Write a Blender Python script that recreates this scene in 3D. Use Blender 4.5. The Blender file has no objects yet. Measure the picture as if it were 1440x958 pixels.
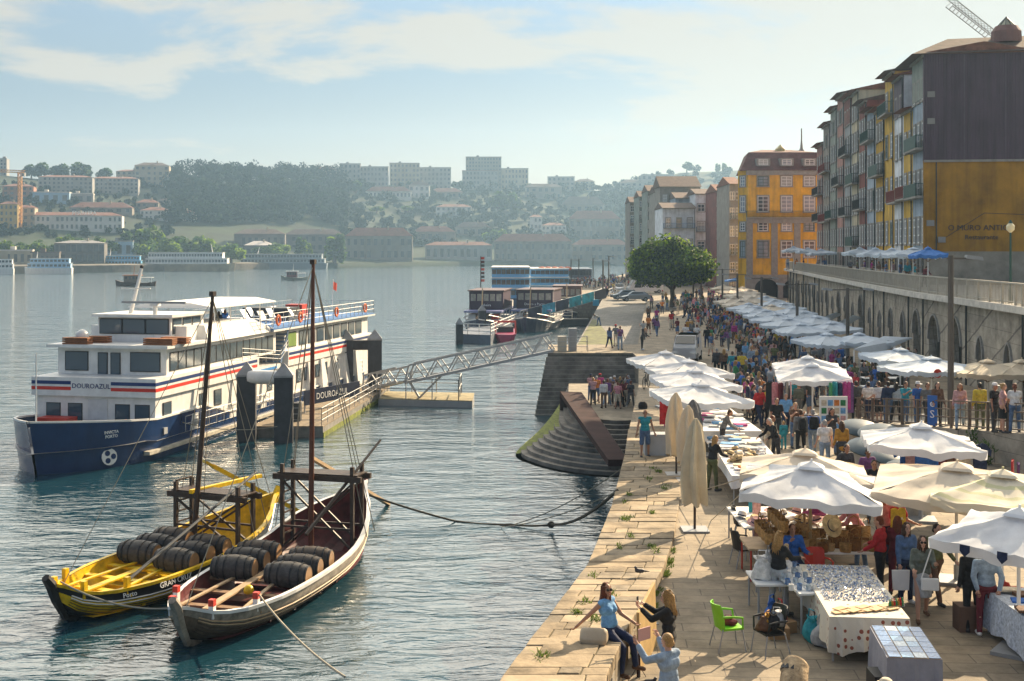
import bpy, bmesh, math, random
import numpy as np
from mathutils import Vector, Matrix
random.seed(7); NP = np.random.default_rng(7)
S = bpy.context.scene; C = S.collection
R = math.radians; PI = math.pi
CAMZ = 11.5; F = 1700.0; HX, HY = 720.0, 352.0; QZ = 4.0

def at(px, py, z=QZ):
    "point of the plane at height z that the photograph shows at (px, py)"
    Y = (CAMZ - z) * F / (py - HY)
    return Vector(((px - HX) / F * Y, Y, z))
def pt(px, py, Y):
    return Vector(((px - HX) / F * Y, Y, CAMZ - (py - HY) / F * Y))

# ---------------------------------------------------------------- materials
MATS = {}
def mat(name, col=(.5, .5, .5), rough=.65, metal=0., spec=.3, var=.12, vs=2., bump=0., bs=30., emit=None, trans=0., alpha=None):
    if name in MATS: return MATS[name]
    m = bpy.data.materials.new(name); m.use_nodes = True
    nt = m.node_tree; N = nt.nodes; L = nt.links
    b = N['Principled BSDF']
    b.inputs['Roughness'].default_value = rough; b.inputs['Metallic'].default_value = metal
    b.inputs['Specular IOR Level'].default_value = spec
    b.inputs['Base Color'].default_value = (*col, 1)
    tc = N.new('ShaderNodeNewGeometry')
    if var > 0:
        oi = N.new('ShaderNodeObjectInfo')
        ad = N.new('ShaderNodeVectorMath'); ad.operation = 'MULTIPLY_ADD'
        L.new(oi.outputs['Random'], ad.inputs[0]); ad.inputs[1].default_value = (37, 51, 23)
        L.new(tc.outputs['Position'], ad.inputs[2])
        n = N.new('ShaderNodeTexNoise'); n.inputs['Scale'].default_value = vs; n.inputs['Detail'].default_value = 5
        n.inputs['Roughness'].default_value = .65
        L.new(ad.outputs[0], n.inputs['Vector'])
        mr = N.new('ShaderNodeMapRange'); mr.inputs[1].default_value = .25; mr.inputs[2].default_value = .75
        mr.inputs[3].default_value = 1 - var * 1.6; mr.inputs[4].default_value = 1 + var
        L.new(n.outputs['Fac'], mr.inputs[0])
        mx = N.new('ShaderNodeMix'); mx.data_type = 'RGBA'; mx.blend_type = 'MULTIPLY'; mx.inputs[0].default_value = 1
        mx.inputs[6].default_value = (*col, 1); L.new(mr.outputs[0], mx.inputs[7]); L.new(mx.outputs[2], b.inputs['Base Color'])
    if bump > 0:
        n2 = N.new('ShaderNodeTexNoise'); n2.inputs['Scale'].default_value = bs; n2.inputs['Detail'].default_value = 4
        L.new(tc.outputs['Position'], n2.inputs['Vector'])
        bp = N.new('ShaderNodeBump'); bp.inputs['Strength'].default_value = bump; bp.inputs['Distance'].default_value = .03
        L.new(n2.outputs['Fac'], bp.inputs['Height']); L.new(bp.outputs[0], b.inputs['Normal'])
    if emit: b.inputs['Emission Color'].default_value = (*emit[0], 1); b.inputs['Emission Strength'].default_value = emit[1]
    if trans:
        t = N.new('ShaderNodeBsdfTranslucent'); t.inputs[0].default_value = (*col, 1)
        ms = N.new('ShaderNodeMixShader'); ms.inputs[0].default_value = trans
        L.new(b.outputs[0], ms.inputs[1]); L.new(t.outputs[0], ms.inputs[2]); L.new(ms.outputs[0], N['Material Output'].inputs[0])
    MATS[name] = m
    return m
def nodes(m): return m.node_tree.nodes, m.node_tree.links, m.node_tree.nodes['Principled BSDF']

# ---------------------------------------------------------------- mesh builder
class MB:
    def __init__(s): s.v = []; s.f = []; s.m = []; s.mi = 0
    def mat(s, i): s.mi = i; return s
    def add(s, vs, fs):
        o = len(s.v); s.v += [tuple(v) for v in vs]
        for f in fs: s.f.append([o + i for i in f]); s.m.append(s.mi)
        return s
    def hexa(s, p):   # 8 corners: bottom 4 ccw, top 4 ccw
        return s.add(p, [(3, 2, 1, 0), (4, 5, 6, 7), (0, 1, 5, 4), (1, 2, 6, 5), (2, 3, 7, 6), (3, 0, 4, 7)])
    def box(s, x0, x1, y0, y1, z0, z1):
        return s.hexa([(x0, y0, z0), (x1, y0, z0), (x1, y1, z0), (x0, y1, z0), (x0, y0, z1), (x1, y0, z1), (x1, y1, z1), (x0, y1, z1)])
    def bar(s, a, b, w, h=None, up=(0, 0, 1)):   # rectangular bar from a to b
        a = Vector(a); b = Vector(b); h = h or w
        d = (b - a).normalized(); u = Vector(up)
        if abs(d.dot(u)) > .98: u = Vector((1, 0, 0))
        sd = d.cross(u).normalized() * (w / 2); u2 = sd.cross(d).normalized() * (h / 2)
        return s.hexa([a - sd - u2, a + sd - u2, b + sd - u2, b - sd - u2, a - sd + u2, a + sd + u2, b + sd + u2, b - sd + u2])
    def rings(s, rs, cap=True, close=False):
        n = len(rs[0]); vs = [v for r in rs for v in r]; fs = []
        for i in range(len(rs) - 1):
            for j in range(n): fs.append((i * n + j, i * n + (j + 1) % n, (i + 1) * n + (j + 1) % n, (i + 1) * n + j))
        if cap: fs.append(tuple(range(n))[::-1]); fs.append(tuple((len(rs) - 1) * n + j for j in range(n)))
        return s.add(vs, fs)
    def strip(s, rs):   # open sheets between polylines
        n = len(rs[0]); vs = [v for r in rs for v in r]
        return s.add(vs, [(i * n + j, i * n + j + 1, (i + 1) * n + j + 1, (i + 1) * n + j) for i in range(len(rs) - 1) for j in range(n - 1)])
    def cyl(s, a, b, r0, r1=None, n=8):
        a = Vector(a); b = Vector(b); r1 = r0 if r1 is None else r1
        return s.tube([a, b], [r0, r1], n)
    def tube(s, ps, r, n=6):
        ps = [Vector(p) for p in ps]; rs = r if isinstance(r, (list, tuple)) else [r] * len(ps); out = []
        for i, p in enumerate(ps):
            d = (ps[min(i + 1, len(ps) - 1)] - ps[max(i - 1, 0)]).normalized()
            u = Vector((0, 0, 1)) if abs(d.z) < .95 else Vector((1, 0, 0))
            x = d.cross(u).normalized(); y = x.cross(d).normalized()
            out.append([p + (x * math.cos(2 * PI * k / n) + y * math.sin(2 * PI * k / n)) * rs[i] for k in range(n)])
        return s.rings(out)
    def lathe(s, prof, n=12, c=(0, 0, 0), sx=1, sy=1):
        return s.rings([[(c[0] + r * sx * math.cos(2 * PI * k / n), c[1] + r * sy * math.sin(2 * PI * k / n), c[2] + z) for k in range(n)] for r, z in prof])
    def ball(s, c, rx, ry=None, rz=None, n=8, m=6):
        ry = ry or rx; rz = rz or rx
        return s.rings([[(c[0] + rx * math.sin(t) * math.cos(2 * PI * k / n), c[1] + ry * math.sin(t) * math.sin(2 * PI * k / n), c[2] - rz * math.cos(t)) for k in range(n)]
                        for t in [max(.02, min(PI - .02, PI * i / m)) for i in range(m + 1)]])
    def prism(s, poly, z0, z1):
        n = len(poly); return s.add([(x, y, z0) for x, y in poly] + [(x, y, z1) for x, y in poly],
            [tuple(range(n))[::-1], tuple(range(n, 2 * n))] + [(i, (i + 1) % n, n + (i + 1) % n, n + i) for i in range(n)])
    def poly(s, pts): return s.add(pts, [tuple(range(len(pts)))])
    def xf(s, M): s.v = [tuple(M @ Vector(v)) for v in s.v]; return s
    def mesh(s, name, smooth=False, recalc=True):
        me = bpy.data.meshes.new(name); me.from_pydata(s.v, [], s.f)
        me.polygons.foreach_set('material_index', s.m)
        if recalc:
            b = bmesh.new(); b.from_mesh(me); bmesh.ops.recalc_face_normals(b, faces=b.faces); b.to_mesh(me); b.free()
        if smooth:
            me.polygons.foreach_set('use_smooth', [True] * len(s.f))
            try: me.set_sharp_from_angle(angle=R(40))
            except Exception: pass
        me.update(); return me
    def build(s, name, mats, parent=None, smooth=False, loc=None, rz=0, recalc=True):
        return obj(name, s.mesh(name, smooth, recalc), mats, parent, loc, rz)

def obj(name, me, mats=None, parent=None, loc=None, rz=0):
    o = bpy.data.objects.new(name, me); C.objects.link(o)
    if mats is not None and not len(me.materials):
        for m in (mats if isinstance(mats, (list, tuple)) else [mats]): me.materials.append(m)
    if parent: o.parent = parent
    if loc is not None: o.location = loc
    if rz: o.rotation_euler = (0, 0, rz)
    return o
def bevel(o, w=.02, seg=1):
    md = o.modifiers.new('bevel', 'BEVEL'); md.width = w; md.segments = seg; md.limit_method = 'ANGLE'; return o
def tag(o, label, cat, group=None, kind=None):
    o['label'] = label; o['category'] = cat
    if group: o['group'] = group
    if kind: o['kind'] = kind
    return o
def thing(name, label, cat, loc=(0, 0, 0), rz=0, group=None):
    o = bpy.data.objects.new(name, None); C.objects.link(o); o.location = loc; o.rotation_euler = (0, 0, rz)
    o.empty_display_size = .1
    return tag(o, label, cat, group)
def struct(o): o['kind'] = 'structure'; return o
def dup(o, loc=None, rz=None, label=None, group=None, parent=None, scale=None):
    c = o.copy(); C.objects.link(c); c.parent = parent
    for ch in [x for x in o.children]: dup(ch, parent=c)
    if loc is not None: c.location = loc
    if rz is not None: c.rotation_euler = (0, 0, rz)
    if scale is not None: c.scale = scale
    if label: c['label'] = label
    if group: c['group'] = group
    return c
def paint(o, m, i=0):
    o.material_slots[i].link = 'OBJECT'; o.material_slots[i].material = m
def text(name, s, size, mt, parent, loc, rot, ext=.01, align='CENTER'):
    cu = bpy.data.curves.new(name, 'FONT'); cu.body = s; cu.size = size; cu.extrude = ext; cu.align_x = align; cu.resolution_u = 2
    tmp = bpy.data.objects.new(name, cu); me = bpy.data.meshes.new_from_object(tmp); bpy.data.objects.remove(tmp)
    me.name = name; me.materials.clear()
    o = obj(name, me, mt, parent); o.location = loc; o.rotation_euler = rot
    return o
def nmesh(name, V, Fq, mi=None):   # numpy quads
    me = bpy.data.meshes.new(name); nv = len(V); nf = len(Fq)
    me.vertices.add(nv); me.vertices.foreach_set('co', np.asarray(V, np.float32).ravel())
    me.loops.add(nf * 4); me.loops.foreach_set('vertex_index', np.asarray(Fq, np.int32).ravel())
    me.polygons.add(nf); me.polygons.foreach_set('loop_start', np.arange(0, nf * 4, 4, dtype=np.int32))
    me.polygons.foreach_set('loop_total', np.full(nf, 4, np.int32))
    if mi is not None: me.polygons.foreach_set('material_index', np.asarray(mi, np.int32))
    me.update(); me.validate(); return me
def lump(p, seed=0.):
    return (math.sin(p[0] * 1.7 + seed) * math.cos(p[1] * 1.3 + seed * 2) + math.sin(p[2] * 2.1 + seed * .7 + p[0]))* .5

# ---------------------------------------------------------------- basic materials
WHITE = mat('white_paint', (.78, .77, .74), .4, var=.08)
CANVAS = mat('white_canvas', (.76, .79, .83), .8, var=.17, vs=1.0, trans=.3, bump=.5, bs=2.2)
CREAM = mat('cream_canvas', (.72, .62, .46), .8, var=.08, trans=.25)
GREYM = mat('grey_metal', (.32, .33, .34), .45, .3)
STEEL = mat('galvanised_steel', (.36, .37, .38), .55, .25)
DKMET = mat('dark_metal', (.045, .05, .055), .5, .2)
PILE = mat('dark_pile_steel', (.05, .052, .06), .55, .1, var=.25)
GLASS = mat('window_glass', (.03, .04, .05), .08, 0, .8, var=0)
GLASSB = mat('blue_window_glass', (.06, .09, .12), .1, 0, .8, var=0)
WOOD = mat('weathered_wood', (.25, .15, .08), .65, var=.3, vs=5, bump=.3)
DKWOOD = mat('dark_tarred_wood', (.06, .04, .03), .5, var=.3, vs=5, bump=.3)
PLANK = mat('pale_plank', (.45, .32, .19), .6, var=.2, vs=4)
YELLOW = mat('yellow_boat_paint', (.80, .52, .012), .38, var=.3, vs=2.5, bump=.2, bs=4)
BLACKP = mat('black_paint', (.012, .012, .013), .35, var=.2)
MAROON = mat('maroon_paint', (.105, .018, .02), .5, var=.4, vs=3, bump=.2, bs=4)
BLUEHULL = mat('navy_hull_paint', (.008, .035, .12), .25, var=.15, spec=.5, vs=1)
REDP = mat('red_paint', (.55, .05, .03), .45)
ORANGE = mat('orange_rubber', (.65, .13, .03), .5)
ROPE = mat('rope', (.3, .27, .21), .9)
DKROPE = mat('dark_rope', (.05, .045, .035), .9)
BARREL = mat('dark_barrel_staves', (.045, .038, .034), .5, var=.35, vs=6, bump=.2)
RUST = mat('rusted_plate_steel', (.045, .022, .022), .9, 0, .1, var=.3, vs=1.5)
GRANITE = mat('granite_blocks', (.30, .27, .22), .85, var=.3, vs=.6, bump=.4, bs=6)
BLACKPL = mat('black_plastic', (.02, .02, .02), .5)
GREENPL = mat('lime_green_plastic', (.22, .55, .03), .4)
# ---------------------------------------------------------------- camera, sun, sky
cam = bpy.data.cameras.new('camera'); camo = bpy.data.objects.new('camera', cam); C.objects.link(camo)
camo.location = (0, 0, CAMZ); camo.rotation_euler = (R(90), 0, 0)
cam.sensor_width = 36; cam.lens = 36 * F / 1440; cam.shift_y = -(479 - HY) / 1440; cam.clip_start = .5; cam.clip_end = 6000
S.camera = camo
S.render.resolution_x = 1024; S.render.resolution_y = 681
S.view_settings.view_transform = 'Standard'; S.view_settings.look = 'None'; S.view_settings.gamma = 1
S.view_settings.exposure = 1.34
S.render.engine = 'CYCLES'
cy = S.cycles; cy.use_denoising = True; cy.max_bounces = 6; cy.volume_bounces = 0; cy.transparent_max_bounces = 6
cy.diffuse_bounces = 3; cy.glossy_bounces = 3; cy.transmission_bounces = 3; cy.caustics_reflective = False; cy.caustics_refractive = False
cy.sample_clamp_indirect = 6
AZ, EL = R(36), R(26.5)
sd = Vector((math.sin(AZ) * math.cos(EL), math.cos(AZ) * math.cos(EL), math.sin(EL)))
sl = bpy.data.lights.new('sun', 'SUN'); sl.energy = 5.0; sl.angle = R(.5); sl.color = (1, .785, .52)
so = bpy.data.objects.new('sun', sl); C.objects.link(so); so.rotation_euler = (-sd).to_track_quat('-Z', 'Y').to_euler(); so.location = (60, 80, 120)

W = bpy.data.worlds.new('World'); S.world = W; W.use_nodes = True
N = W.node_tree.nodes; L = W.node_tree.links; N.clear()
out = N.new('ShaderNodeOutputWorld'); bg = N.new('ShaderNodeBackground'); bg.inputs[1].default_value = .068
sky = N.new('ShaderNodeTexSky'); sky.sky_type = 'NISHITA'; sky.sun_disc = False; sky.sun_elevation = EL; sky.sun_rotation = AZ
sky.air_density = 1.0; sky.dust_density = .35; sky.ozone_density = 2.4; sky.altitude = 20
tc = N.new('ShaderNodeTexCoord'); sep = N.new('ShaderNodeSeparateXYZ'); L.new(tc.outputs['Generated'], sep.inputs[0])
def math_node(op, a, b=None):
    n = N.new('ShaderNodeMath'); n.operation = op
    for i, v in enumerate((a, b)):
        if v is None: continue
        if isinstance(v, (int, float)): n.inputs[i].default_value = v
        else: L.new(v, n.inputs[i])
    return n.outputs[0]
den = math_node('ADD', math_node('MAXIMUM', sep.outputs[2], 0.0), .16)
cx = math_node('DIVIDE', sep.outputs[0], den); cyy = math_node('DIVIDE', sep.outputs[1], den)
cmb = N.new('ShaderNodeCombineXYZ'); L.new(cx, cmb.inputs[0]); L.new(cyy, cmb.inputs[1]); cmb.inputs[2].default_value = 17.9
n1 = N.new('ShaderNodeTexNoise'); n1.inputs['Scale'].default_value = 1.25; n1.inputs['Detail'].default_value = 9; n1.inputs['Roughness'].default_value = .56
n1.inputs['Distortion'].default_value = .25
L.new(cmb.outputs[0], n1.inputs['Vector'])
side = math_node('MULTIPLY', sep.outputs[0], .14)          # more cloud on the sun's side
cl = N.new('ShaderNodeMapRange'); cl.interpolation_type = 'SMOOTHSTEP'
bank = N.new('ShaderNodeMapRange'); L.new(sep.outputs[2], bank.inputs[0]); bank.inputs[1].default_value = .215; bank.inputs[2].default_value = .32; bank.inputs[4].default_value = .3  # unseen bright cloud bank above the view, added to lighten the water
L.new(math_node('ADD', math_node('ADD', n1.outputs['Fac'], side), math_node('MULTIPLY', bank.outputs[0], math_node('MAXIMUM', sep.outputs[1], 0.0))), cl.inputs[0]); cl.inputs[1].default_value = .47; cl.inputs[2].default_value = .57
fade = N.new('ShaderNodeMapRange'); L.new(sep.outputs[2], fade.inputs[0]); fade.inputs[1].default_value = .035; fade.inputs[2].default_value = .085
cfac = math_node('MULTIPLY', math_node('MULTIPLY', cl.outputs[0], fade.outputs[0]), .9)
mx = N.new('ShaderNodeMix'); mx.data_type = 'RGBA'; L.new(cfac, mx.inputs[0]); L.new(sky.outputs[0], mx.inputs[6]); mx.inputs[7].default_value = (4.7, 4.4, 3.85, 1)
veil = N.new('ShaderNodeMapRange'); veil.interpolation_type = 'SMOOTHSTEP'; L.new(sep.outputs[2], veil.inputs[0]); veil.inputs[1].default_value = .10; veil.inputs[2].default_value = .42; veil.inputs[3].default_value = .86; veil.inputs[4].default_value = 0
vc = N.new('ShaderNodeMapRange'); vc.interpolation_type = 'SMOOTHSTEP'; L.new(math_node('SUBTRACT', sep.outputs[2], math_node('MULTIPLY', sep.outputs[0], .10)), vc.inputs[0]); vc.inputs[1].default_value = .03; vc.inputs[2].default_value = .17
vm = N.new('ShaderNodeMix'); vm.data_type = 'RGBA'; L.new(vc.outputs[0], vm.inputs[0]); vm.inputs[6].default_value = (4.1, 3.6, 2.7, 1); vm.inputs[7].default_value = (1.75, 2.15, 2.4, 1)
mv = N.new('ShaderNodeMix'); mv.data_type = 'RGBA'; L.new(veil.outputs[0], mv.inputs[0]); L.new(sky.outputs[0], mv.inputs[6]); L.new(vm.outputs[2], mv.inputs[7]); L.new(mv.outputs[2], mx.inputs[6])
hi = N.new('ShaderNodeMapRange'); L.new(sep.outputs[2], hi.inputs[0]); hi.inputs[1].default_value = .215; hi.inputs[2].default_value = .32; hi.inputs[3].default_value = 0; hi.inputs[4].default_value = 2.9  # brightness boost of the added cloud bank, rising with elevation
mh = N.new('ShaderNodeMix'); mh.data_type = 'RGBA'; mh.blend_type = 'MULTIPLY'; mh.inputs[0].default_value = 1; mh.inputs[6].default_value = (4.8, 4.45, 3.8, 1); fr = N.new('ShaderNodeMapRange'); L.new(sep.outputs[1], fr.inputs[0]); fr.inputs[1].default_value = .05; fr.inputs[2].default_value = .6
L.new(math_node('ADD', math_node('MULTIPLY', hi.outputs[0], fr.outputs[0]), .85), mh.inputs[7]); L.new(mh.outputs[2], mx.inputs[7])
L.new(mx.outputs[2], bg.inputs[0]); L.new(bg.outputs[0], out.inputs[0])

# ---------------------------------------------------------------- water
wm = mat('river_water', (.009, .043, .062), .06, spec=.5, var=0)
n_, l_, b_ = nodes(wm); b_.inputs['IOR'].default_value = 2.3
g = n_.new('ShaderNodeNewGeometry')
prev = None
for sc, st, ds, dist in (((.7, 1.9, 1), .36, .24, 1.2), ((2.6, 6, 1), .24, .07, .6), ((.14, .3, 1), .30, .8, .8)):
    mp = n_.new('ShaderNodeMapping'); mp.inputs['Scale'].default_value = sc; mp.inputs['Rotation'].default_value = (0, 0, R(-9)); l_.new(g.outputs['Position'], mp.inputs[0])
    nz = n_.new('ShaderNodeTexNoise'); nz.inputs['Scale'].default_value = 1; nz.inputs['Detail'].default_value = 3; nz.inputs['Distortion'].default_value = dist
    l_.new(mp.outputs[0], nz.inputs['Vector'])
    bp = n_.new('ShaderNodeBump'); bp.inputs['Strength'].default_value = st; bp.inputs['Distance'].default_value = ds
    l_.new(nz.outputs['Fac'], bp.inputs['Height'])
    if prev: l_.new(prev.outputs[0], bp.inputs['Normal'])
    prev = bp
l_.new(prev.outputs[0], b_.inputs['Normal'])
struct(MB().add([(-1600, -80, 0), (1200, -80, 0), (1200, 1700, 0), (-1600, 1700, 0)], [(0, 1, 2, 3)]).build('water', wm))

# ---------------------------------------------------------------- paving and stone materials
def brick_mat(name, c1, c2, mortar, bw, bh, msize, rot=0., plane='xy', rough=.85, bump=.35, noisew=.5, distort=.04, offset=.5):
    m = mat(name, c1, rough, var=0); n, l, b = nodes(m)
    g = n.new('ShaderNodeNewGeometry'); v = g.outputs['Position']
    mp = n.new('ShaderNodeMapping')
    if plane == 'xz': mp.inputs['Rotation'].default_value = (R(-90), 0, rot)
    else: mp.inputs['Rotation'].default_value = (0, 0, rot)
    nd = n.new('ShaderNodeTexNoise'); nd.inputs['Scale'].default_value = .9; l.new(v, nd.inputs['Vector'])
    ma = n.new('ShaderNodeVectorMath'); ma.operation = 'MULTIPLY_ADD'; l.new(nd.outputs['Color'], ma.inputs[0]); ma.inputs[1].default_value = (distort,) * 3; l.new(v, ma.inputs[2])
    l.new(ma.outputs[0], mp.inputs[0])
    br = n.new('ShaderNodeTexBrick'); br.inputs['Scale'].default_value = 1; br.inputs['Brick Width'].default_value = bw; br.inputs['Row Height'].default_value = bh
    br.inputs['Mortar Size'].default_value = msize; br.inputs['Mortar Smooth'].default_value = .2; br.offset = offset
    br.inputs['Color1'].default_value = (*c1, 1); br.inputs['Color2'].default_value = (*c2, 1); br.inputs['Mortar'].default_value = (*mortar, 1)
    l.new(mp.outputs[0], br.inputs['Vector'])
    nz = n.new('ShaderNodeTexNoise'); nz.inputs['Scale'].default_value = 1.1; nz.inputs['Detail'].default_value = 8; nz.inputs['Roughness'].default_value = .7; l.new(v, nz.inputs['Vector'])
    mr = n.new('ShaderNodeMapRange'); mr.inputs[1].default_value = .3; mr.inputs[2].default_value = .7; mr.inputs[3].default_value = 1 - noisew; mr.inputs[4].default_value = 1 + noisew * .5
    l.new(nz.outputs['Fac'], mr.inputs[0])
    x = n.new('ShaderNodeMix'); x.data_type = 'RGBA'; x.blend_type = 'MULTIPLY'; x.inputs[0].default_value = 1
    l.new(br.outputs['Color'], x.inputs[6]); l.new(mr.outputs[0], x.inputs[7]); l.new(x.outputs[2], b.inputs['Base Color'])
    bp = n.new('ShaderNodeBump'); bp.inputs['Strength'].default_value = bump; bp.inputs['Distance'].default_value = .02
    ad = n.new('ShaderNodeMath'); ad.operation = 'MULTIPLY_ADD'; l.new(br.outputs['Fac'], ad.inputs[0]); ad.inputs[1].default_value = -1.0
    n3 = n.new('ShaderNodeTexNoise'); n3.inputs['Scale'].default_value = 14; n3.inputs['Detail'].default_value = 4; l.new(v, n3.inputs['Vector'])
    l.new(n3.outputs['Fac'], ad.inputs[2]); l.new(ad.outputs[0], bp.inputs['Height']); l.new(bp.outputs[0], b.inputs['Normal'])
    return m
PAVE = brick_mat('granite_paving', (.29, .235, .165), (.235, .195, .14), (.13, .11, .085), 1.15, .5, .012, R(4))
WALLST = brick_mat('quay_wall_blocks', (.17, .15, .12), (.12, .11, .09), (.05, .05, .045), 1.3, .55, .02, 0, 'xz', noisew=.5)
ARCST = brick_mat('arcade_stone', (.46, .40, .31), (.38, .33, .26), (.2, .17, .14), 1.0, .45, .012, R(80), 'xz', noisew=.5)
RAMPST = brick_mat('ramp_setts', (.24, .22, .19), (.19, .18, .16), (.1, .1, .08), .8, .4, .015, R(8), noisew=.4)
def coping_stone(name, moss=.0):
    m = mat(name, (.29, .225, .145), .9, var=.5, vs=1.2, bump=.5, bs=9)
    return m
COPE = coping_stone('granite_slabs')
COPE2 = mat('dark_granite_slabs', (.25, .205, .145), .9, var=.5, vs=1.6, bump=.6, bs=9)
COPE3 = mat('pale_granite_slabs', (.34, .27, .18), .9, var=.4, vs=.9, bump=.4, bs=9)
STEPST = mat('wet_step_stone', (.20, .18, .155), .8, var=.5, vs=.8, bump=.4, bs=5)
STEPDRY = mat('dry_step_stone', (.27, .23, .17), .85, var=.4, vs=.8, bump=.4, bs=5)
MOSS = mat('green_algae', (.17, .20, .02), .8, var=.5, vs=2)
SOIL = mat('joint_soil', (.07, .065, .035), .95, var=.4)

# quay body: outer edge with Y
OUT = [(-2.0, 9), (-.9, 14.5), (-.16, 18.65), (.51, 21.8), (1.83, 28.3), (2.96, 35.4), (4.17, 44.3), (5.0, 51.4), (6.9, 66), (8.8, 84)]
INN = [(.2, 9), (.95, 14.5), (1.46, 19.06), (2.08, 22.06), (3.42, 27.7), (4.1, 31), (4.95, 36), (6.2, 44.3), (6.9, 51.4)]
def lerp_edge(E, y):
    for (x0, y0), (x1, y1) in zip(E, E[1:]):
        if y <= y1 or (x1, y1) == E[-1]: return x0 + (x1 - x0) * (y - y0) / (y1 - y0)
def cz(y):   # height of the raised quay edge
    K = [(9, 5.0), (19, 4.85), (22, 4.65), (28, 4.2), (35, 4.05), (60, 4.012)]
    for (y0, z0), (y1, z1) in zip(K, K[1:]):
        if y <= y1: return z0 + (z1 - z0) * max(0, y - y0) / (y1 - y0)
    return 4.012
qp = OUT + [(8.8, 88.2), (2.6, 88.2), (2.9, 96), (10, 96.2), (15.2, 140), (21, 187), (14, 187.6), (6.3, 193), (11, 240), (14, 262), (27, 330), (42, 420), (110, 640), (330, 640), (330, 3), (-2.6, 3)]
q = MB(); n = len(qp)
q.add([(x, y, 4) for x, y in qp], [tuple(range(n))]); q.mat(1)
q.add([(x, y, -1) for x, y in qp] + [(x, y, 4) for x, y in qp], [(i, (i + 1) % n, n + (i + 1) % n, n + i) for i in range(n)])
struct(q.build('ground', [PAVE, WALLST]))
# raised kerb wall of big slabs along the water
w = MB(); ys = [9 + i * 1.0 for i in range(52)]
w.rings([[(lerp_edge(OUT, y), y, 3.0), (lerp_edge(INN, y), y, 3.0), (lerp_edge(INN, y) , y, cz(y) - .02), (lerp_edge(OUT, y), y, cz(y) - .02)] for y in ys if y < 51])
kerb = tag(w.build('quay_wall', [SOIL]), 'broad low granite quay wall of worn slabs running along the water edge', 'quay wall')
st = MB(); rr = random.Random(3); y = 9.0
while y < 50.5:
    dy = rr.uniform(.38, .8); k = rr.choice([2, 3, 3, 4]); cuts = [0] + sorted(rr.uniform(.15, .85) for _ in range(k - 1)) + [1]
    cuts = [c for i, c in enumerate(cuts) if i == 0 or c - cuts[i - 1] > .12 or c == 1]
    for a, b in zip(cuts, cuts[1:]):
        gp = .012; z0 = cz(y + dy / 2) - .25; dz = rr.uniform(-.012, .014); tl = rr.uniform(-.008, .008)
        y0, y1 = y + gp, y + dy - gp
        def ex(t, yy): return lerp_edge(OUT, yy) - .05 + (lerp_edge(INN, yy) + .05 - lerp_edge(OUT, yy) + .05) * t
        ga = gp / 2.4; c = [(a + ga, y0), (b - ga, y0), (b - ga, y1), (a + ga, y1)]
        st.mat(rr.choice([0, 0, 1, 2]))
        P0 = [Vector((ex(t, yy), yy, z0)) for t, yy in c]; P1 = [Vector((ex(t, yy), yy, cz(yy) + .004 + dz + (tl if i < 2 else -tl))) for i, (t, yy) in enumerate(c)]
        st.hexa(P0 + P1)
    y += dy
so_ = st.build('coping_slab', [COPE, COPE2, COPE3], kerb); bevel(so_, .018, 2)
# weathered inner face of the wall
fs = MB(); yy = 9.0
while yy < 30:
    d = rr.uniform(.7, 1.3); zt = cz(yy + d / 2) - .27; zz = 4.0
    while zz < zt - .05:
        h = min(rr.uniform(.22, .32), zt - zz)
        o0 = rr.uniform(.0, .05)
        fs.mat(rr.choice([0, 1])).hexa([(lerp_edge(INN, yy) + .0, yy + .01, zz), (lerp_edge(INN, yy) + .02 + o0, yy + .01, zz), (lerp_edge(INN, yy + d) + .02 + o0, yy + d - .01, zz), (lerp_edge(INN, yy + d), yy + d - .01, zz),
                 (lerp_edge(INN, yy), yy + .01, zz + h - .012), (lerp_edge(INN, yy) + .02 + o0, yy + .01, zz + h - .012), (lerp_edge(INN, yy + d) + .02 + o0, yy + d - .01, zz + h - .012), (lerp_edge(INN, yy + d), yy + d - .01, zz + h - .012)])
        zz += h
    yy += d
fs.build('face_blocks', [COPE2, GRANITE], kerb)
# weeds between the slabs
GRASS = mat('weed_leaves', (.13, .19, .025), .7, var=.35, vs=9, trans=.3)
V = []; Fc = []
def blade(p, h, w, a, ln):
    o = len(V); dx, dy = math.cos(a), math.sin(a)
    V.extend([(p[0] - dy * w, p[1] + dx * w, p[2]), (p[0] + dy * w, p[1] - dx * w, p[2]), (p[0] + dx * ln + dy * w * .3, p[1] + dy * ln - dx * w * .3, p[2] + h), (p[0] + dx * ln - dy * w * .3, p[1] + dy * ln + dx * w * .3, p[2] + h)])
    Fc.append((o, o + 1, o + 2, o + 3))
for k in range(46):
    yy = rr.uniform(18, 42)
    if k < 26: x = lerp_edge(INN, min(yy, 31)) + .06; yy = rr.uniform(22, 30.5); x = lerp_edge(INN, yy) + .07; z = 4.0
    else: x = lerp_edge(OUT, yy) + rr.uniform(.1, .95) * (lerp_edge(INN, yy) - lerp_edge(OUT, yy)); z = cz(yy)
    for j in range(rr.randint(20, 60)):
        blade((x + rr.gauss(0, .05), yy + rr.gauss(0, .13), z), rr.uniform(.015, .09), .016, rr.uniform(0, 6.3), rr.uniform(.03, .12))
tag(obj('weeds', nmesh('weeds', V, Fc), GRASS), 'green weeds growing in the joints of the quay wall', 'weeds', kind='stuff')

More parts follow.
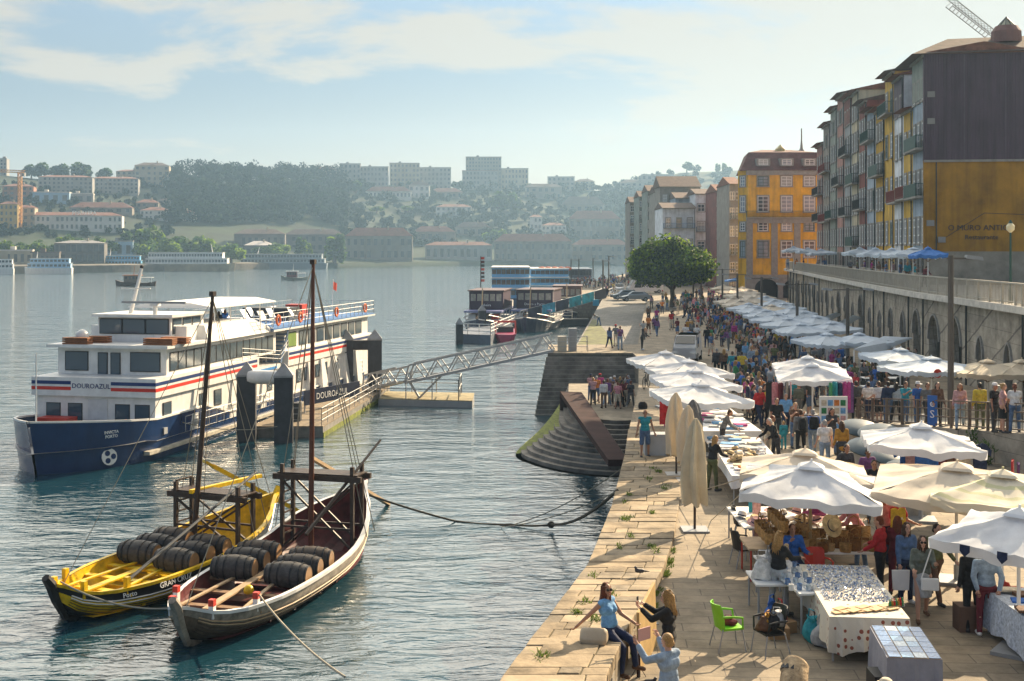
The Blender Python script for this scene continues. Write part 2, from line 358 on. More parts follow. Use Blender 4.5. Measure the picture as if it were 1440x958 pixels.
# ---------------------------------------------------------------- stairs, landing, ramp
s = MB()
for i in range(14):
    z = 4 - (i + 1) * .28; s.box(2.55 - .07 * (i + 1), 9, 88.2 - (i + 1) * .3, 88.2 - i * .3 + (.1 if i else 0), -1, z)
struct(s.build('steps', STEPST))
T = [(7.05, 66.6), (6.2, 66.0), (5.2, 66.2), (4.3, 67.3), (3.75, 69.5), (3.6, 76), (3.95, 84.3)]
B = [(6.35, 61.3), (4.6, 61.3), (2.6, 62.6), (1.0, 65), (.2, 68.3), (1.55, 76), (3.1, 84.6)]
def fine(P, k=6):
    out = []
    for i in range(len(P) - 1):
        p0 = Vector(P[max(i - 1, 0)]); p1 = Vector(P[i]); p2 = Vector(P[i + 1]); p3 = Vector(P[min(i + 2, len(P) - 1)])
        for j in range(k):
            t = j / k; out.append(.5 * ((2 * p1) + (p2 - p0) * t + (2 * p0 - 5 * p1 + 4 * p2 - p3) * t * t + (3 * p1 - p0 - 3 * p2 + p3) * t ** 3))
    return out + [Vector(P[-1])]
Tf, Bf = fine(T), fine(B); s = MB()
for k in range(12):
    pl = [tuple(a.lerp(b, k / 11)) for a, b in zip(Tf, Bf)] + [(9.2 - k * .012, 84.5 + k * .012), (9.0 - k * .012, 62)]
    z = 2.2 - .2 * k; n = len(pl); m = len(Tf)
    s.mat(0 if k == 0 else 1); s.poly([(x, y, z) for x, y in pl])
    for i in range(n):
        j = (i + 1) % n; s.mat(2 if (24 <= i < m - 1 and k > 6) else (1 if k < 11 else 1))
        s.add([(*pl[i], z - .25), (*pl[j], z - .25), (*pl[j], z), (*pl[i], z)], [(0, 1, 2, 3)])
struct(s.build('landing', [STEPDRY, STEPST, MOSS]))
# algae skin on the seaward treads
s = MB()
for k in range(4, 12):
    a = [Tf[i].lerp(Bf[i], k / 11) for i in range(24, len(Tf))]; b = [Tf[i].lerp(Bf[i], (k - .85) / 11) for i in range(24, len(Tf))]
    s.strip([[(*p, 2.2 - .2 * k + .004) for p in a], [(*p, 2.2 - .2 * k + .004) for p in b]])
tag(s.build('algae', MOSS), 'yellow-green algae on the lower treads of the curved steps', 'algae', kind='stuff')
r = MB(); zr = lambda y: 4 - (187 - y) * .03
r.add([(14, 187, 4.004), (21, 187, 4.004), (10.0, 96.3, zr(96)), (3.6, 96.3, zr(96))], [(0, 1, 2, 3)])
r.add([(14, 187, 4.004), (3.6, 96.3, zr(96)), (3.6, 96.3, -1), (14, 187, -1)], [(0, 1, 2, 3)])
struct(r.build('ramp', RAMPST))
r = MB(); r.add([(3.9 + .113 * (y - 96.3) + a, y, zr(y) + .006) for y, a in ((97, -.2), (97, 5.9), (120, 4.0), (150, .4), (150, .0))], [(0, 1, 2, 3, 4)])
tag(r.build('algae', mat('drying_algae', (.13, .135, .04), .8, var=.5, vs=1.2)), 'faint green algae at the foot of the stone ramp', 'algae', kind='stuff')
# rusty steel gangplank
s = MB(); a0, a1, b0, b1 = Vector((3.0, 74.6, 2.75)), Vector((4.3, 74.2, 2.75)), Vector((4.25, 53.4, 2.25)), Vector((5.12, 53.4, 2.25))
dn = Vector((0, 0, -.3)); s.hexa([b0 + dn, b1 + dn, a1 + dn, a0 + dn, b0, b1, a1, a0])
gp = s.build('gangplank', RUST); tag(gp, 'long rust-brown steel gangplank sloping over the curved steps', 'gangplank')
s = MB(); e = Vector((-.05, .25, 0)); s.hexa([a0 + Vector((0, .004, -1.3)), a1 + Vector((0, .004, -1.3)), a1 + e + Vector((0, 0, -1.3)), a0 + e + Vector((0, 0, -1.3)), a0 + Vector((0, .004, .01)), a1 + Vector((0, .004, .01)), a1 + e + Vector((0, 0, .01)), a0 + e + Vector((0, 0, .01))])
s.build('end_plate', RUST, gp)

# ---------------------------------------------------------------- raised platform, upper street
pf = [(14.3, 52.4, 4.12), (17.45, 41.2, 5.25), (21.2, 27.5, 6.2), (25.5, 29, 6.2), (20.9, 42.4, 5.25), (17.6, 54, 4.12)]
struct(MB().add([(x, y, 3.9) for x, y, z in pf] + pf, [(0, 5, 11, 6), (6, 11, 10, 7), (7, 10, 9, 8), (0, 6, 7, 1), (1, 7, 8, 2), (5, 4, 10, 11), (4, 3, 9, 10), (2, 8, 9, 3)]).build('terrace', brick_mat('terrace_stone', (.36, .32, .26), (.31, .28, .23), (.16, .14, .12), 1.1, .5, .01, 0, 'xz')))
RL = [(21.5, 36), (23.2, 47), (24.6, 58), (26.1, 76.5), (28.5, 95), (32.6, 124), (37, 153), (40.5, 177)]
us = [(x - .35, y) for x, y in RL] + [(120, 178), (120, 30)]
n = len(us); u = MB(); u.add([(x, y, 8.8) for x, y in us] + [(x, y, 8.45) for x, y in us], [tuple(range(n)), tuple(range(n, 2 * n))[::-1]] + [(i, (i + 1) % n, n + (i + 1) % n, n + i) for i in range(n)])
struct(u.build('upper_street', mat('street_slab', (.4, .37, .32), .85, var=.25, bump=.2)))

# ---------------------------------------------------------------- far bank terrain
SHORE = [(-700, 470), (-300, 530), (0, 592), (170, 640), (330, 715), (460, 800), (600, 870), (720, 905), (900, 940), (1200, 980), (1700, 1020)]
RIDGE = [(-700, 238), (0, 248), (150, 252), (240, 252), (300, 250), (420, 252), (520, 262), (620, 268), (700, 262), (760, 268), (850, 272), (900, 258), (960, 240), (1040, 238), (1200, 235), (1700, 235)]
def interp(K, x):
    if x <= K[0][0]: return K[0][1]
    for (x0, v0), (x1, v1) in zip(K, K[1:]):
        if x <= x1: return v0 + (v1 - v0) * (x - x0) / (x1 - x0)
    return K[-1][1]
DEP = 400.
def terr(px, t):
    Y = interp(SHORE, px) + t * DEP; zr_ = CAMZ + (HY - interp(RIDGE, px)) / F * (interp(SHORE, px) + DEP)
    if t < .02: z = -1.5 + 4.5 * t / .02
    elif t < .12: z = 3 + (t - .02) * 20
    elif t < 1: z = 5 + (zr_ - 5) * ((t - .12) / .88) ** 1.05
    else: z = zr_ - (t - 1) * 6
    if .12 < t < 1.2: z += 2.5 * math.sin(px * .021 + t * 9) * (t - .12)
    return Vector(((px - HX) / F * Y, Y, z))
def place(px, py):
    lo, hi = .02, 1.0
    for _ in range(30):
        t = (lo + hi) / 2; p = terr(px, t); yy = HY + (CAMZ - p.z) / p.y * F
        if yy > py: lo = t
        else: hi = t
    return terr(px, lo)
pxs = list(range(-700, 1701, 24)); ts = [0, .01, .02, .06, .12] + [.12 + .88 * i / 26 for i in range(1, 27)] + [1.3, 1.8]
t = MB(); t.strip([[terr(px, tt) for px in pxs] for tt in ts])
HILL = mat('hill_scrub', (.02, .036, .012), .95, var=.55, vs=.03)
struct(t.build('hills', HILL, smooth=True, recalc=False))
# embankment strip of the far bank
t = MB(); t.rings([[terr(px, .002) * 1 + Vector((0, 0, -1)), terr(px, .002) + Vector((0, 0, 4.6)), terr(px, .03) + Vector((0, 0, 1.0)), terr(px, .03) + Vector((0, 0, -6))] for px in range(-700, 470, 26)])
struct(t.build('embankment', mat('embankment_stone', (.16, .14, .11), .9, var=.4, vs=.15)))
# ---------------------------------------------------------------- haze
hz = MB().box(-1500, 1300, -60, 1650, -3, 175).build('haze', None); hz['kind'] = 'stuff'
tag(hz, 'pale blue evening haze over the river', 'haze', kind='stuff')
hm = bpy.data.materials.new('haze_air'); hm.use_nodes = True; hn = hm.node_tree.nodes; hn.remove(hn['Principled BSDF'])
pv = hn.new('ShaderNodeVolumePrincipled'); pv.inputs['Color'].default_value = (.44, .70, 1, 1); pv.inputs['Density'].default_value = .00021; pv.inputs['Anisotropy'].default_value = .42
hm.node_tree.links.new(pv.outputs[0], hn['Material Output'].inputs['Volume']); hz.data.materials.append(hm)
# ---------------------------------------------------------------- foliage
def leaf_mat(name, col, trans=.35, var=.3, vs=.5):
    return mat(name, col, .65, var=var, vs=vs, trans=trans, spec=.15)
LEAF = [leaf_mat('leaves_dark', (.016, .045, .010), .12), leaf_mat('leaves_mid', (.055, .11, .016)), leaf_mat('leaves_light', (.17, .26, .02), .5)]
def crown_arrays(rng, n, rx, ry, rz, leaf, lumps=9, flat=0., cz_=0.):
    "leaf quads spread through an uneven crown: points lie in clumps near the surface of several lobes"
    cs = rng.normal(size=(lumps, 3)); cs /= np.linalg.norm(cs, axis=1)[:, None]; cs *= rng.uniform(.35, .72, (lumps, 1))
    cs[:, 2] = np.abs(cs[:, 2]) * 1.15 - .3 - flat; rad = rng.uniform(.30, .5, lumps)
    k = rng.integers(0, lumps, n); d = rng.normal(size=(n, 3)); d /= np.linalg.norm(d, axis=1)[:, None]
    r = rad[k] * rng.uniform(.55, 1.06, n) ** .6
    p = (cs[k] + d * r[:, None]) * np.array([rx, ry, rz]); p[:, 2] += cz_
    nrm = d * .7 + rng.normal(size=(n, 3)) * .6; nrm /= np.linalg.norm(nrm, axis=1)[:, None]
    u = np.cross(nrm, rng.normal(size=(n, 3))); u /= np.linalg.norm(u, axis=1)[:, None]; v = np.cross(nrm, u)
    s = leaf * rng.uniform(.6, 1.3, n)[:, None]
    q = np.stack([p - u * s, p + v * s * .6, p + u * s, p - v * s * .6], 1)
    return q.reshape(-1, 3), k
def crown_mesh(name, rng, n, *a, mats=(1, 1, 2), **kw):
    V, k = crown_arrays(rng, n, *a, **kw); mi = (k + rng.integers(0, 2, len(k)) * (rng.random(len(k)) < .3)) % len(mats)
    me = nmesh(name, V, np.arange(len(V)).reshape(-1, 4), mi)
    for i in mats: me.materials.append(LEAF[i])
    return me
BARK = mat('bark', (.09, .065, .045), .9, var=.3, vs=4)
def trunk_mb(h, r, rng, limbs=5, spread=.5):
    m = MB(); m.tube([(0, 0, -.3), (r * .3, 0, h * .4), (0, r * .2, h * .75), (0, 0, h * 1.1)], [r * 1.15, r * .9, r * .75, r * .35], 8)
    for i in range(limbs):
        a = i * 2.4 + rng.random(); l = h * spread; z0 = h * (.62 + .07 * i)
        m.tube([(0, 0, z0), (math.cos(a) * l * .5, math.sin(a) * l * .5, z0 + l * .45), (math.cos(a) * l, math.sin(a) * l, z0 + l * .8)], [r * .5, r * .33, r * .12], 6)
    return m
TREES = []
for i, (rx, rz, mt) in enumerate(((1, 1, (1, 2, 2)), (1.05, .85, (1, 1, 2)), (1, 1.1, (0, 0, 1)), (.42, 1.5, (1, 2, 1)))):
    rng = np.random.default_rng(20 + i)
    TREES.append((crown_mesh('crown', rng, 900, rx, rx, rz, .16, mats=mt, cz_=1.15, flat=.1), trunk_mb(.9, .09, rng).mesh('trunk', True)))
def far_tree(px, py_base, py_top, wpx, kind, label, group):
    py_base = py_base if 'hill' in group else min(372, py_base + 16); p = place(px, py_base); h = (py_base - py_top) / F * p.y; w = wpx / F * p.y
    cm, tm = TREES[kind]
    t = thing('tree', label, 'tree', p, random.uniform(0, 6), group)
    w *= 1.25 if 'riverside' in group else 1; t.scale = (w / (2.0 if kind < 3 else .9), w / (2.0 if kind < 3 else .9), h / (2.3 if kind < 3 else 2.85))
    obj('trunk', tm, BARK, t); obj('crown', cm, None, t)
side = lambda px: 'far left' if px < 130 else ('left' if px < 240 else 'middle')
for i, (px, b, tp, w_, k) in enumerate([(8, 352, 330, 26, 0), (30, 352, 328, 24, 1), (52, 352, 330, 26, 0), (74, 350, 333, 20, 1), (92, 345, 322, 30, 0), (118, 344, 322, 34, 1), (140, 340, 326, 22, 0), (160, 345, 328, 20, 1), (182, 345, 318, 30, 2), (212, 345, 306, 40, 0), (205, 352, 325, 34, 1), (236, 352, 326, 34, 0), (262, 350, 316, 40, 1), (284, 352, 322, 36, 0), (300, 352, 330, 28, 1), (325, 356, 334, 34, 0), (368, 350, 338, 30, 1), (390, 352, 334, 36, 0), (424, 352, 318, 15, 3), (433, 352, 326, 12, 3), (470, 358, 312, 24, 3), (462, 340, 316, 18, 1), (690, 330, 312, 22, 1), (706, 330, 316, 18, 0)]):
    far_tree(px, b, tp, w_, k, f'{["leafy", "broad", "dark", "tall slender"][k]} green riverside tree, number {i + 1} from the left along the far bank', 'riverside trees on the far bank')
for i, (px, b, tp, w_, k) in enumerate([(44, 246, 222, 26, 2), (62, 246, 217, 34, 2), (86, 247, 219, 34, 2), (112, 246, 214, 40, 2), (150, 246, 225, 28, 2), (232, 256, 236, 22, 2), (638, 250, 234, 14, 2), (646, 262, 246, 14, 2), (700, 300, 262, 34, 2), (722, 298, 264, 30, 2), (746, 262, 250, 14, 2), (500, 272, 250, 30, 2), (530, 300, 286, 24, 1), (575, 300, 284, 26, 1), (848, 262, 254, 18, 2), (966, 238, 220, 20, 2), (1010, 238, 222, 8, 3), (1019, 238, 221, 8, 3)]):
    far_tree(px, b, tp, w_, k, f'dark tree high on the far hill, number {i + 1} from the left', 'trees on the far hill')
# the wood that covers the far hillside, one mass
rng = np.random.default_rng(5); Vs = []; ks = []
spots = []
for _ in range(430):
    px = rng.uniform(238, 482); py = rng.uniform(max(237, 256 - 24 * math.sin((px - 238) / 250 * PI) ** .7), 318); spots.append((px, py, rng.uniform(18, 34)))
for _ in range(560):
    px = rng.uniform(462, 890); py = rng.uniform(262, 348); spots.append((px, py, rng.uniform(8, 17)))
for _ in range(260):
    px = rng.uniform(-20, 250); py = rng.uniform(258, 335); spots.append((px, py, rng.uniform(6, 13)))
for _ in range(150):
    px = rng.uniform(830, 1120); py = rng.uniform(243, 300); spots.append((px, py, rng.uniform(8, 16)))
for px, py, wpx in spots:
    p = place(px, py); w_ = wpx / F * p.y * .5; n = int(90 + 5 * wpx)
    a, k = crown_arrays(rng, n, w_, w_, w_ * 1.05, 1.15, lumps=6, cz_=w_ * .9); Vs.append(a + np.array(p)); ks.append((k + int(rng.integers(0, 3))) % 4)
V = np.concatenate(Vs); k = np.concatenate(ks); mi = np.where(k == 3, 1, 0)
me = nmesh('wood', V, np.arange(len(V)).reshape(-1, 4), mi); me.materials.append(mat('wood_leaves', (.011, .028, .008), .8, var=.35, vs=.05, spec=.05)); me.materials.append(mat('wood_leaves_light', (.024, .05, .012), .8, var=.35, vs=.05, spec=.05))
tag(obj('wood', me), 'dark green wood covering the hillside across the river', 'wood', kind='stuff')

# ---------------------------------------------------------------- far buildings
UNITWIN = MB().box(-.5, .5, -.04, .08, -.5, .5).mesh('window')
UNITWIN.materials.append(mat('far_window', (.035, .045, .055), .25, spec=.5, var=.2))
FARW = {k: mat('far_wall_' + k, c, .85, var=.15, vs=.2) for k, c in dict(white=(.56, .54, .5), grey=(.27, .26, .245), cream=(.36, .31, .23), stone=(.20, .175, .145), brick=(.30, .14, .085), ochre=(.48, .32, .10), dark=(.13, .12, .11), blue=(.25, .38, .5)).items()}
FARR = {k: mat('far_roof_' + k, c, .85, var=.25, vs=.4) for k, c in dict(tile=(.20, .085, .055), dark=(.12, .085, .07), grey=(.28, .27, .26), pale=(.6, .55, .5)).items()}
def farhouse(x0, x1, yt, yb, wall, roof, floors, cols, label, hip=None, ang=0, winh=.55, winw=.5, cat='building', name='house', dep=14):
    p = place((x0 + x1) / 2, yb); k = p.y / F; w_ = (x1 - x0) * k; rise = 0 if hip is None else hip * k; h = (yb - yt) * k - rise
    t = thing(name, label, cat, (p.x, p.y, p.z), -math.atan2(p.x, p.y) * .6 + R(ang), 'buildings across the river')
    MB().box(-w_ / 2, w_ / 2, 0, dep, -6, h).build('wall', FARW[wall], t)
    e = .5
    if hip is None:
        m = MB().box(-w_ / 2 - .2, w_ / 2 + .2, -.25, dep + .2, h, h + .7)
        m.box(-w_ * .2, -w_ * .2 + 2.5, 4, 7, h + .7, h + 2.4)
        m.build('roof', FARR[roof], t)
    else:
        b = min(w_ * .3, dep / 2); m = MB()
        P = [(-w_ / 2 - e, -e, h), (w_ / 2 + e, -e, h), (w_ / 2 + e, dep + e, h), (-w_ / 2 - e, dep + e, h), (-w_ / 2 + b, dep / 2, h + rise), (w_ / 2 - b, dep / 2, h + rise)]
        m.add(P, [(0, 1, 5, 4), (1, 2, 5), (2, 3, 4, 5), (3, 0, 4), (3, 2, 1, 0)]); ro = m.build('roof', FARR[roof], t)
        MB().box(w_ * .12, w_ * .12 + 1.1, dep * .35, dep * .35 + 1.1, h, h + rise + 1.2).build('chimney', FARW['cream'], ro)
    fh = h / floors; cw = w_ / cols
    for i in range(floors):
        for j in range(cols):
            if (i * 7 + j * 5 + int(x0)) % 11 == 0: continue
            o = obj('window', UNITWIN, None, t, (-w_ / 2 + (j + .5) * cw, 0, (i + .5) * fh)); o.scale = (cw * winw * (1 if (j + int(x1)) % 5 else .7), 1, fh * winh * (1 if (i * 3 + j) % 4 else .8))
    return t
fh_ = farhouse
fh_(0, 9, 209, 232, 'grey', 'grey', 5, 2, 'narrow grey tower block on the hilltop at the left edge', name='tower_block')
fh_(56, 128, 246, 272, 'grey', 'tile', 4, 12, 'long grey apartment block with four storeys under the hilltop trees, western half', 3, 0)
fh_(129, 193, 248, 273, 'grey', 'tile', 4, 11, 'long grey apartment block continuing right of its twin below the hilltop', 3)
fh_(164, 200, 238, 258, 'cream', 'tile', 3, 5, 'cream hilltop house with tiled roof beside the pointed tower', 3)
fh_(190, 237, 228, 262, 'cream', 'dark', 4, 6, 'tall cream hilltop building with stepped dark roof', 5)
fh_(203, 216, 219, 234, 'cream', 'dark', 2, 2, 'small pointed turret rising above the cream hilltop building', 4, cat='turret', name='turret', dep=5)
fh_(47, 96, 271, 286, 'blue', 'pale', 1, 4, 'low blue-grey shed below the long apartment block')
fh_(96, 130, 273, 286, 'grey', 'pale', 1, 3, 'low grey shed right of the blue-grey shed', ang=3)
fh_(100, 184, 284, 300, 'stone', 'tile', 1, 7, 'long tile-roofed lodge above the big white warehouse', 8)
fh_(5, 46, 258, 282, 'brick', 'tile', 3, 5, 'bare brick house behind the construction crane', 4)
fh_(0, 24, 283, 322, 'ochre', 'tile', 4, 4, 'ochre building behind the construction crane at the left edge', 4)
fh_(24, 48, 288, 320, 'cream', 'tile', 3, 3, 'cream building right of the ochre one near the crane', 4)
fer = fh_(14, 168, 298, 324, 'white', 'tile', 2, 24, 'long white warehouse with tiled roof and big rooftop lettering', 5, name='warehouse')
k = place(91, 324).y / F
text('lettering', 'FERREIRA', 3.6, mat('sign_white', (.8, .8, .78), .5, var=0), fer, (26 * k, 1, 22 * k), (R(90), 0, 0), .15)
fh_(198, 238, 291, 309, 'white', 'tile', 2, 7, 'white house with red roof below the dark wood', 5)
fh_(238, 275, 295, 310, 'white', 'tile', 1, 6, 'lower white house adjoining the red-roofed white one', 5)
fh_(192, 222, 280, 300, 'stone', 'tile', 2, 4, 'stone house with tile roof up behind the white houses', 5)
fh_(222, 266, 277, 294, 'stone', 'dark', 2, 5, 'dark-roofed stone house at the edge of the wood', 5)
fh_(0, 44, 353, 373, 'cream', 'pale', 1, 5, 'small cream kiosk row on the far quay at the left edge', dep=6)
fh_(44, 82, 356, 374, 'dark', 'dark', 1, 6, 'dark flat kiosk on the far quay', dep=6)
fh_(78, 145, 338, 370, 'dark', 'grey', 2, 9, 'glazed riverside pavilion with dark angular roof', 4, winw=.8, winh=.7, name='pavilion')
fh_(150, 186, 340, 362, 'blue', 'grey', 1, 3, 'riverside pavilion with pale blue banner wall', name='pavilion')
fh_(255, 287, 338, 362, 'dark', 'pale', 1, 4, 'riverside restaurant with pale sloping roof among the trees', 6, name='pavilion')
fh_(344, 384, 339, 362, 'dark', 'pale', 1, 4, 'riverside restaurant with pale roof left of the poplars', 6, name='pavilion')
fh_(330, 400, 322, 352, 'dark', 'dark', 1, 8, 'long reddish stone lodge at the foot of the wood', 7, name='lodge')
fh_(400, 482, 322, 354, 'dark', 'dark', 2, 9, 'dark stone lodge behind the poplars', 8, name='lodge')
fh_(441, 473, 228, 250, 'cream', 'tile', 3, 4, 'cream hilltop house at the right end of the wood', 4)
fh_(478, 507, 225, 252, 'grey', 'grey', 4, 5, 'grey hilltop apartment house with roof cabin')
fh_(506, 546, 235, 262, 'grey', 'grey', 4, 8, 'grey hilltop apartment block with four window rows')
fh_(548, 590, 230, 263, 'cream', 'grey', 5, 8, 'pale long apartment block on the skyline, left part', ang=2)
fh_(590, 634, 232, 263, 'grey', 'grey', 5, 8, 'pale long apartment block on the skyline, right part')
fh_(655, 705, 217, 262, 'stone', 'dark', 9, 12, 'tall dark slab block, highest on the skyline', name='tower_block')
fh_(650, 700, 238, 264, 'grey', 'tile', 4, 10, 'broad apartment block in front of the tall slab, left half', dep=10)
fh_(700, 743, 235, 264, 'cream', 'dark', 4, 9, 'broad apartment block in front of the tall slab, right half')
fh_(514, 578, 262, 279, 'white', 'tile', 1, 12, 'long low white house with dormered tile roof on the slope', 7)
fh_(575, 604, 254, 279, 'white', 'dark', 2, 4, 'white villa with dark hipped roof on the slope', 7)
fh_(604, 650, 264, 279, 'stone', 'tile', 1, 6, 'low stone house with tile roof right of the white villa', 6)
fh_(613, 663, 287, 304, 'white', 'tile', 2, 7, 'small white house alone among green terraces', 4)
fh_(738, 790, 258, 280, 'stone', 'dark', 2, 6, 'dark grey building with flat wide roof right of the skyline blocks', 5)
fh_(770, 808, 245, 264, 'grey', 'grey', 3, 6, 'grey stepped flats right of the skyline blocks')
fh_(808, 836, 249, 266, 'cream', 'dark', 3, 4, 'cream hilltop house near the hill dip', 4)
fh_(745, 762, 302, 332, 'white', 'tile', 3, 3, 'tall narrow white house on the lower slope', 3)
fh_(762, 796, 313, 332, 'white', 'tile', 2, 6, 'white house joined to the tall narrow white one', 4)
fh_(695, 804, 329, 368, 'stone', 'tile', 2, 13, 'large stone wine lodge with long red roof on the far waterfront', 11, name='lodge')
fh_(486, 580, 320, 366, 'stone', 'tile', 2, 10, 'stone wine lodge with hipped red roof on the far waterfront', 12, name='lodge')
fh_(598, 692, 340, 366, 'grey', 'tile', 1, 10, 'low pale warehouse between the two stone lodges', 5, name='warehouse')
fh_(804, 884, 338, 369, 'stone', 'tile', 2, 9, 'hazy stone lodge at the right end of the far waterfront', 8, name='lodge')
fh_(800, 872, 296, 336, 'stone', 'tile', 2, 8, 'hazy lodge with stacked tile roofs above the waterfront', 12, name='lodge')
fh_(790, 850, 276, 300, 'stone', 'dark', 1, 6, 'hazy dark-roofed lodge high on the right slope', 12, name='lodge')
fh_(580, 640, 318, 340, 'stone', 'tile', 1, 6, 'stone house with tile roof behind the pale warehouse', 8)
fh_(640, 690, 312, 332, 'stone', 'dark', 1, 5, 'dark-roofed stone house among trees above the warehouse', 8)
fh_(902, 948, 246, 262, 'grey', 'grey', 2, 6, 'hazy grey building on the far right hill')
fh_(872, 912, 252, 268, 'grey', 'dark', 2, 5, 'hazy grey building left of the far right hill', 5)
# construction crane on the far bank
p = place(28, 322); k = p.y / F
cr = thing('tower_crane', 'orange tower crane among the houses on the far left bank', 'crane', p)
CRO = mat('crane_orange', (.50, .24, .05), .5)
def lattice(m, a, b, w_, n, r):
    a = Vector(a); b = Vector(b); d = (b - a).normalized(); u = Vector((0, 0, 1)) if abs(d.z) < .9 else Vector((1, 0, 0)); x = d.cross(u).normalized() * w_ / 2; y = x.normalized().cross(d) * w_ / 2
    cs = [x + y, x - y, -x - y, -x + y]
    for c in cs: m.bar(a + c, b + c, r)
    for i in range(n):
        p0 = a.lerp(b, i / n); p1 = a.lerp(b, (i + 1) / n)
        for j in range(4): m.bar(p0 + cs[j], p1 + cs[(j + 1) % 4], r * .6)
m = MB(); lattice(m, (0, 0, 0), (0, 0, 80 * k), 1.9, 14, .45); m.build('mast', CRO, cr)
m = MB(); lattice(m, (-40 * k, 0, 82 * k), (8 * k, -2, 80 * k), 1.5, 12, .4); m.build('jib', CRO, cr)
MB().box(4 * k, 8 * k, -2, .5, 74 * k, 79 * k).build('counterweight', FARW['grey'], cr)
# ---------------------------------------------------------------- near buildings with real windows
TILE = mat('clay_roof_tiles', (.19, .075, .045), .85, var=.35, vs=1.5, bump=.5, bs=5)
TILED = mat('old_dark_roof_tiles', (.10, .06, .045), .85, var=.35, vs=1.5, bump=.5, bs=5)
FRST = mat('granite_window_surround', (.30, .28, .25), .8, var=.2)
FRWH = mat('white_window_frame', (.72, .71, .68), .5, var=.05)
IRON = mat('dark_iron', (.03, .035, .035), .5)
GRIRON = mat('green_iron', (.02, .07, .055), .5)
REDIRON = mat('red_iron', (.22, .05, .04), .5)
BLUEIRON = mat('blue_iron', (.04, .16, .3), .5)
TW = {k: mat('plaster_' + k, c, .85, var=.22, vs=.7, bump=.15, bs=8) for k, c in dict(orange=(.80, .44, .025), mustard=(.50, .29, .025), gold=(.62, .38, .05), white=(.74, .76, .78), bluetile=(.36, .43, .50), greytile=(.36, .37, .37), purple=(.12, .095, .115), redbrown=(.22, .07, .055), greygreen=(.27, .30, .26), cream=(.55, .48, .33), stone=(.29, .26, .22), rose=(.42, .22, .18)).items()}
WINC = {}; WR = random.Random(4); CURT = mat('curtain_behind_glass', (.42, .40, .36), .5, var=.3, vs=5)
PANEB = mat('painted_sky_pane', (.22, .27, .32), .12, spec=.9, var=.3, vs=.8)  # sky reflection put into the pane's base colour
def window_meshes(w, h, fr, rows=2, cols=2):
    key = (round(w, 2), round(h, 2), rows, cols)
    if key not in WINC:
        s = MB(); b = .16   # stone surround proud of the wall
        s.box(-w / 2 - b, w / 2 + b, -.07, .12, h, h + b * 1.2); s.box(-w / 2 - b - .05, w / 2 + b + .05, -.12, .12, -b, 0)
        s.box(-w / 2 - b, -w / 2, -.07, .12, 0, h); s.box(w / 2, w / 2 + b, -.07, .12, 0, h)
        f = MB(); t = .11
        f.box(-w / 2, -w / 2 + t, -.035, .03, 0, h); f.box(w / 2 - t, w / 2, -.035, .03, 0, h); f.box(-w / 2 + t, w / 2 - t, -.035, .03, 0, t); f.box(-w / 2 + t, w / 2 - t, -.035, .03, h - t, h)
        for i in range(1, cols): x = -w / 2 + w * i / cols; f.box(x - t * .45, x + t * .45, -.03, .03, t, h - t)
        for i in range(1, rows): z = h * i / rows; f.box(-w / 2 + t, w / 2 - t, -.026, .026, z - t * .4, z + t * .4)
        p = MB(); p.box(-w / 2 + .01, w / 2 - .01, -.012, .012, .01, h - .01)
        WINC[key] = (s.mesh('window'), f.mesh('frame'), p.mesh('pane'))
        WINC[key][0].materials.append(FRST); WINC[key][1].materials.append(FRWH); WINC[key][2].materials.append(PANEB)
    return WINC[key]
def window(t, x, z, w, h, y=0., rows=2, cols=2, rz=0., surround=None, frame=None, label=None):
    s, f, p = window_meshes(w, h, None, rows, cols)
    o = obj('window', s, None, t, (x, y, z), rz); a = obj('frame', f, None, o); pn = obj('pane', p, None, o); q_ = WR.random()
    if q_ < .35: paint(pn, GLASS)
    elif q_ < .5: paint(pn, CURT)
    elif q_ < .6: paint(a, GRIRON)
    if surround: paint(o, surround)
    if frame: paint(a, frame)
    return o
def balcony(t, x0, x1, z, y, mt, d=.75, solid=False):
    b = MB().box(x0, x1, y - d, y - .01, z - .16, z).build('balcony', FRST, t); r = MB()
    r.bar((x0, y - d, z + .98), (x1, y - d, z + .98), .05); r.bar((x0, y - d, z + .1), (x1, y - d, z + .1), .03)
    for x in (x0, x1): r.bar((x, y - d, z + .98), (x, y, z + .98), .05); r.bar((x, y - d, z + .1), (x, y, z + .1), .03)
    n = max(3, int((x1 - x0) / (.07 if solid else .14)))
    for i in range(n + 1): x = x0 + (x1 - x0) * i / n; r.bar((x, y - d, z), (x, y - d, z + .98), .05 if solid else .022)
    for k in range(1, 6):
        for x in (x0, x1): r.bar((x, y - d * k / 6, z), (x, y - d * k / 6, z + .98), .022)
    r.build('railing', mt, b); return b
def wall_with(t, w, d, h, m, name='wall'): return MB().box(0, w, .12, d, -.6, h).build(name, m, t)
def tile_roof(t, w, d, h, rise, mt=TILE, ov=.7, hip=0.):
    m = MB(); P = [(-.1 - hip * 0, -ov, h - .1), (w + .1, -ov, h - .1), (w + .1, d, h - .1), (-.1, d, h - .1), (hip, d / 2, h + rise), (w - hip, d / 2, h + rise)]
    m.add(P, [(0, 1, 5, 4), (1, 2, 5), (2, 3, 4, 5), (3, 0, 4), (3, 2, 1, 0)]); r = m.build('roof', mt, t)
    md = r.modifiers.new('thick', 'SOLIDIFY'); md.thickness = .14; md.offset = 1
    return r
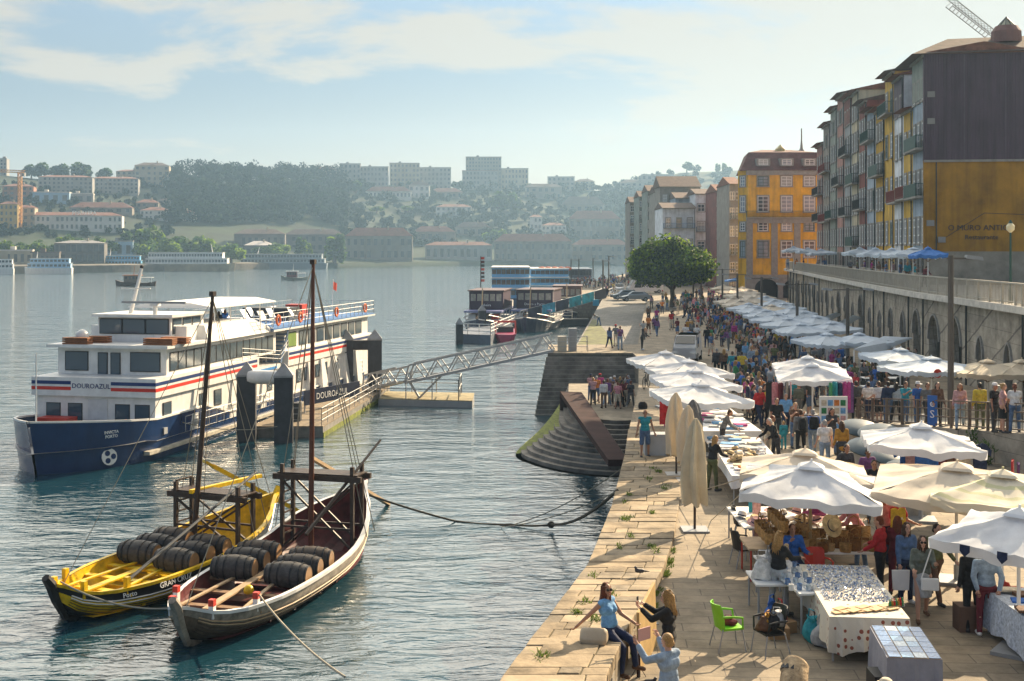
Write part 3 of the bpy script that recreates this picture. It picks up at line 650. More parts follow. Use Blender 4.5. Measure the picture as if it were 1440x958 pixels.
def townhouse(label, loc, rz, w, h, d, mwall, floors, cols, rail=None, balc=(), winw=.95, winh=2.0, roof=TILE, rise=1.6, base=3.0, solid=False, group='houses along the riverfront', surround=None, attic=None, name='townhouse'):
    t = thing(name, label, 'house', loc, rz, group)
    wall_with(t, w, d, h, TW[mwall])
    if attic: MB().box(.01, w - .01, .05, d - .02, h - attic[0], h - .02).build('attic_wall', TW[attic[1]], t)
    MB().box(-.02, w + .02, -.02, .16, -.5, .9).build('plinth', FRST, t)
    MB().box(-.03, w + .03, -.16, .14, h - .32, h - .12).build('cornice', FRST, t)
    tile_roof(t, w, d, h, rise, roof, hip=.0)
    fh = (h - base) / floors
    for i in range(floors):
        z = base + i * fh + .25
        for j in range(cols):
            x = w * (j + .5) / cols; hh = winh if i in balc or i < floors - 1 else winh * .8
            window(t, x, z, winw, hh, .1, 3 if hh > 1.6 else 2, 2, surround=surround)
        if i in balc: balcony(t, .15, w - .15, z - .06, .1, rail or IRON, solid=solid)
    for j in range(cols):
        window(t, w * (j + .5) / cols, .02, winw * 1.05, 2.3, .1, 3, 2, surround=surround, frame=mat('dark_door_wood', (.06, .045, .035), .5))
    m = MB(); x = w * .97; m.tube([(x, .0, .3), (x, 0, h - .3)], .055, 6); m.build('drainpipe', IRON, t)
    return t
UX, UY = .14, .99; RZ = math.atan2(-UY, -UX)
def onrow(s): return (32.4 + UX * s, 95 + UY * s, 8.8)
# far -> near in local x; a house that starts at s0 and ends at s1 stands with its origin at s1
ROW = [ (0, 5.4, 18.2, 'bluetile', 4, 3, GRIRON, (1, 2), True, 'nearest riverfront house, pale blue tiles with two green slatted balconies', dict(attic=(3.4, 'greygreen'), rise=.7)),
        (5.4, 9.6, 14.6, 'gold', 3, 2, REDIRON, (1,), False, 'narrow golden riverfront house with lower roof and red balcony, second from the gable wall', {}),
        (9.6, 14.2, 18.0, 'white', 4, 2, REDIRON, (1,), False, 'white tiled riverfront house with purple attic beside the narrow golden one', dict(attic=(3.6, 'purple'))),
        (14.2, 19.4, 19.0, 'gold', 4, 2, GRIRON, (3,), False, 'tall golden riverfront house with a projecting eave, fourth from the gable wall', dict(roof=TILED)),
        (19.4, 24.8, 16.4, 'mustard', 4, 3, GRIRON, (2,), True, 'mustard riverfront house with one green top balcony', {}),
        (24.8, 30.6, 17.0, 'bluetile', 4, 3, GRIRON, (3,), False, 'blue-tiled riverfront house with long green balcony, sixth from the gable wall', {}),
        (30.6, 36.2, 18.4, 'redbrown', 4, 3, IRON, (1,), False, 'red-brown riverfront house with dark iron balcony', dict(roof=TILED)),
        (36.2, 42.0, 20.2, 'cream', 5, 3, GRIRON, (0, 2), True, 'tall cream riverfront house with two green balconies', {}),
        (42.0, 48.2, 20.4, 'greytile', 5, 3, IRON, (1, 3), False, 'tall grey-tiled riverfront house with two iron balconies', dict(attic=(3.2, 'redbrown'))),
        (48.2, 55.0, 21.4, 'rose', 5, 3, IRON, (2,), False, 'rose riverfront house with dark balcony near the bend', dict(roof=TILED)),
        (55.0, 62.0, 20.6, 'greygreen', 5, 3, GRIRON, (1,), False, 'grey-green riverfront house near the bend of the street', {}),
        (62.0, 70.0, 19.4, 'stone', 5, 3, REDIRON, (1, 3), False, 'stone riverfront house with red balconies at the far end of the row', {}),
        (70.0, 78.0, 17.4, 'rose', 4, 3, IRON, (1, 2), False, 'last rose-washed riverfront house before the orange building', {})]
for s0, s1, h, mw, fl, co, rail, balc, sol, lab, kw in ROW:
    kw = dict(kw); kw.setdefault('roof', TILE)
    townhouse(lab, onrow(s1), RZ, s1 - s0 - .03, h, 16 if s0 else 9, mw, fl, co, rail, balc, solid=sol, winw=.92 if co == 3 else .98, **kw)
# the big blind gable that ends the row
gx, gy, _ = onrow(0)
t = thing('gable_building', 'big building with blind gable wall, purple slate above and mustard plaster below', 'house', (gx - .02, gy - .06, 8.8), math.atan2(-UX, UY), 'houses along the riverfront')
MB().box(.0, 46, 0, .4, -.6, 2.6).build('granite_base', GRANITE, t)
MB().box(-.03, 46, .03, .4, 2.6, 9.75).build('lower_wall', mat('mustard_render', (.40, .20, .012), .9, var=.3, vs=.45, bump=.25, bs=5), t)
SL = mat('purple_corrugated_cladding', (.082, .052, .074), .7, var=.12, vs=.6); n_, l_, b_ = nodes(SL)
g_ = n_.new('ShaderNodeNewGeometry'); wv = n_.new('ShaderNodeTexWave'); wv.bands_direction = 'X'; wv.inputs['Scale'].default_value = 1.6; l_.new(g_.outputs['Position'], wv.inputs['Vector'])
bp_ = n_.new('ShaderNodeBump'); bp_.inputs['Strength'].default_value = .4; bp_.inputs['Distance'].default_value = .05; l_.new(wv.outputs['Fac'], bp_.inputs['Height']); l_.new(bp_.outputs[0], b_.inputs['Normal'])
m = MB(); Pg = [(-.05, 9.75), (46, 9.75), (46, 18.6), (-.05, 18.1)]
m.add([(x, -.04, z) for x, z in Pg] + [(x, .36, z) for x, z in Pg], [(0, 1, 2, 3), (7, 6, 5, 4), (0, 4, 5, 1), (1, 5, 6, 2), (2, 6, 7, 3), (3, 7, 4, 0)]); m.build('upper_wall', SL, t)
m = MB(); m.add([(-.9, -.3, 18.1), (46, -.3, 18.6), (46, 8.4, 18.6), (-.9, 8.4, 18.1), (2.6, 4, 19.75), (46, 4, 20.6)], [(0, 1, 5, 4), (1, 2, 5), (2, 3, 4, 5), (3, 0, 4), (3, 2, 1, 0)])
MB().box(9.3, 45.9, .5, 8.2, -.5, 18.0).build('rear_wall', FARW['stone'], t)
r = m.build('roof', TILED, t); md = r.modifiers.new('thick', 'SOLIDIFY'); md.thickness = .16; md.offset = 1
sk = MB().lathe([(1.2, -.6), (1.15, .3), (.85, .75)], 14, (6.9, 3, 19.9)).build('skylight', mat('skylight_drum', (.2, .1, .085), .8), t)
m = MB().lathe([(.66, 0), (.03, .72)], 10, (6.9, 3, 20.65)); m.build('glass_cone', mat('skylight_glass', (.35, .33, .22), .2, spec=.6), sk)
m = MB()
for i in range(10): a = i * PI / 5; m.bar((6.9 + .7 * math.cos(a), 3 + .7 * math.sin(a), 20.65), (6.9, 3, 21.42), .05)
m.build('rib', IRON, sk)
LT = mat('dark_lettering', (.06, .035, .02), .6, var=0)
text('lettering', 'O MURO ANTIGO', .62, LT, t, (4.3, -.02, 4.25), (R(90), 0, 0), .03)
text('lettering', 'Restaurante', .52, LT, t, (4.3, -.02, 3.55), (R(90), 0, 0), .03)
for x, z in ((.5, 14.7), (.5, 12.6), (.45, 4.6), (1.3, 3.3)): MB().box(x - .28, x + .28, -.16, -.0, z, z + .45).build('wall_box', FARW['grey'], t)
# streaks of damp on the mustard render, cladding joints, cables and pipes on the gable
def streaks(m, amt=.55, sx=2.2, sz=.16):
    n, l, b = nodes(m); src = b.inputs['Base Color'].links[0].from_socket; g = n.new('ShaderNodeNewGeometry'); mp = n.new('ShaderNodeMapping'); mp.inputs['Scale'].default_value = (sx, sx, sz); l.new(g.outputs['Position'], mp.inputs[0])
    z = n.new('ShaderNodeTexNoise'); z.inputs['Scale'].default_value = 1; z.inputs['Detail'].default_value = 6; l.new(mp.outputs[0], z.inputs['Vector'])
    r = n.new('ShaderNodeMapRange'); r.inputs[1].default_value = .45; r.inputs[2].default_value = .75; r.inputs[3].default_value = 1; r.inputs[4].default_value = 1 - amt; l.new(z.outputs['Fac'], r.inputs[0])
    x = n.new('ShaderNodeMix'); x.data_type = 'RGBA'; x.blend_type = 'MULTIPLY'; x.inputs[0].default_value = 1; l.new(src, x.inputs[6]); l.new(r.outputs[0], x.inputs[7]); l.new(x.outputs[2], b.inputs['Base Color'])
streaks(MATS['mustard_render'], .35); streaks(SL, .4)
for k_ in ('orange', 'gold', 'mustard', 'white', 'cream', 'rose', 'bluetile', 'greytile', 'redbrown'): streaks(TW[k_], .35)
streaks(ARCST, .4, 1.2, .25); streaks(WHITE, .16, 1.4, .25); streaks(BLUEHULL, .3, 1.5, .3); streaks(YELLOW, .3, 2.5, .6)
for i, x in enumerate((3.0, 6.1, 9.2, 12.3)): MB().box(x - .03, x + .03, -.075, -.041, 9.8, 18.0).build('cladding_joint', TW['purple'], t)
MB().box(-.05, 46, -.09, -.042, 9.6, 9.78).build('flashing', FRST, t)
MB().tube([(.9, -.05, 2.7), (.9, -.05, 9.6)], .05, 6).build('downpipe', IRON, t); MB().tube([(1.3, -.04, 3.5), (4.5, -.06, 5.6), (9, -.06, 5.4)], .02, 4).build('cable', IRON, t)
# tower crane jib behind the roofs
c0 = pt(1336, 4, 135); c1 = pt(1400, 54, 139); cr = thing('crane', 'grey lattice crane jib rising behind the gable roof', 'crane', (c1.x, c1.y, 8.8))
m = MB(); lattice(m, Vector((0, 0, c1.z - 8.8)), c0 - Vector((c1.x, c1.y, 8.8)), .9, 14, .075); m.build('jib', GREYM, cr)
m = MB(); lattice(m, (0, 0, 0), (0, 0, c1.z - 8.8), 1.2, 12, .14); m.build('mast', GREYM, cr)
# ---------------------------------------------------------------- orange corner building
Yb = 190.; x0 = (1052 - HX) / F * Yb; x1 = (1158 - HX) / F * Yb; wb = x1 - x0; k = Yb / F
zz = lambda py: CAMZ - (py - HY) * k - QZ
t = thing('corner_building', 'bright orange four-storey corner building with granite pillars and dormered mansard roof', 'building', (x0, Yb, QZ))
hw = zz(240)
m = MB().prism([(0, 0), (wb, 0), (wb, 13), (1.1, 13), (-1.3, 1.5)], -.3, hw)
m.build('wall', TW['orange'], t)
xc = [(px - 1052) * k for px in (1073, 1106, 1138)]
zt = zz(306)
MB().box(-.3, wb + .2, -.32, -.005, zt - .9, zt).build('string_course', FRST, t)
balcony(t, -.3, wb + .2, zt + .02, 0, GRIRON, d=.6)
MB().box(-.3, wb + .2, -.34, .0, hw - .7, hw).build('cornice', FRST, t)
for px in (1054, 1089, 1121, 1155):
    x = (px - 1052) * k; MB().box(x - .5, x + .5, -.14, -.004, 3.6, zt - .9).build('pillar', FRST, t)
for x in xc:
    window(t, x, zz(262), 1.7, zz(248) - zz(262), -.03, 3, 2); window(t, x, zz(298), 1.7, zz(276) - zz(298), -.03, 4, 2)
    window(t, x, zz(325), 1.5, zz(313) - zz(325), -.03, 3, 2); window(t, x, zz(362), 1.7, zz(339) - zz(362), -.03, 4, 2)
for z0_, z1_ in ((262, 248), (298, 276), (325, 313), (362, 339)): window(t, -.70, zz(z0_), .95, zz(z1_) - zz(z0_), .72, 3, 2, rz=R(-49))
# ground arcade of the corner building
m = MB().box(-.5, 1.0, -.5, -.01, -.3, 3.6); 
for a, b in ((4.6, 5.4), (9.2, 10.0)): m.box(a, b, -.5, -.01, -.3, 3.6)
m.build('arcade_pier', FRST, t)
MB().box(-.5, wb + .1, -.52, -.012, 3.0, 3.65).build('arcade_lintel', FRST, t)
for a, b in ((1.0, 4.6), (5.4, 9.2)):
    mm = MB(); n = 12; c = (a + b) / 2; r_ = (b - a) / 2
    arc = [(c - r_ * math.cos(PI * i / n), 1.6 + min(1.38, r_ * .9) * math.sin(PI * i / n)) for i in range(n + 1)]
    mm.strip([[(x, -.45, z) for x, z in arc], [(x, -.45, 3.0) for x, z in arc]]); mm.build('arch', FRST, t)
    MB().box(a, b, -.06, -.005, -.2, 3.0).build('archway_dark_panel', mat('near_black_panel', (.02, .02, .02), .7), t)  # near-black panel filling the archway
m = MB(); zr0 = zz(213); P = [(-1.3, -.5, hw), (wb + .5, -.5, hw), (wb + .5, 13.5, hw), (.6, 13.5, hw), (.4, 1.8, zr0), (wb - .6, 1.8, zr0), (wb - .6, 12, zr0), (1.6, 12, zr0)]
m.hexa(P); m.add([(.4, 1.8, zr0), (wb - .6, 1.8, zr0), (wb - .6, 12, zr0), (1.6, 12, zr0), (wb * .3, 7, zr0 + .8), (wb * .7, 7, zr0 + .8)], [(0, 1, 5, 4), (1, 2, 5), (2, 3, 4, 5), (3, 0, 4)])
rf = m.build('roof', mat('mansard_tiles', (.145, .06, .05), .85, var=.3, vs=1.2, bump=.4, bs=5), t)
for x in xc:
    dm = MB().box(x - 1.1, x + 1.1, -.2, 2.2, zz(233), zz(223)).build('dormer', FRST, rf); 
    window(t, x, zz(232.5), 1.5, zz(224.5) - zz(232.5), -.24, 3, 2, surround=FRST)
m = MB().lathe([(.9, 0), (.8, .5), (.04, 1.2)], 8, (wb * .52, 5, zr0 + .3)); m.build('roof_lantern', mat('lantern_glass', (.5, .4, .15), .3), rf)
m = MB().lathe([(.9, 0), (.5, .6), (.25, .9), (.12, 2.2), (.1, 4.2)], 8, (wb * .83, 6, zr0)); m.build('finial', FRST, rf)
# ---------------------------------------------------------------- houses behind the tree
def fronthouse(px0, px1, yt, Y, mw, fl, co, lab, **kw):
    k = Y / F; xx0 = (px0 - HX) * k; w = (px1 - px0) * k; h = CAMZ - (yt - HY) * k - QZ
    return townhouse(lab, (xx0, Y, QZ), kw.pop('rz', 0), w, h, 14, mw, fl, co, **kw)
fronthouse(932, 978, 292, 255, 'white', 3, 3, 'white house with long blue balcony behind the round tree', rail=BLUEIRON, balc=(1, 2), rise=1.2, roof=TILED)
fronthouse(978, 1010, 272, 257, 'white', 4, 2, 'taller white house with red roof right of the blue balconies', rail=BLUEIRON, balc=(1, 2), rise=1.2, winw=1.5, roof=TILED)
fronthouse(950, 980, 278, 266, 'bluetile', 5, 2, 'pale blue house peeping over the white balcony house', rise=1.4, roof=TILED)
fronthouse(928, 985, 262, 276, 'stone', 5, 4, 'broad stone house with dark tiled roof above the white houses', rise=2.6, roof=TILED)
fronthouse(1008, 1026, 268, 240, 'redbrown', 5, 2, 'dark red narrow house left of the orange corner building', rail=IRON, balc=(1, 2, 3), rise=1.5)
fronthouse(1026, 1042, 258, 226, 'stone', 5, 2, 'grey narrow house touching the orange corner building', rail=GRIRON, balc=(1, 3), rise=1.5)
for i, (a, b, yt, Y, mw) in enumerate([(886, 899, 284, 330, 'stone'), (899, 912, 276, 315, 'greygreen'), (911, 924, 268, 300, 'greygreen'), (922, 936, 270, 285, 'stone')]):
    fronthouse(a, b, yt, Y, mw, 6, 2, ['leftmost stone house of the hazy far row', 'grey-green house second from the left in the hazy far row', 'grey-green house of the hazy far row with iron balconies', 'stone house of the hazy far row beside the white houses'][i], rail=IRON, balc=(1, 2, 4), rise=1.6, roof=TILED)
# ---------------------------------------------------------------- arcade wall below the upper street
aw = thing('arcade_wall', 'long weathered stone arcade wall with pointed arches under the upper street', 'wall', (0, 0, 0))
BAY = {}
def bay_mesh(w, aw_, ah, h=4.45):
    key = round(w, 1), aw_, ah
    if key in BAY: return BAY[key]
    m = MB(); n = 10; c = w / 2; sp = ah * .55; dp = .6
    arc = []
    for i in range(n + 1):
        t_ = i / n; x = c - aw_ / 2 + aw_ * t_; u_ = abs(2 * t_ - 1); arc.append((x, sp + (ah - sp) * math.sqrt(max(0, 1 - u_ ** 1.7))))
    m.box(0, c - aw_ / 2, 0, dp, -.1, h); m.box(c + aw_ / 2, w, 0, dp, -.1, h)
    m.strip([[(x, 0, z) for x, z in arc], [(x, 0, h) for x, z in arc]]); m.strip([[(x, 0, z) for x, z in arc], [(x, dp, z) for x, z in arc]])
    me = m.mesh('arch_bay', recalc=False); me.materials.append(ARCST)
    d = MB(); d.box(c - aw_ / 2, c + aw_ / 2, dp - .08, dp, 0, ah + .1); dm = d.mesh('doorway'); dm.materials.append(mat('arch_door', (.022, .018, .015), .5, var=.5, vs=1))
    tr = MB()
    for k_ in range(n):
        (xa, za), (xb, zb) = arc[k_], arc[k_ + 1]; tr.bar((xa, -.03, za + .06), (xb, -.03, zb + .06), .1, .16, (0, 1, 0))
    tm = tr.mesh('arch_moulding'); tm.materials.append(FRST)
    BAY[key] = (me, dm, tm); return BAY[key]
pts = [Vector((x, y, 4)) for x, y in RL]; pos = 0; rr = random.Random(9)
for a, b in zip(pts, pts[1:]):
    Ls = (b - a).length; nb = max(1, round(Ls / 4.6)); wv_ = Ls / nb; d = (a - b).normalized(); rz = math.atan2(d.y, d.x)
    for i in range(nb):
        o = b + d * (wv_ * (i)); kind = rr.choice([(2.6, 3.5), (1.7, 3.2), (2.9, 3.7), (1.2, 2.8), (2.4, 3.6)])
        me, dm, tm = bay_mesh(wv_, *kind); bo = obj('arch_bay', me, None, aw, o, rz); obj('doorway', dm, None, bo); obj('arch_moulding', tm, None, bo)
        if rr.random() < .45:
            mm = MB().tube([(.1, -.12, 0), (.1, -.12, 4.4)], .06, 6); mm.build('drainpipe', IRON, bo)
# slab edge and iron railing
rl = thing('street_railing', 'long pale iron railing along the edge of the upper street', 'railing', (0, 0, 0)); m = MB(); e = MB()
RAILM = mat('pale_railing', (.36, .33, .27), .6)
for a, b in zip(RL, RL[1:]):
    A = Vector((*a, 8.8)); B_ = Vector((*b, 8.8)); off = Vector((-.42, 0, 0)); A += off; B_ += off
    e.bar(A + Vector((0, 0, -.12)), B_ + Vector((0, 0, -.12)), .5, .34); m.bar(A + Vector((0, 0, 1.1)), B_ + Vector((0, 0, 1.1)), .1, .08); m.bar(A + Vector((0, 0, .2)), B_ + Vector((0, 0, .2)), .05)
    n = int((B_ - A).length / .22)
    for i in range(n): p_ = A.lerp(B_, i / n); m.bar(p_ + Vector((0, 0, .03)), p_ + Vector((0, 0, 1.06)), .035 if i % 9 else .1)
e.build('slab_edge', mat('pale_cornice', (.55, .52, .46), .8, var=.2), rl); m.build('bars', RAILM, rl)
# ---------------------------------------------------------------- wooden wine boats in front
def catmull(K, x):
    n = len(K)
    for i in range(n - 1):
        if x <= K[i + 1][0] or i == n - 2:
            x0, x1 = K[i][0], K[i + 1][0]; t = (x - x0) / (x1 - x0)
            p0 = K[max(i - 1, 0)][1]; p1 = K[i][1]; p2 = K[i + 1][1]; p3 = K[min(i + 2, n - 1)][1]
            return .5 * (2 * p1 + (p2 - p0) * t + (2 * p0 - 5 * p1 + 4 * p2 - p3) * t * t + (3 * p1 - p0 - 3 * p2 + p3) * t ** 3)
def barrel_meshes():
    m = MB(); prof = [(.30, -.74), (.335, -.6), (.385, -.35), (.41, 0), (.385, .35), (.335, .6), (.30, .74)]
    m.rings([[(z, r * math.cos(2 * PI * k / 16), r * math.sin(2 * PI * k / 16)) for k in range(16)] for r, z in prof], cap=False)
    body = m.mesh('barrel', True)
    h = MB()
    for z in (-.68, -.5, -.22, .22, .5, .68):
        r = .41 - .2 * abs(z) ** 2.0 * 1.0 + .006
        r = [.41, .405, .383, .335, .31][min(4, int(abs(z) / .17))] + .012
        h.rings([[(z + d, (r - abs(d) * .1 + o) * math.cos(2 * PI * k / 16), (r + o) * math.sin(2 * PI * k / 16)) for k in range(16)] for d, o in ((-.025, -.03), (-.025, 0), (.025, 0), (.025, -.03))], cap=False)
    e = MB()
    for z in (0,): e.rings([[(z + d, .29 * math.cos(2 * PI * k / 16), .29 * math.sin(2 * PI * k / 16)) for k in range(16)] for d in (-.015, .015)])
    return body, h.mesh('hoops'), e.mesh('head')
BAR = barrel_meshes(); BAR[0].materials.append(BARREL); BAR[1].materials.append(mat('barrel_hoop', (.03, .03, .032), .45, .4)); BAR[2].materials.append(mat('barrel_head_wood', (.26, .15, .07), .55, var=.25))
BVAR = [BARREL, mat('brown_barrel_staves', (.07, .05, .036), .5, var=.4, vs=6, bump=.3), mat('grey_barrel_staves', (.07, .066, .062), .6, var=.4, vs=6, bump=.3)]
def barrel(loc, rz, label, group):
    o = obj('barrel', BAR[0], None, None, loc, rz); o.scale = (.98, 1.04, 1.04); paint(o, BVAR[len(bpy.data.objects) % 3]); tag(o, label, 'barrel', group); obj('hoops', BAR[1], None, o)
    for sg in (-1, 1): obj('head', BAR[2], None, o, (sg * .71, 0, 0))
    return o
def rabelo(bow, stern, label, name, beam, outer, band, inner, L_sheer, mastp, masth, frame_s, deckcol, paint_trim, words, seed, lean, my=0.):
    bow = Vector(bow); stern = Vector(stern); d = stern - bow; LEN = d.length; rz = math.atan2(d.y, d.x)
    t = thing(name, label, 'boat', (bow.x, bow.y, 0), rz)
    HB = [(0, .03), (.05, .36), (.12, .66), (.25, .92), (.42, 1.0), (.6, .97), (.75, .80), (.87, .48), (.95, .20), (1, .05)]
    hb = lambda s: catmull(HB, s) * beam / 2; sh = lambda s: catmull(L_sheer, s)
    KE = [(0, .75), (.05, .25), (.12, -.1), (.25, -.3), (.6, -.3), (.8, -.15), (.9, .45), (.96, 1.2), (1, sh(1) - .35)]
    ke = lambda s: catmull(KE, s)
    ss = [0, .015, .03, .05, .08] + [.12 + .05 * i for i in range(16)] + [.9, .93, .96, .98, 1.0]
    def sec(s, o, u):   # u 0 keel -> 1 gunwale; o inset
        b = max(.01, hb(s) - o); k = ke(s) + o * .8; z = sh(s)
        return b * min(1, (1 - (1 - u) ** 2.3)) ** .8, k + (z - k) * u ** 1.25
    US = [0, .12, .25, .4, .55, .68, .8, .9, 1.0]
    for nm, o, mt, u0 in (('hull', 0, None, 0), ('inner_planking', .07, inner, 0)):
        m = MB()
        for sgn in (-1, 1):
            for ui, (ua, ub) in enumerate(zip(US, US[1:])):
                m.mat(1 if (nm == 'hull' and ub > .72) else (2 if nm == 'hull' and ub < .3 else 0))
                rows = []
                for s in ss:
                    a = sec(s, o, ua); b = sec(s, o, ub); rows.append([(s * LEN, sgn * a[0], a[1]), (s * LEN, sgn * b[0], b[1])])
                m.strip(rows)
        m.build(nm, [outer, band, BLACKP if name == 'wine_boat' else outer] if nm == 'hull' else [mt], t, smooth=True)
    m = MB()   # gunwale rail, rubbing strakes
    for sgn in (-1, 1):
        m.strip([[(s * LEN, sgn * (hb(s) + .05), sh(s) + .03), (s * LEN, sgn * max(.0, hb(s) - .1), sh(s) + .03)] for s in ss])
        m.strip([[(s * LEN, sgn * (hb(s) + .05), sh(s) + .03), (s * LEN, sgn * (hb(s) + .05), sh(s) - .07)] for s in ss])
    m.build('gunwale', paint_trim, t)
    m = MB()
    for sgn in (-1, 1):
        for u in (.72, .62):
            m.tube([(s * LEN, sgn * (sec(s, 0, u)[0] + .012), sec(s, 0, u)[1]) for s in ss[2:-2]], .022, 4)
    m.build('strakes', WHITE if name == 'wine_boat' else PLANK, t); m = MB()
    for sg in (-1, 1):
        for u in (.2, .32, .44, .54): m.tube([(s * LEN, sg * (sec(s, 0, u)[0] + .004), sec(s, 0, u)[1]) for s in ss[2:-2]], .013, 4)
    m.build('plank_seams', DKWOOD, t)
    m = MB(); m.tube([(-.32, 0, sh(0) + .28), (-.1, 0, sh(0) + .02), (.12, 0, ke(.012) + .15), (.5, 0, ke(.05) - .08), (LEN * .12, 0, ke(.12) - .1)], [.13, .17, .16, .12, .08], 6); m.build('stem', band, t)
    m = MB(); m.tube([(LEN * .97, 0, sh(.97) - .5), (LEN * 1.0, 0, sh(1) - .1), (LEN * 1.015, 0, sh(1) + .22)], [.14, .16, .12], 6); m.build('stern_post', inner if name != 'wine_boat' else YELLOW, t)
    fl = .12
    m = MB(); m.strip([[(s * LEN, -hb(s) * .78, fl), (s * LEN, hb(s) * .78, fl)] for s in ss[4:-5]]); m.build('bottom_boards', deckcol, t)
    for s in (.17, .27, .37):
        z = sh(s) - .22; m = MB().box(s * LEN - .13, s * LEN + .13, -hb(s) + .05, hb(s) - .05, z - .07, z); m.build('thwart', paint_trim if name == 'wine_boat' else WOOD, t)
    for s in (.22, .32, .45, .55): 
        m = MB().box(s * LEN - .06, s * LEN + .06, -hb(s) * .8, hb(s) * .8, fl, fl + .12); m.build('floor_rib', deckcol, t)
    # fore deck with breasthook posts
    m = MB(); m.strip([[(s * LEN, -hb(s) + .08, sh(s) - .3), (s * LEN, hb(s) - .08, sh(s) - .3)] for s in (.03, .05, .08, .12)]); m.build('fore_deck', inner, t)
    for s, sg in ((.055, 1), (.055, -1), (.155, 1), (.155, -1)):
        b = MB(); y = sg * (hb(s) - .1); b.box(s * LEN - .08, s * LEN + .08, y - .08, y + .08, sh(s) - .2, sh(s) + .34); bo = b.build('bollard', inner if name == 'wine_boat' else WHITE, t)
        if name != 'wine_boat': MB().box(s * LEN - .085, s * LEN + .085, y - .085, y + .085, sh(s) + .17, sh(s) + .36).build('red_cap', REDP, bo)
    # oars and planks lying along the boat
    rr = random.Random(seed)
    for i, (sa, sb, ya, yb, w_) in enumerate(((.14, .45, .75, .55, .12), (.16, .42, -.6, -.35, .12), (.13, .50, .1, .15, .26))):
        za = sh(.17) - .17; MB().bar((sa * LEN, ya * beam / 2.6, za), (sb * LEN, yb * beam / 2.6, za + .1), w_, .05).build('plank', YELLOW if name == 'wine_boat' else PLANK, t)
    # steering platform frame
    fs = frame_s * LEN; wy = hb(min(.95, frame_s + .45 / LEN)) - .22; zt = 2.6 if name == 'wine_boat' else 3.3
    m = MB()
    for sg in (-1, 1):
        for dx in (-.45, .45):
            m = MB(); m.bar((fs + dx, sg * wy, .75), (fs + dx, sg * wy, zt + .45), .13); m.build('frame_post', DKWOOD, t)
    for dx in (-.45, .45): MB().bar((fs + dx, -wy - .35, zt), (fs + dx, wy + .35, zt), .16, .2).build('cross_beam', DKWOOD, t)
    m = MB()
    for i in range(7): x = fs - .4 + i * .133; m.bar((x, -wy - .2, zt + .13), (x, wy + .2, zt + .13), .12, .04)
    m.build('platform_boards', DKWOOD, t)
    m = MB()
    for dx in (-.45, .45): m.bar((fs + dx, -wy, .75), (fs + dx, wy, zt - .15), .07); m.bar((fs + dx + .03, wy, .75), (fs + dx + .03, -wy, zt - .15), .07); m.bar((fs + dx, -wy, 1.5), (fs + dx, wy, 1.5), .07)
    m.build('cross_brace', DKWOOD, t)
    m = MB()
    for i in range(7): z = .8 + i * .38; m.bar((fs - .45, wy + .0, z), (fs + .45, wy + .0, z), .055)
    m.build('ladder_rungs', DKWOOD, t)
    # mast, boom and stays
    ms = mastp * LEN; top = Vector((ms + lean[0], my + lean[1], masth))
    mm = MB().tube([(ms, my, .05), (ms + lean[0] * .5, my + lean[1] * .5, masth / 2), top], [.105, .09, .06], 10).build('mast', mat('red_brown_mast', (.13, .045, .025), .4, var=.2) if name != 'wine_boat' else DKWOOD, t, True)
    MB().box(top.x - .09, top.x + .09, top.y - .09, top.y + .09, masth - .05, masth + .12).build('mast_head', DKWOOD, mm)
    for (x, y, z) in ((.03 * LEN, 0, sh(.03)), (.97 * LEN, 0, sh(.97)), (ms + .6, hb(mastp), sh(mastp)), (ms + .6, -hb(mastp), sh(mastp)), (ms + 1.6, hb(mastp) * .95, sh(mastp)), (ms + 1.6, -hb(mastp) * .95, sh(mastp)), (ms + .2, .25, .9), (fs + .4, wy, zt)):
        MB().tube([top - Vector((0, 0, .12)), (x, y, z)], .017, 4).build('stay', ROPE, mm)
    return t, LEN, hb, sh, rz
def b2w(t, x, y, z):
    c, s = math.cos(t.rotation_euler[2]), math.sin(t.rotation_euler[2]); return Vector((t.location.x + c * x - s * y, t.location.y + s * x + c * y, z))
# yellow boat
YB, YL, yhb, ysh, yrz = rabelo((-14.0, 36.9), (-9.3, 47.6), 'yellow wooden wine boat with black bow band and dark barrels, left of the pair', 'wine_boat', 3.7, YELLOW, BLACKP, YELLOW,
    [(0, 1.30), (.06, .95), (.14, .88), (.3, .92), (.5, 1.0), (.65, 1.2), (.8, 1.45), (.92, 1.75), (1, 1.95)], .62, 9.9, .67, YELLOW, YELLOW, 'GRAN CRUZ', 1, (.1, -.85), .55)
o = text('lettering', 'GRAN CRUZ', .26, mat('letter_white', (.8, .8, .78), .5, var=0), YB, (YL * .30, -yhb(.30) - .035, ysh(.30) - .26), (R(82), 0, R(-3)), .006)
o = text('lettering', 'Porto', .22, MATS['letter_white'], YB, (YL * .155, -yhb(.155) - .03, ysh(.155) - .27), (R(80), 0, R(-14)), .006)
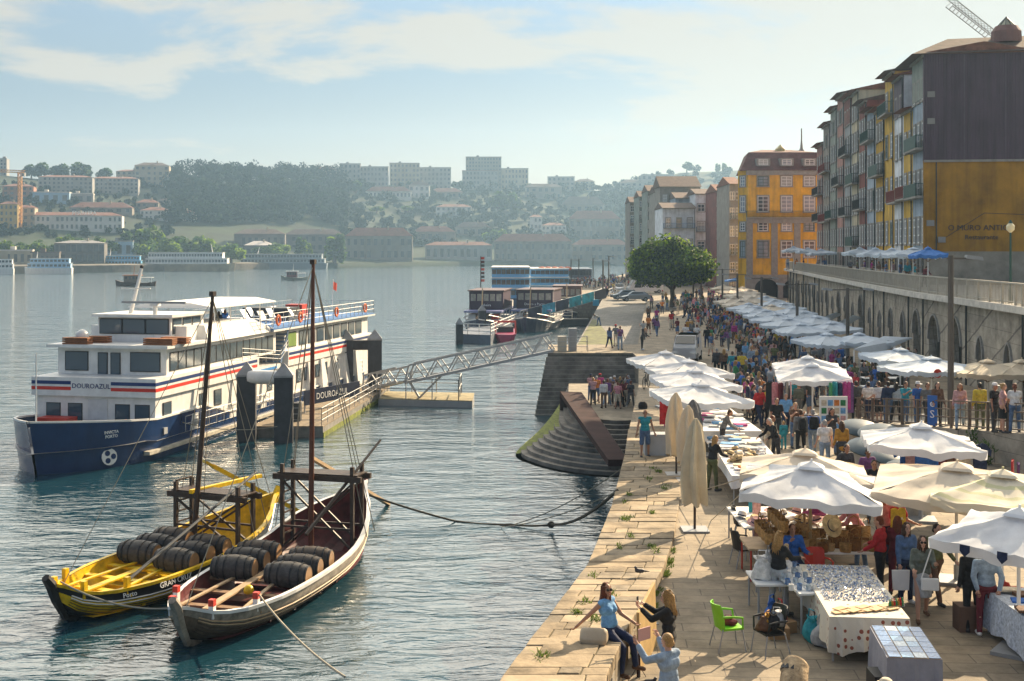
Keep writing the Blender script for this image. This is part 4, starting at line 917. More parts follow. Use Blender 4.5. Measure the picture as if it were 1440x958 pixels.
# white and maroon boat
WB, WL, whb, wsh, wrz = rabelo((-9.5, 34.4), (-5.85, 47.9), 'dark wooden wine boat with white gunwale, maroon stern and red-capped bollards', 'wine_barge', 3.9, mat('brown_hull_planks', (.13, .09, .06), .45, var=.45, vs=3, bump=.3, bs=5), mat('greyed_top_strake', (.30, .26, .21), .5, var=.45, vs=3, bump=.3, bs=5), MAROON,
    [(0, 1.35), (.06, 1.02), (.14, .92), (.3, .95), (.5, 1.02), (.65, 1.2), (.8, 1.75), (.92, 2.05), (1, 2.4)], .655, 11.05, .71, MAROON, WHITE, '', 2, (.1, -.05), .1)
for bt, LEN, hb, sh, nm, S0 in ((YB, YL, yhb, ysh, 'yellow', .40), (WB, WL, whb, wsh, 'white-rimmed dark', .36)):
    k = 0
    for side_, sn in ((.50, 'left'), (-.50, 'right')):
        for i in range(3):
            x = S0 * LEN + i * .88 + (.25 if side_ > 0 else -.1); p = b2w(bt, x, side_ * (1.85 if nm == 'yellow' else 2.1), 1.06 + .04 * i)
            barrel(p, bt.rotation_euler[2] + R(94) + random.uniform(-.05, .05), f'dark wine barrel on the {nm} boat, {["nearest the bow", "in the middle", "nearest the stern"][i]} in its {sn} row', f'barrels on the {nm} boat')
# long booms and steering oars
m = MB().tube([(YL * .17, -1.2, 1.1), (YL * .77, -1.0, 3.3)], [.055, .05], 6); m.build('boom', DKMET, YB)
m = MB().bar((YL * .62, .6, 2.75), (YL * .95, .3, 2.7), .16, .14); m.build('steering_oar_loom', YELLOW, YB)
a = pt(300, 656, 47.0); b = pt(425, 722, 49.5); inv = Matrix.Rotation(-yrz, 4, 'Z') @ Matrix.Translation(-Vector((YB.location.x, YB.location.y, 0)))
m = MB().bar(inv @ a, inv @ b, .22, .16); m.bar(inv @ a, inv @ (a + (a - b).normalized() * .5), .34, .1); m.build('steering_oar', YELLOW, YB)
inv = Matrix.Rotation(-wrz, 4, 'Z') @ Matrix.Translation(-Vector((WB.location.x, WB.location.y, 0)))
m = MB().tube([inv @ pt(430, 752, 41.3), inv @ pt(535, 619, 45)], [.07, .045], 6); m.build('boom', DKWOOD, WB)
m = MB().bar(inv @ pt(438, 644, 45.5), inv @ pt(546, 709, 54.6), .2, .12); m.build('steering_oar', PLANK, WB)
m = MB().ball((WL * .27, -.25, .82), .17); m.build('yellow_buoy', YELLOW, WB, True)

# ---------------------------------------------------------------- river cruise ship
dx, dy = .207, .978
SH = thing('cruise_ship', 'blue and white river cruise ship with red and blue stripes moored at the pontoon', 'ship', (-23.2, 67.35, 0), math.atan2(dy, dx))
HW = 3.75
def hullb(s):
    if s < 0: return HW * max(.02, 1 - (-s / 6.3) ** 2.2)
    if s > 34: return HW * (1 - ((s - 34) / 6) ** 2 * .35)
    return HW
def htop(s): return 2.75 - .09 * (s + 6.3) if s < 0 else (2.18 if s < 6 else max(1.35, 2.18 - (s - 6) * .25))
SS = [-6.3, -6.1, -5.6, -4.8, -3.6, -2.2, -1, 0, 2, 4, 6, 7.5, 9.5, 14, 20, 26, 31, 34, 36.5, 38.6]
m = MB()
for sg in (-1, 1):
    m.strip([[(s + (max(0, -s) / 6.3) ** 3 * .9 * (1 - z_), sg * hullb(s) * (.80 + .2 * z_ ** .5 if s < 0 else .96 + .04 * z_), -.8 + (htop(s) + .8) * z_) for z_ in (0, .25, .5, .75, 1)] for s in SS])
m.add([(38.6, -hullb(38.6), -.8), (38.6, hullb(38.6), -.8), (38.6, hullb(38.6), 1.35), (38.6, -hullb(38.6), 1.35)], [(0, 1, 2, 3)])
hl = m.build('hull', BLUEHULL, SH, smooth=True)
m = MB()
m.rings([[(s, sg * (hullb(s) + o), htop(s) + z) for sg, o, z in ((-1, .03, -.02), (-1, .03, .08), (-1, -.12, .08), (-1, -.12, -.02))] for s in SS], cap=False); m.rings([[(s, (hullb(s) + o), htop(s) + z) for o, z in ((.03, -.02), (.03, .08), (-.12, .08), (-.12, -.02))] for s in SS], cap=False)
m.build('gunwale', WHITE, hl)
m = MB().rings([[(s, -(hullb(s) + o), .35 + z) for o, z in ((-.2, 0), (.16, .02), (.16, .2), (-.2, .22))] for s in SS if s > -1.5]); m.build('rubbing_strake', mat('dirty_white_paint', (.5, .46, .38), .5, var=.3), hl)
m = MB(); m.strip([[(s, -hullb(s), 1.15 if s < 0 else 1.0), (s, hullb(s), 1.15 if s < 0 else 1.0)] for s in SS]); m.build('deck', GREYM, SH)
m = MB().lathe([(.44, -.02), (.44, .02)], 16); m.xf(Matrix.Translation((-3.2, -2.72, .62)) @ Matrix.Rotation(R(-30), 4, 'Z') @ Matrix.Rotation(R(82), 4, 'X')); m.build('bow_mark', WHITE, hl)
m = MB()
for a in range(3): m.lathe([(.15, -.03), (.15, .03)], 8, (.22 * math.cos(a * 2.1), .22 * math.sin(a * 2.1), 0))
m.xf(Matrix.Translation((-3.2, -2.73, .62)) @ Matrix.Rotation(R(-30), 4, 'Z') @ Matrix.Rotation(R(82), 4, 'X')); m.build('bow_mark_blades', BLUEHULL, hl)
o = text('lettering', 'INVICTA\nPORTO', .22, MATS['letter_white'], hl, (-3.5, -3.02, 1.9), (R(88), 0, R(-27)), .012)
for x in (.9, 4.6): MB().box(x - .2, x + .2, -hullb(x) - .04, -hullb(x) + .02, 1.25, 1.6).build('hawse_hole', STEEL, hl)
MB().tube([(-5.6, 0, 2.4), (-5.6, 0, 6.2)], [.05, .03], 6).build('flagstaff', WHITE, SH)
# deckhouses
def deck(nm, x0, x1, hw, z0, z1, mt=WHITE, r=0): return MB().box(x0, x1, -hw, hw, z0, z1).build(nm, mt, SH)
lower = MB().add([(0, -HW + .12, 1.0), (37.6, -HW + .12, 1.0), (37.6, HW - .12, 1.0), (0, HW - .12, 1.0), (0, -HW + .12, 3.4), (37.6, -HW + .12, 3.4), (37.6, HW - .12, 3.4), (0, HW - .12, 3.4)], [(3, 2, 1, 0), (4, 5, 6, 7), (0, 1, 5, 4), (1, 2, 6, 5), (2, 3, 7, 6), (3, 0, 4, 7)]).build('lower_house', WHITE, SH)
band = MB().box(-.28, 13.5, -HW - .05, HW + .05, 3.38, 4.42); band = band.build('bulwark', WHITE, SH)
inside = MB().box(-.1, 1.6, -HW + .12, HW - .12, 4.0, 4.45); 
MB().box(13.5, 17.2, -HW, HW, 3.38, 3.7).build('side_deck', WHITE, SH)
MB().box(18.6, 37.9, -HW, HW, 3.38, 4.42).build('bulwark', WHITE, SH)
STB = mat('stripe_navy', (.015, .04, .15), .4, var=0); STR = mat('stripe_red', (.60, .04, .025), .4, var=0)
for nm, mt, z in (('blue_stripe', STB, 4.02), ('red_stripe', STR, 3.70)):
    h = .19
    MB().box(-.29, -.283, -HW - .05, -1.3 + .2, z, z + h).build(nm, mt, band); MB().box(-.29, -.283, 1.35, HW + .05, z, z + h).build(nm, mt, band)
    m = MB(); m.add([(-.28, -HW - .06, z), (13.2, -HW - .06, z + .12), (13.2, -HW - .06, z + h + .12), (-.28, -HW - .06, z + h)], [(0, 1, 2, 3)]); m.build(nm, mt, band)
    MB().box(18.7, 37.9, -HW - .01, -HW - .004, z + .1, z + h + .1).build(nm, mt, band)
MB().box(10, 16.5, -HW - .055, -HW - .052, 3.42, 3.6).build('sky_blue_stripe', mat('stripe_sky', (.05, .25, .6), .4, var=0), band)
text('lettering', 'DOUROAZUL', .38, STB, band, (-.3, .1, 3.83), (R(90), 0, R(-90)), .008)
SWIN = {}
def swin(x, y, z, w, h, side='y', glass=GLASSB, nm='window', parent=SH):
    k = (w, h, side)
    if k not in SWIN:
        a = MB().box(-w / 2 - .06, w / 2 + .06, -.025, .03, -h / 2 - .06, h / 2 + .06).mesh('window'); b = MB().box(-w / 2, w / 2, -.035, .02, -h / 2, h / 2).mesh('pane')
        a.materials.append(DKMET); b.materials.append(glass); SWIN[k] = (a, b)
    o = obj('window', SWIN[k][0], None, parent, (x, y, z), 0 if side == 'y' else R(-90)); obj('pane', SWIN[k][1], None, o); return o
for y in (2.6, 1.25, -1.65, -2.85): swin(-.0, y, 2.45, .78, .9, 'x')
MB().box(-.04, .0, -.75, .45, 1.2, 3.2).build('door', mat('grey_white_paint', (.62, .62, .62), .4), SH)
for x in (1.3, 5.6, 7.7, 10.6, 12.4, 15.5, 20.8, 22.3, 24.5, 26.0, 28.4): swin(x, -HW + .1, 2.5, .85, .85)
for x in (4.0, 9.2, 13.9): MB().hexa([(x - .05, -HW - .0, 1.0), (x + .9, -HW - .0, 1.0), (x + .9, -HW + .2, 1.0), (x - .05, -HW + .2, 1.0), (x + .5, -HW + .03, 3.37), (x + 1.0, -HW + .03, 3.37), (x + 1.0, -HW + .2, 3.37), (x + .5, -HW + .2, 3.37)]).build('buttress', WHITE, SH)
for x in (22, 24.6, 27.2, 29.8, 32.4): MB().hexa([(x, -HW - .35, .6), (x + 1.3, -HW - .35, .6), (x + 1.3, -HW + .2, .6), (x, -HW + .2, .6), (x + .35, -HW + .0, 3.3), (x + 1.0, -HW + .0, 3.3), (x + 1.0, -HW + .2, 3.3), (x + .35, -HW + .2, 3.3)]).build('buttress', WHITE, SH)
# upper cabin
up = deck('upper_cabin', 1.7, 17.2, HW - .35, 4.42, 5.95)
MB().box(1.1, 6.6, -HW - .02, HW + .02, 5.95, 6.12).build('forward_roof', WHITE, SH)
m = MB(); ya = -HW + .3
m.hexa([(6.3, ya - .25, 5.95), (17.4, ya - .1, 5.95), (17.4, HW - .3, 5.95), (6.3, HW - .3, 5.95), (6.6, ya + .15, 6.95), (13.6, ya + .15, 6.95), (13.6, HW - .6, 6.95), (6.6, HW - .6, 6.95)]); pr = m.build('sloped_coaming', WHITE, SH)
o = text('lettering', 'Douro Princess', .5, mat('letter_grey', (.25, .25, .24), .5, var=0), pr, (9.4, ya - .08, 6.22), (R(68), 0, 0), .008)
for y, w_ in ((2.2, 1.35), (-2.1, 1.75)): swin(1.68, y, 5.15, w_, 1.0, 'x')
for y in (.55, -.25): swin(1.68, y, 5.0, .5, 1.2, 'x')
for i in range(15): swin(2.5 + i * .98, -HW + .34, 5.15, .8, .95)
# wheelhouse
deck('wheelhouse', 4.2, 8.4, 2.35, 6.1, 7.55); MB().box(3.9, 8.8, -2.6, 2.6, 7.55, 7.72).build('wheelhouse_roof', WHITE, SH)
for y in (-1.5, 0, 1.5): swin(4.18, y, 7.0, 1.36, .8, 'x')
for x in (4.95, 6.2, 7.4): swin(x, -2.36, 7.0, .98, .8)
for y in (-3.1, 3.1): MB().box(4.7, 6.0, min(y, y * .76), max(y, y * .76), 6.1, 7.0).build('wing_station', WHITE, SH)
m = MB().tube([(4.6, .9, 6.1), (5.6, .3, 10.4)], [.16, .09], 8); ms = m.build('signal_mast', WHITE, SH); MB().bar((5.2, -.5, 9.2), (5.2, 1.4, 9.2), .07).build('yard', WHITE, ms); MB().ball((5.62, .3, 10.5), .12).build('lamp', BLACKPL, ms)
m = MB().tube([(4.3, -1.3, 6.1), (4.3, -1.3, 8.3)], .13, 8); rp = m.build('radar_post', WHITE, SH); MB().bar((4.2, -3.3, 8.42), (4.4, .9, 8.42), .12, .13).build('radar_scanner', GREYM, rp); MB().box(4.1, 4.5, -1.55, -1.05, 8.2, 8.36).build('radar_box', WHITE, rp)
MB().ball((2.1, 2.1, 6.55), .38, n=12, m=8).build('radar_dome', WHITE, SH, True)
for x, y, l in ((1.6, 2.6, 1.3), (2.8, 2.2, 1.4), (1.9, -2.3, 1.5), (3.0, -2.8, 1.3)):
    m = MB()
    for k in range(4): m.box(x - .3, x + .3, y - l, y + .3, 6.13 + .1 * k, 6.2 + .1 * k)
    m.build('raft_stack', mat('orange_brown_slats', (.30, .12, .05), .7, var=.3), SH)
# sun deck
AWN = mat('awning_white', (.82, .81, .78), .6, var=.04)
m = MB(); m.rings([[(x, -2.9, 7.95), (x, -1.4, 8.2), (x, 1.4, 8.2), (x, 2.9, 7.95), (x, 2.9, 7.87), (x, -2.9, 7.87)] for x in (8.6, 18.4)]); aw2 = m.build('awning', AWN, SH)
for x in (9, 11.3, 13.6, 15.9, 18.2):
    for y in (-2.8, 2.8): MB().tube([(x, y, 6.9 if x < 13 else 6.15), (x, y, 7.9)], .045, 6).build('awning_post', WHITE, aw2)
rear = MB().box(18.6, 36.6, -HW + .3, HW - .3, 4.42, 5.95).build('rear_cabin', WHITE, SH); MB().box(16.0, 37.6, -HW, HW, 5.95, 6.15).build('sun_deck', mat('deck_blue', (.05, .16, .38), .6), SH)
MB().box(16.0, 37.7, -HW - .03, HW + .03, 5.93, 6.06).build('deck_edge', WHITE, SH)
swin(19.9, -HW + .29, 5.15, 1.5, .95, glass=mat('green_blind_glass', (.20, .30, .08), .3))
for i in range(8): swin(22.0 + i * 1.75, -HW + .29, 5.15, 1.35, .95)
m = MB()   # stairs in the gap
for i in range(9): m.box(17.4 + i * .16, 17.75 + i * .16, -HW + .1, -HW + 1.4, 3.75 + i * .26, 3.82 + i * .26)
m.bar((17.4, -HW + .1, 3.75), (19.0, -HW + .1, 6.1), .06, .25); m.build('stairs', mat('stair_blue', (.08, .16, .3), .5), SH)
def railing(pts, h, parent, mt, nm='railing', gap=1.2, bars=3, r=.02):
    m = MB()
    for a, b in zip(pts, pts[1:]):
        a = Vector(a); b = Vector(b); n = max(1, round((b - a).length / gap))
        for i in range(n + 1): p = a.lerp(b, i / n); m.tube([p, p + Vector((0, 0, h))], r * 1.15, 5)
        for k in range(1, bars + 1): z = Vector((0, 0, h * k / bars)); m.tube([a + z, b + z], r, 5)
    return m.build(nm, mt, parent)
railing([(13.8, -HW, 6.15), (37.4, -HW + .02, 6.15), (37.4, HW - .02, 6.15), (19, HW, 6.15)], 1.05, SH, STEEL, gap=1.0)
railing([(11, -HW, 4.42), (17.2, -HW, 3.75), (18.6, -HW, 4.42)], .8, SH, STEEL)
railing([(3, -HW - .15, 1.1), (16, -HW - .15, 1.1)], .85, SH, STEEL, gap=1.0, bars=2)
railing([(33.5, -HW + .02, 1.35), (38.4, -HW + .4, 1.35), (38.4, HW - .4, 1.35)], 1.0, SH, STEEL)
for x in (16.6, 20.6, 28.0, 34.8):
    m = MB(); m.rings([[(x + (.32 + .09 * math.cos(b)) * math.cos(a), -HW - .1 + .07 * math.sin(b), 6.7 + (.32 + .09 * math.cos(b)) * math.sin(a)) for b in [k * PI / 3 for k in range(6)]] for a in [k * PI / 6 for k in range(13)]], cap=False); m.build('lifebuoy', ORANGE, SH, True)
m = MB(); x = .1; m.rings([[(-.15 + .07 * math.sin(b), -1.95 + (.33 + .09 * math.cos(b)) * math.cos(a), 1.75 + (.33 + .09 * math.cos(b)) * math.sin(a)) for b in [k * PI / 3 for k in range(6)]] for a in [k * PI / 6 for k in range(13)]], cap=False); m.build('lifebuoy', ORANGE, SH, True)
lg = MB(); lg.bar((0, 0, .35), (1.1, 0, .35), .6, .06); lg.hexa([(1.05, -.3, .33), (1.12, -.3, .33), (1.12, .3, .33), (1.05, .3, .33), (1.5, -.3, 1.0), (1.57, -.3, 1.0), (1.57, .3, 1.0), (1.5, .3, 1.0)])
for a in (.1, 1.2):
    for b in (-.25, .25): lg.bar((a, b, 0), (a, b, .35), .05)
lgm = lg.mesh('deck_lounger'); lgm.materials.append(WHITE)
for i in range(7):
    o = obj('deck_lounger', lgm); o.location = b2w(SH, 19.5 + i * 1.15 + (i % 2) * .3, -2.4 + (i * 37 % 5) * .9, 6.15); o.rotation_euler = (0, 0, SH.rotation_euler[2] + R(70 + i * 11 % 30)); tag(o, 'white reclining lounger on the open sun deck of the cruise ship', 'deck lounger', 'loungers on the sun deck')
MB().box(25, 27.5, -1, 2.6, 6.15, 7.1).build('deck_bar', DKMET, SH); MB().box(29, 30.2, -.6, .8, 6.15, 7.2).build('red_locker', REDP, SH)
MB().tube([(37.3, 0, 6.15), (37.6, 0, 9.0)], .035, 5).build('ensign_staff', WHITE, SH); m = MB(); m.strip([[(37.55 + .9 * i / 4, .08 * math.sin(i * 1.4), 8.9 - .08 * i), (37.55 + .8 * i / 4, .08 * math.sin(i * 1.4 + .4), 8.25 - .1 * i)] for i in range(5)]); m.build('red_flag', REDP, SH)
MB().box(-3.6, -1.4, .3, 1.8, 1.15, 2.05).build('anchor_winch', WHITE, SH); MB().lathe([(.28, 0), (.28, .7), (.36, .75), (.36, .85)], 10, (-3.4, 1.2, 1.15)).build('mooring_bitt', BLACKPL, SH); MB().lathe([(.28, 0), (.28, .7), (.36, .75), (.36, .85)], 10, (-1.6, -.2, 1.15)).build('mooring_bitt', BLACKPL, SH); MB().box(-1.2, -.2, 1.0, 2.9, 1.2, 2.25).build('red_cover', REDP, SH)

# ---------------------------------------------------------------- pontoon, piles, gangway
def pile(x, y, top, r=.55):
    m = MB(); m.rings([[(r * a, r * b, z) for a, b in ((-1, -1), (1, -1), (1, 1), (-1, 1))] for z in (-1.2, top)]); o = m.build('mooring_pile', PILE, None, loc=(x, y, 0), rz=R(8))
    c = MB(); c.rings([[(r * 1.06 * s_ * a, r * 1.06 * s_ * b, z) for a, b in ((-1, -1), (1, -1), (1, 1), (-1, 1))] for s_, z in ((1, top), (1, top + .12), (.03, top + .85))]); c.build('cap', mat('weathered_cap', (.3, .3, .3), .6, var=.2), o); return o
k = 73.2
p1 = pile(*[pt(347, 600, k).x, k], 3.9); tag(p1, 'dark square mooring pile left of the white tube at the pontoon end', 'mooring pile', 'mooring piles')
p2 = pile(pt(399, 600, k - .6).x, k - .6, 3.9); tag(p2, 'dark square mooring pile right of the white tube at the pontoon end', 'mooring pile', 'mooring piles')
m = MB().tube([(pt(352, 522, k).x, k - .2, 3.85), (pt(395, 522, k).x, k - .6, 3.85)], .42, 14); tag(m.build('fender_tube', WHITE, None, True), 'thick white tube joining the two near mooring piles', 'pile brace')
k2 = 97.
p3 = pile(pt(487, 540, k2).x, k2, 4.3); tag(p3, 'far left dark pile joined by a dark crossbeam', 'mooring pile', 'mooring piles')
p4 = pile(pt(527, 540, k2).x, k2, 4.3); tag(p4, 'far right dark pile beside the gangway foot', 'mooring pile', 'mooring piles')
m = MB().bar((pt(489, 480, k2).x, k2, 3.9), (pt(526, 480, k2).x, k2, 3.9), .8, .75); tag(m.build('pile_crossbeam', PILE), 'dark steel crossbeam between the two far mooring piles', 'pile brace')
Pn = [Vector((-16.1, 74.2, 0)), Vector((-11.6, 74.2, 0)), Vector((-9.7, 96, 0)), Vector((-13.2, 96, 0))]
PT = thing('pontoon', 'long floating mooring pontoon with timber deck and grey railings beside the cruise ship', 'pontoon', (0, 0, 0))
m = MB().hexa([p + Vector((0, 0, -.3)) for p in Pn] + [p + Vector((0, 0, .62)) for p in Pn]); m.build('float', mat('pontoon_float', (.22, .21, .19), .7, var=.3), PT)
m = MB().hexa([p + Vector((0, 0, .624)) for p in Pn] + [p + Vector((0, 0, .70)) for p in Pn]); m.build('deck', mat('deck_timber', (.24, .19, .13), .8, var=.3, vs=3), PT)
m = MB(); m.bar(Pn[1] + Vector((.02, 0, .12)), Pn[2] + Vector((.02, 0, .12)), .06, .34); m.build('algae_line', MOSS, PT)
Z7 = Vector((0, 0, .7)); railing([Pn[0] + Vector((1.6, .1, .7)), Pn[1] + Vector((-.1, .1, .7)), Pn[2] + Vector((-.1, -.2, .7))], 1.1, PT, STEEL, gap=1.5)
bn = thing('banner_board', 'navy sign board on the pontoon with white company lettering', 'sign', pt(435, 568, 80) * 1)
a = pt(429, 552, 80); b = pt(506, 560, 86)
bn.location = (a.x, a.y, .7); dvec = Vector((b.x - a.x, b.y - a.y, 0)); ang = math.atan2(dvec.y, dvec.x); bn.rotation_euler = (0, 0, ang)
MB().box(0, dvec.length, 0, .08, .5, 1.5).build('panel', mat('navy_board', (.012, .02, .05), .4), bn); text('lettering', 'DOUROAZUL', .62, MATS['letter_white'], bn, (dvec.length * .48, -.015, .78), (R(90), 0, 0), .005)
m = MB()
for x in (.1, dvec.length - .1): m = MB().bar((x, .1, 0), (x, .1, 1.45), .08); m.build('post', STEEL, bn)
tag(MB().box(-.35, .35, -.3, .3, 0, 1.15).build('service_box', DKMET, None, loc=(-13.7, 76.5, .7)), 'dark service box on the pontoon near the white tube', 'box')
# second float and gangway
P2 = [Vector((-9.9, 89.6, 0)), Vector((-2.9, 88.2, 0)), Vector((-2.9, 93, 0)), Vector((-9.8, 94.2, 0))]
FL = thing('landing_float', 'small floating landing stage with yellowish deck under the gangway foot', 'pontoon', (0, 0, 0))
m = MB().hexa([p + Vector((0, 0, -.3)) for p in P2] + [p + Vector((0, 0, .45)) for p in P2]); m.build('float', GREYM, FL)
m = MB().hexa([p + Vector((0, 0, .454)) for p in P2] + [p + Vector((0, 0, .52)) for p in P2]); m.build('deck', mat('yellow_deck', (.34, .29, .17), .8, var=.3), FL)
railing([P2[0] + Vector((.1, .1, .52)), P2[1] + Vector((-1.0, .1, .52)), P2[2] + Vector((-1.0, -.1, .52)), P2[3] + Vector((.1, -.1, .52))], 1.5, FL, STEEL, gap=2.0, bars=2, r=.035)
def gangway(a, b, w, h, n, label, mt=STEEL, deckm=None, arch=True, parent_name='gangway'):
    a = Vector(a); b = Vector(b); d = b - a; x = Vector((d.y, -d.x, 0)).normalized() * w / 2; t = thing(parent_name, label, 'gangway', a); Z = Vector((0, 0, h))
    m = MB(); m.bar(Vector((0, 0, 0)), d, w, .12); m.build('walkway', deckm or GREYM, t)
    for sg in (-1, 1):
        m = MB(); o = x * sg; m.bar(o, d + o, .12, .2); A = d * .03; m.bar(o + A + Z, d * .98 + o + Z, .13); m.bar(o + Z * .5, d + o + Z * .5, .05); m.bar(o, o + A + Z, .12)
        for i in range(n):
            p = d * (i / n); q_ = d * ((i + .5) / n); r_ = d * ((i + 1) / n)
            m.bar(p + o, q_ + o + Z, .08); m.bar(q_ + o + Z, r_ + o, .08)
        m.build('side_truss', mt, t)
    return t
gangway((-7.9, 91.0, 1.6), (3.1, 89.5, 4.1), 1.7, 1.25, 7, 'long grey truss gangway rising from the float to the stone platform')
gangway((-11.0, 93.2, .8), (-8.2, 91.2, 1.6), 1.5, 1.1, 2, 'short grey bridge linking the long pontoon to the gangway foot')
m = MB(); m.bar((-6.9, 90.1, .5), (-7.6, 90.2, 1.6), .14); m.bar((-6.9, 90.1, .5), (-5.3, 90.2, 2.1), .14); tag(m.build('gangway_support', STEEL), 'vee-shaped steel support under the gangway foot', 'support')
cab = thing('ticket_cabinet', 'small cream cabinet in a steel frame at the head of the gangway', 'cabinet', (3.7, 90.0, 4))
MB().box(-.3, .35, -.3, .3, 0, 1.1).build('box', mat('cream_box', (.55, .5, .4), .6), cab); MB().box(.5, 1.1, -.3, .3, 0, 1.7).build('tall_box', GREYM, cab); railing([(-.8, -.6, 0), (1.9, -.6, 0), (1.9, .6, 0)], 1.1, cab, STEEL)

# ---------------------------------------------------------------- boats moored in the middle distance
def tourboat(px, pyw, w_px, label, L=22, rz=R(-90), cab=mat('purple_brown_cabin', (.055, .03, .055), .5), hullm=mat('dark_tour_hull', (.022, .028, .07), .35), name='tour_boat', mastpx=None):
    p = at(px, pyw, 0); k = p.y / F; b = w_px * k / 2
    t = thing(name, label, 'boat', p, rz); HBs = [(0, .06), (.08, .45), (.2, .8), (.4, 1), (.8, 1), (1, .8)]
    m = MB(); ss = [0, .04, .08, .14, .2, .3, .4, .6, .8, 1]
    rowz = lambda s: 2.1 - 1.0 * min(1, s / .3) + .0
    rings = [[(s * L, -catmull(HBs, s) * b, rowz(s)), (s * L, -catmull(HBs, s) * b * .8, -.3), (s * L, catmull(HBs, s) * b * .8, -.3), (s * L, catmull(HBs, s) * b, rowz(s))] for s in ss]
    m.rings(rings); m.build('hull', hullm, t)
    m = MB()
    for sg in (-1, 1): m.tube([(s * L, sg * (catmull(HBs, s) * b + .03), rowz(s)) for s in ss], .08, 5)
    m.build('gunwale', WHITE, t)
    MB().box(L * .3, L * .95, -b * .85, b * .85, 1.1, 1.75).build('lower_cabin', WHITE, t)
    c2 = MB().box(L * .26, L * .97, -b * .9, b * .9, 2.7, 2.95).build('canopy', mat('violet_blue_canopy', (.20, .22, .40), .5), t)
    for x in (.28, .45, .62, .8, .95):
        for sg in (-1, 1): MB().bar((x * L, sg * b * .84, 1.7), (x * L, sg * b * .84, 2.72), .1).build('canopy_post', WHITE, c2)
    MB().box(L * .44, L * .9, -b * .82, b * .82, 2.96, 5.6).build('upper_cabin', cab, t); MB().box(L * .42, L * .92, -b * .88, b * .88, 5.6, 5.75).build('cabin_roof', mat('brown_roof', (.10, .05, .05), .5), t)
    for i in range(5): 
        y = (-.62 + .31 * i) * b; o = MB().box(L * .44 - .05, L * .44 - .006, y - b * .12, y + b * .12, 4.2, 5.2).build('window', mat('pale_pane', (.3, .28, .24), .15, spec=.7, var=.3), t)  # panes in a pale warm grey
    text('lettering', ['Douro a Porto', 'Ribeira'][px % 2], .5, MATS['letter_white'], t, (L * .44 - .06, 0, 3.45), (R(90), 0, R(-90)), .005)
    for i in range(6):
        for sg in (-.55, 0, .55):
            x = L * (.29 + .03 * i); MB().add([(x, sg * b - .5, 1.76), (x + .5, sg * b - .5, 1.76), (x + .5, sg * b + .5, 1.76), (x, sg * b + .5, 1.76), (x + .45, sg * b - .5, 2.45), (x + .55, sg * b - .5, 2.45), (x + .55, sg * b + .5, 2.45), (x + .45, sg * b + .5, 2.45)], [(0, 1, 2, 3), (4, 5, 6, 7), (0, 1, 5, 4), (1, 2, 6, 5), (2, 3, 7, 6), (3, 0, 4, 7)]).build('bench', [WOOD, WHITE, REDP][(i + int(sg * 2)) % 3], t)
    MB().box(L * .9, L * .98, -b * .9, b * .9, 2.96, 3.9).build('stern_rail_panel', WHITE, t)
    m = MB()
    for sg in (-1, 1): m.tube([(s_ * L, sg * (catmull(HBs, s_) * b + .02), rowz(s_) + .75) for s_ in ss[2:]], .05, 5)
    m.build('guard_rail', WHITE, t)
    mm = MB().tube([(L * .2, 0, 1.4), (L * .26, 0, 6.2)], [.12, .08], 6).build('mast', PLANK, t)
    MB().ball((L * .16, 0, 1.9), .8, .8, .5).build('bow_cover', WOOD, t, True)
    return t
tourboat(671, 471, 62, 'dark tour boat with brown upper cabin and slender mast, leftmost of the moored tour boats', L=22, rz=R(84))
tourboat(738, 468, 66, 'dark tour boat with white canopy in the middle of the moored group', L=20, rz=R(80))
tourboat(796, 456, 50, 'brown tour boat partly hidden behind the banner gangway', L=18, rz=R(86), cab=mat('brown_cabin', (.12, .06, .05), .5))
p = at(690, 452, 0); m = MB().tube([(p.x - 1.6, p.y, 1), (p.x - 1.6, p.y, 10.6)], [.13, .06], 6); mo = m.build('flag_mast', DKWOOD); tag(mo, 'dark mast dressed with small flags behind the leftmost tour boat', 'mast')
for i in range(7): MB().box(p.x - 1.6, p.x - 1.0, p.y - .02, p.y + .02, 6.4 + i * .6, 6.8 + i * .6).build('pennant', [REDP, DKMET, MAROON][i % 3], mo)
# blue and white ferries
def ferry(px0, px1, pyt, pyw, label, hullm, cabm, L, tiers, name='ferry', rz=R(90), roofstuff=None):
    p = at((px0 + px1) / 2, pyw, 0); k = p.y / F; b = (px1 - px0) * k / 2; H = (pyw - pyt) * k
    t = thing(name, label, 'boat', p, rz)
    m = MB(); m.rings([[(x, -b * f, z) for x, f, z in ()] or [(x, -b * f, 2.6), (x, -b * f * .85, -.3), (x, b * f * .85, -.3), (x, b * f, 2.6)] for x, f in ((0, .2), (1.5, .7), (4, 1), (L, 1))]); m.build('hull', hullm, t)
    z = 2.6; th = (H - 2.6) / tiers
    for i in range(tiers):
        x0 = 2 + i * 1.2; MB().box(x0, L - 1, -b * .96, b * .96, z, z + th - .02).build('deckhouse', cabm, t); n = 8
        MB().box(x0 - .3, L - .6, -b, b, z + th - .2, z + th).build('deck_edge', WHITE, t)
        for j in range(n): y = b * .96 * (-1 + (2 * j + 1) / n); MB().box(x0 - .05, x0 - .006, y - b * .108, y + b * .108, z + th * .3, z + th * .76).build('window', GLASS, t)
        z += th
    return t
SKY_ = mat('sky_blue_paint', (.16, .42, .68), .4)
ferry(690, 746, 376, 440, 'pale blue two-deck ferry behind the tour boats, left of its pair', mat('dark_blue_hull', (.03, .06, .15), .4), SKY_, 24, 3)
ferry(746, 802, 378, 432, 'pale blue two-deck ferry with orange gear on its roof, right of its pair', WHITE, SKY_, 24, 3)
ferry(800, 834, 378, 420, 'white and dark ferry at the far end of the pier', WHITE, mat('dark_grey_paint', (.12, .13, .15), .4), 20, 2)
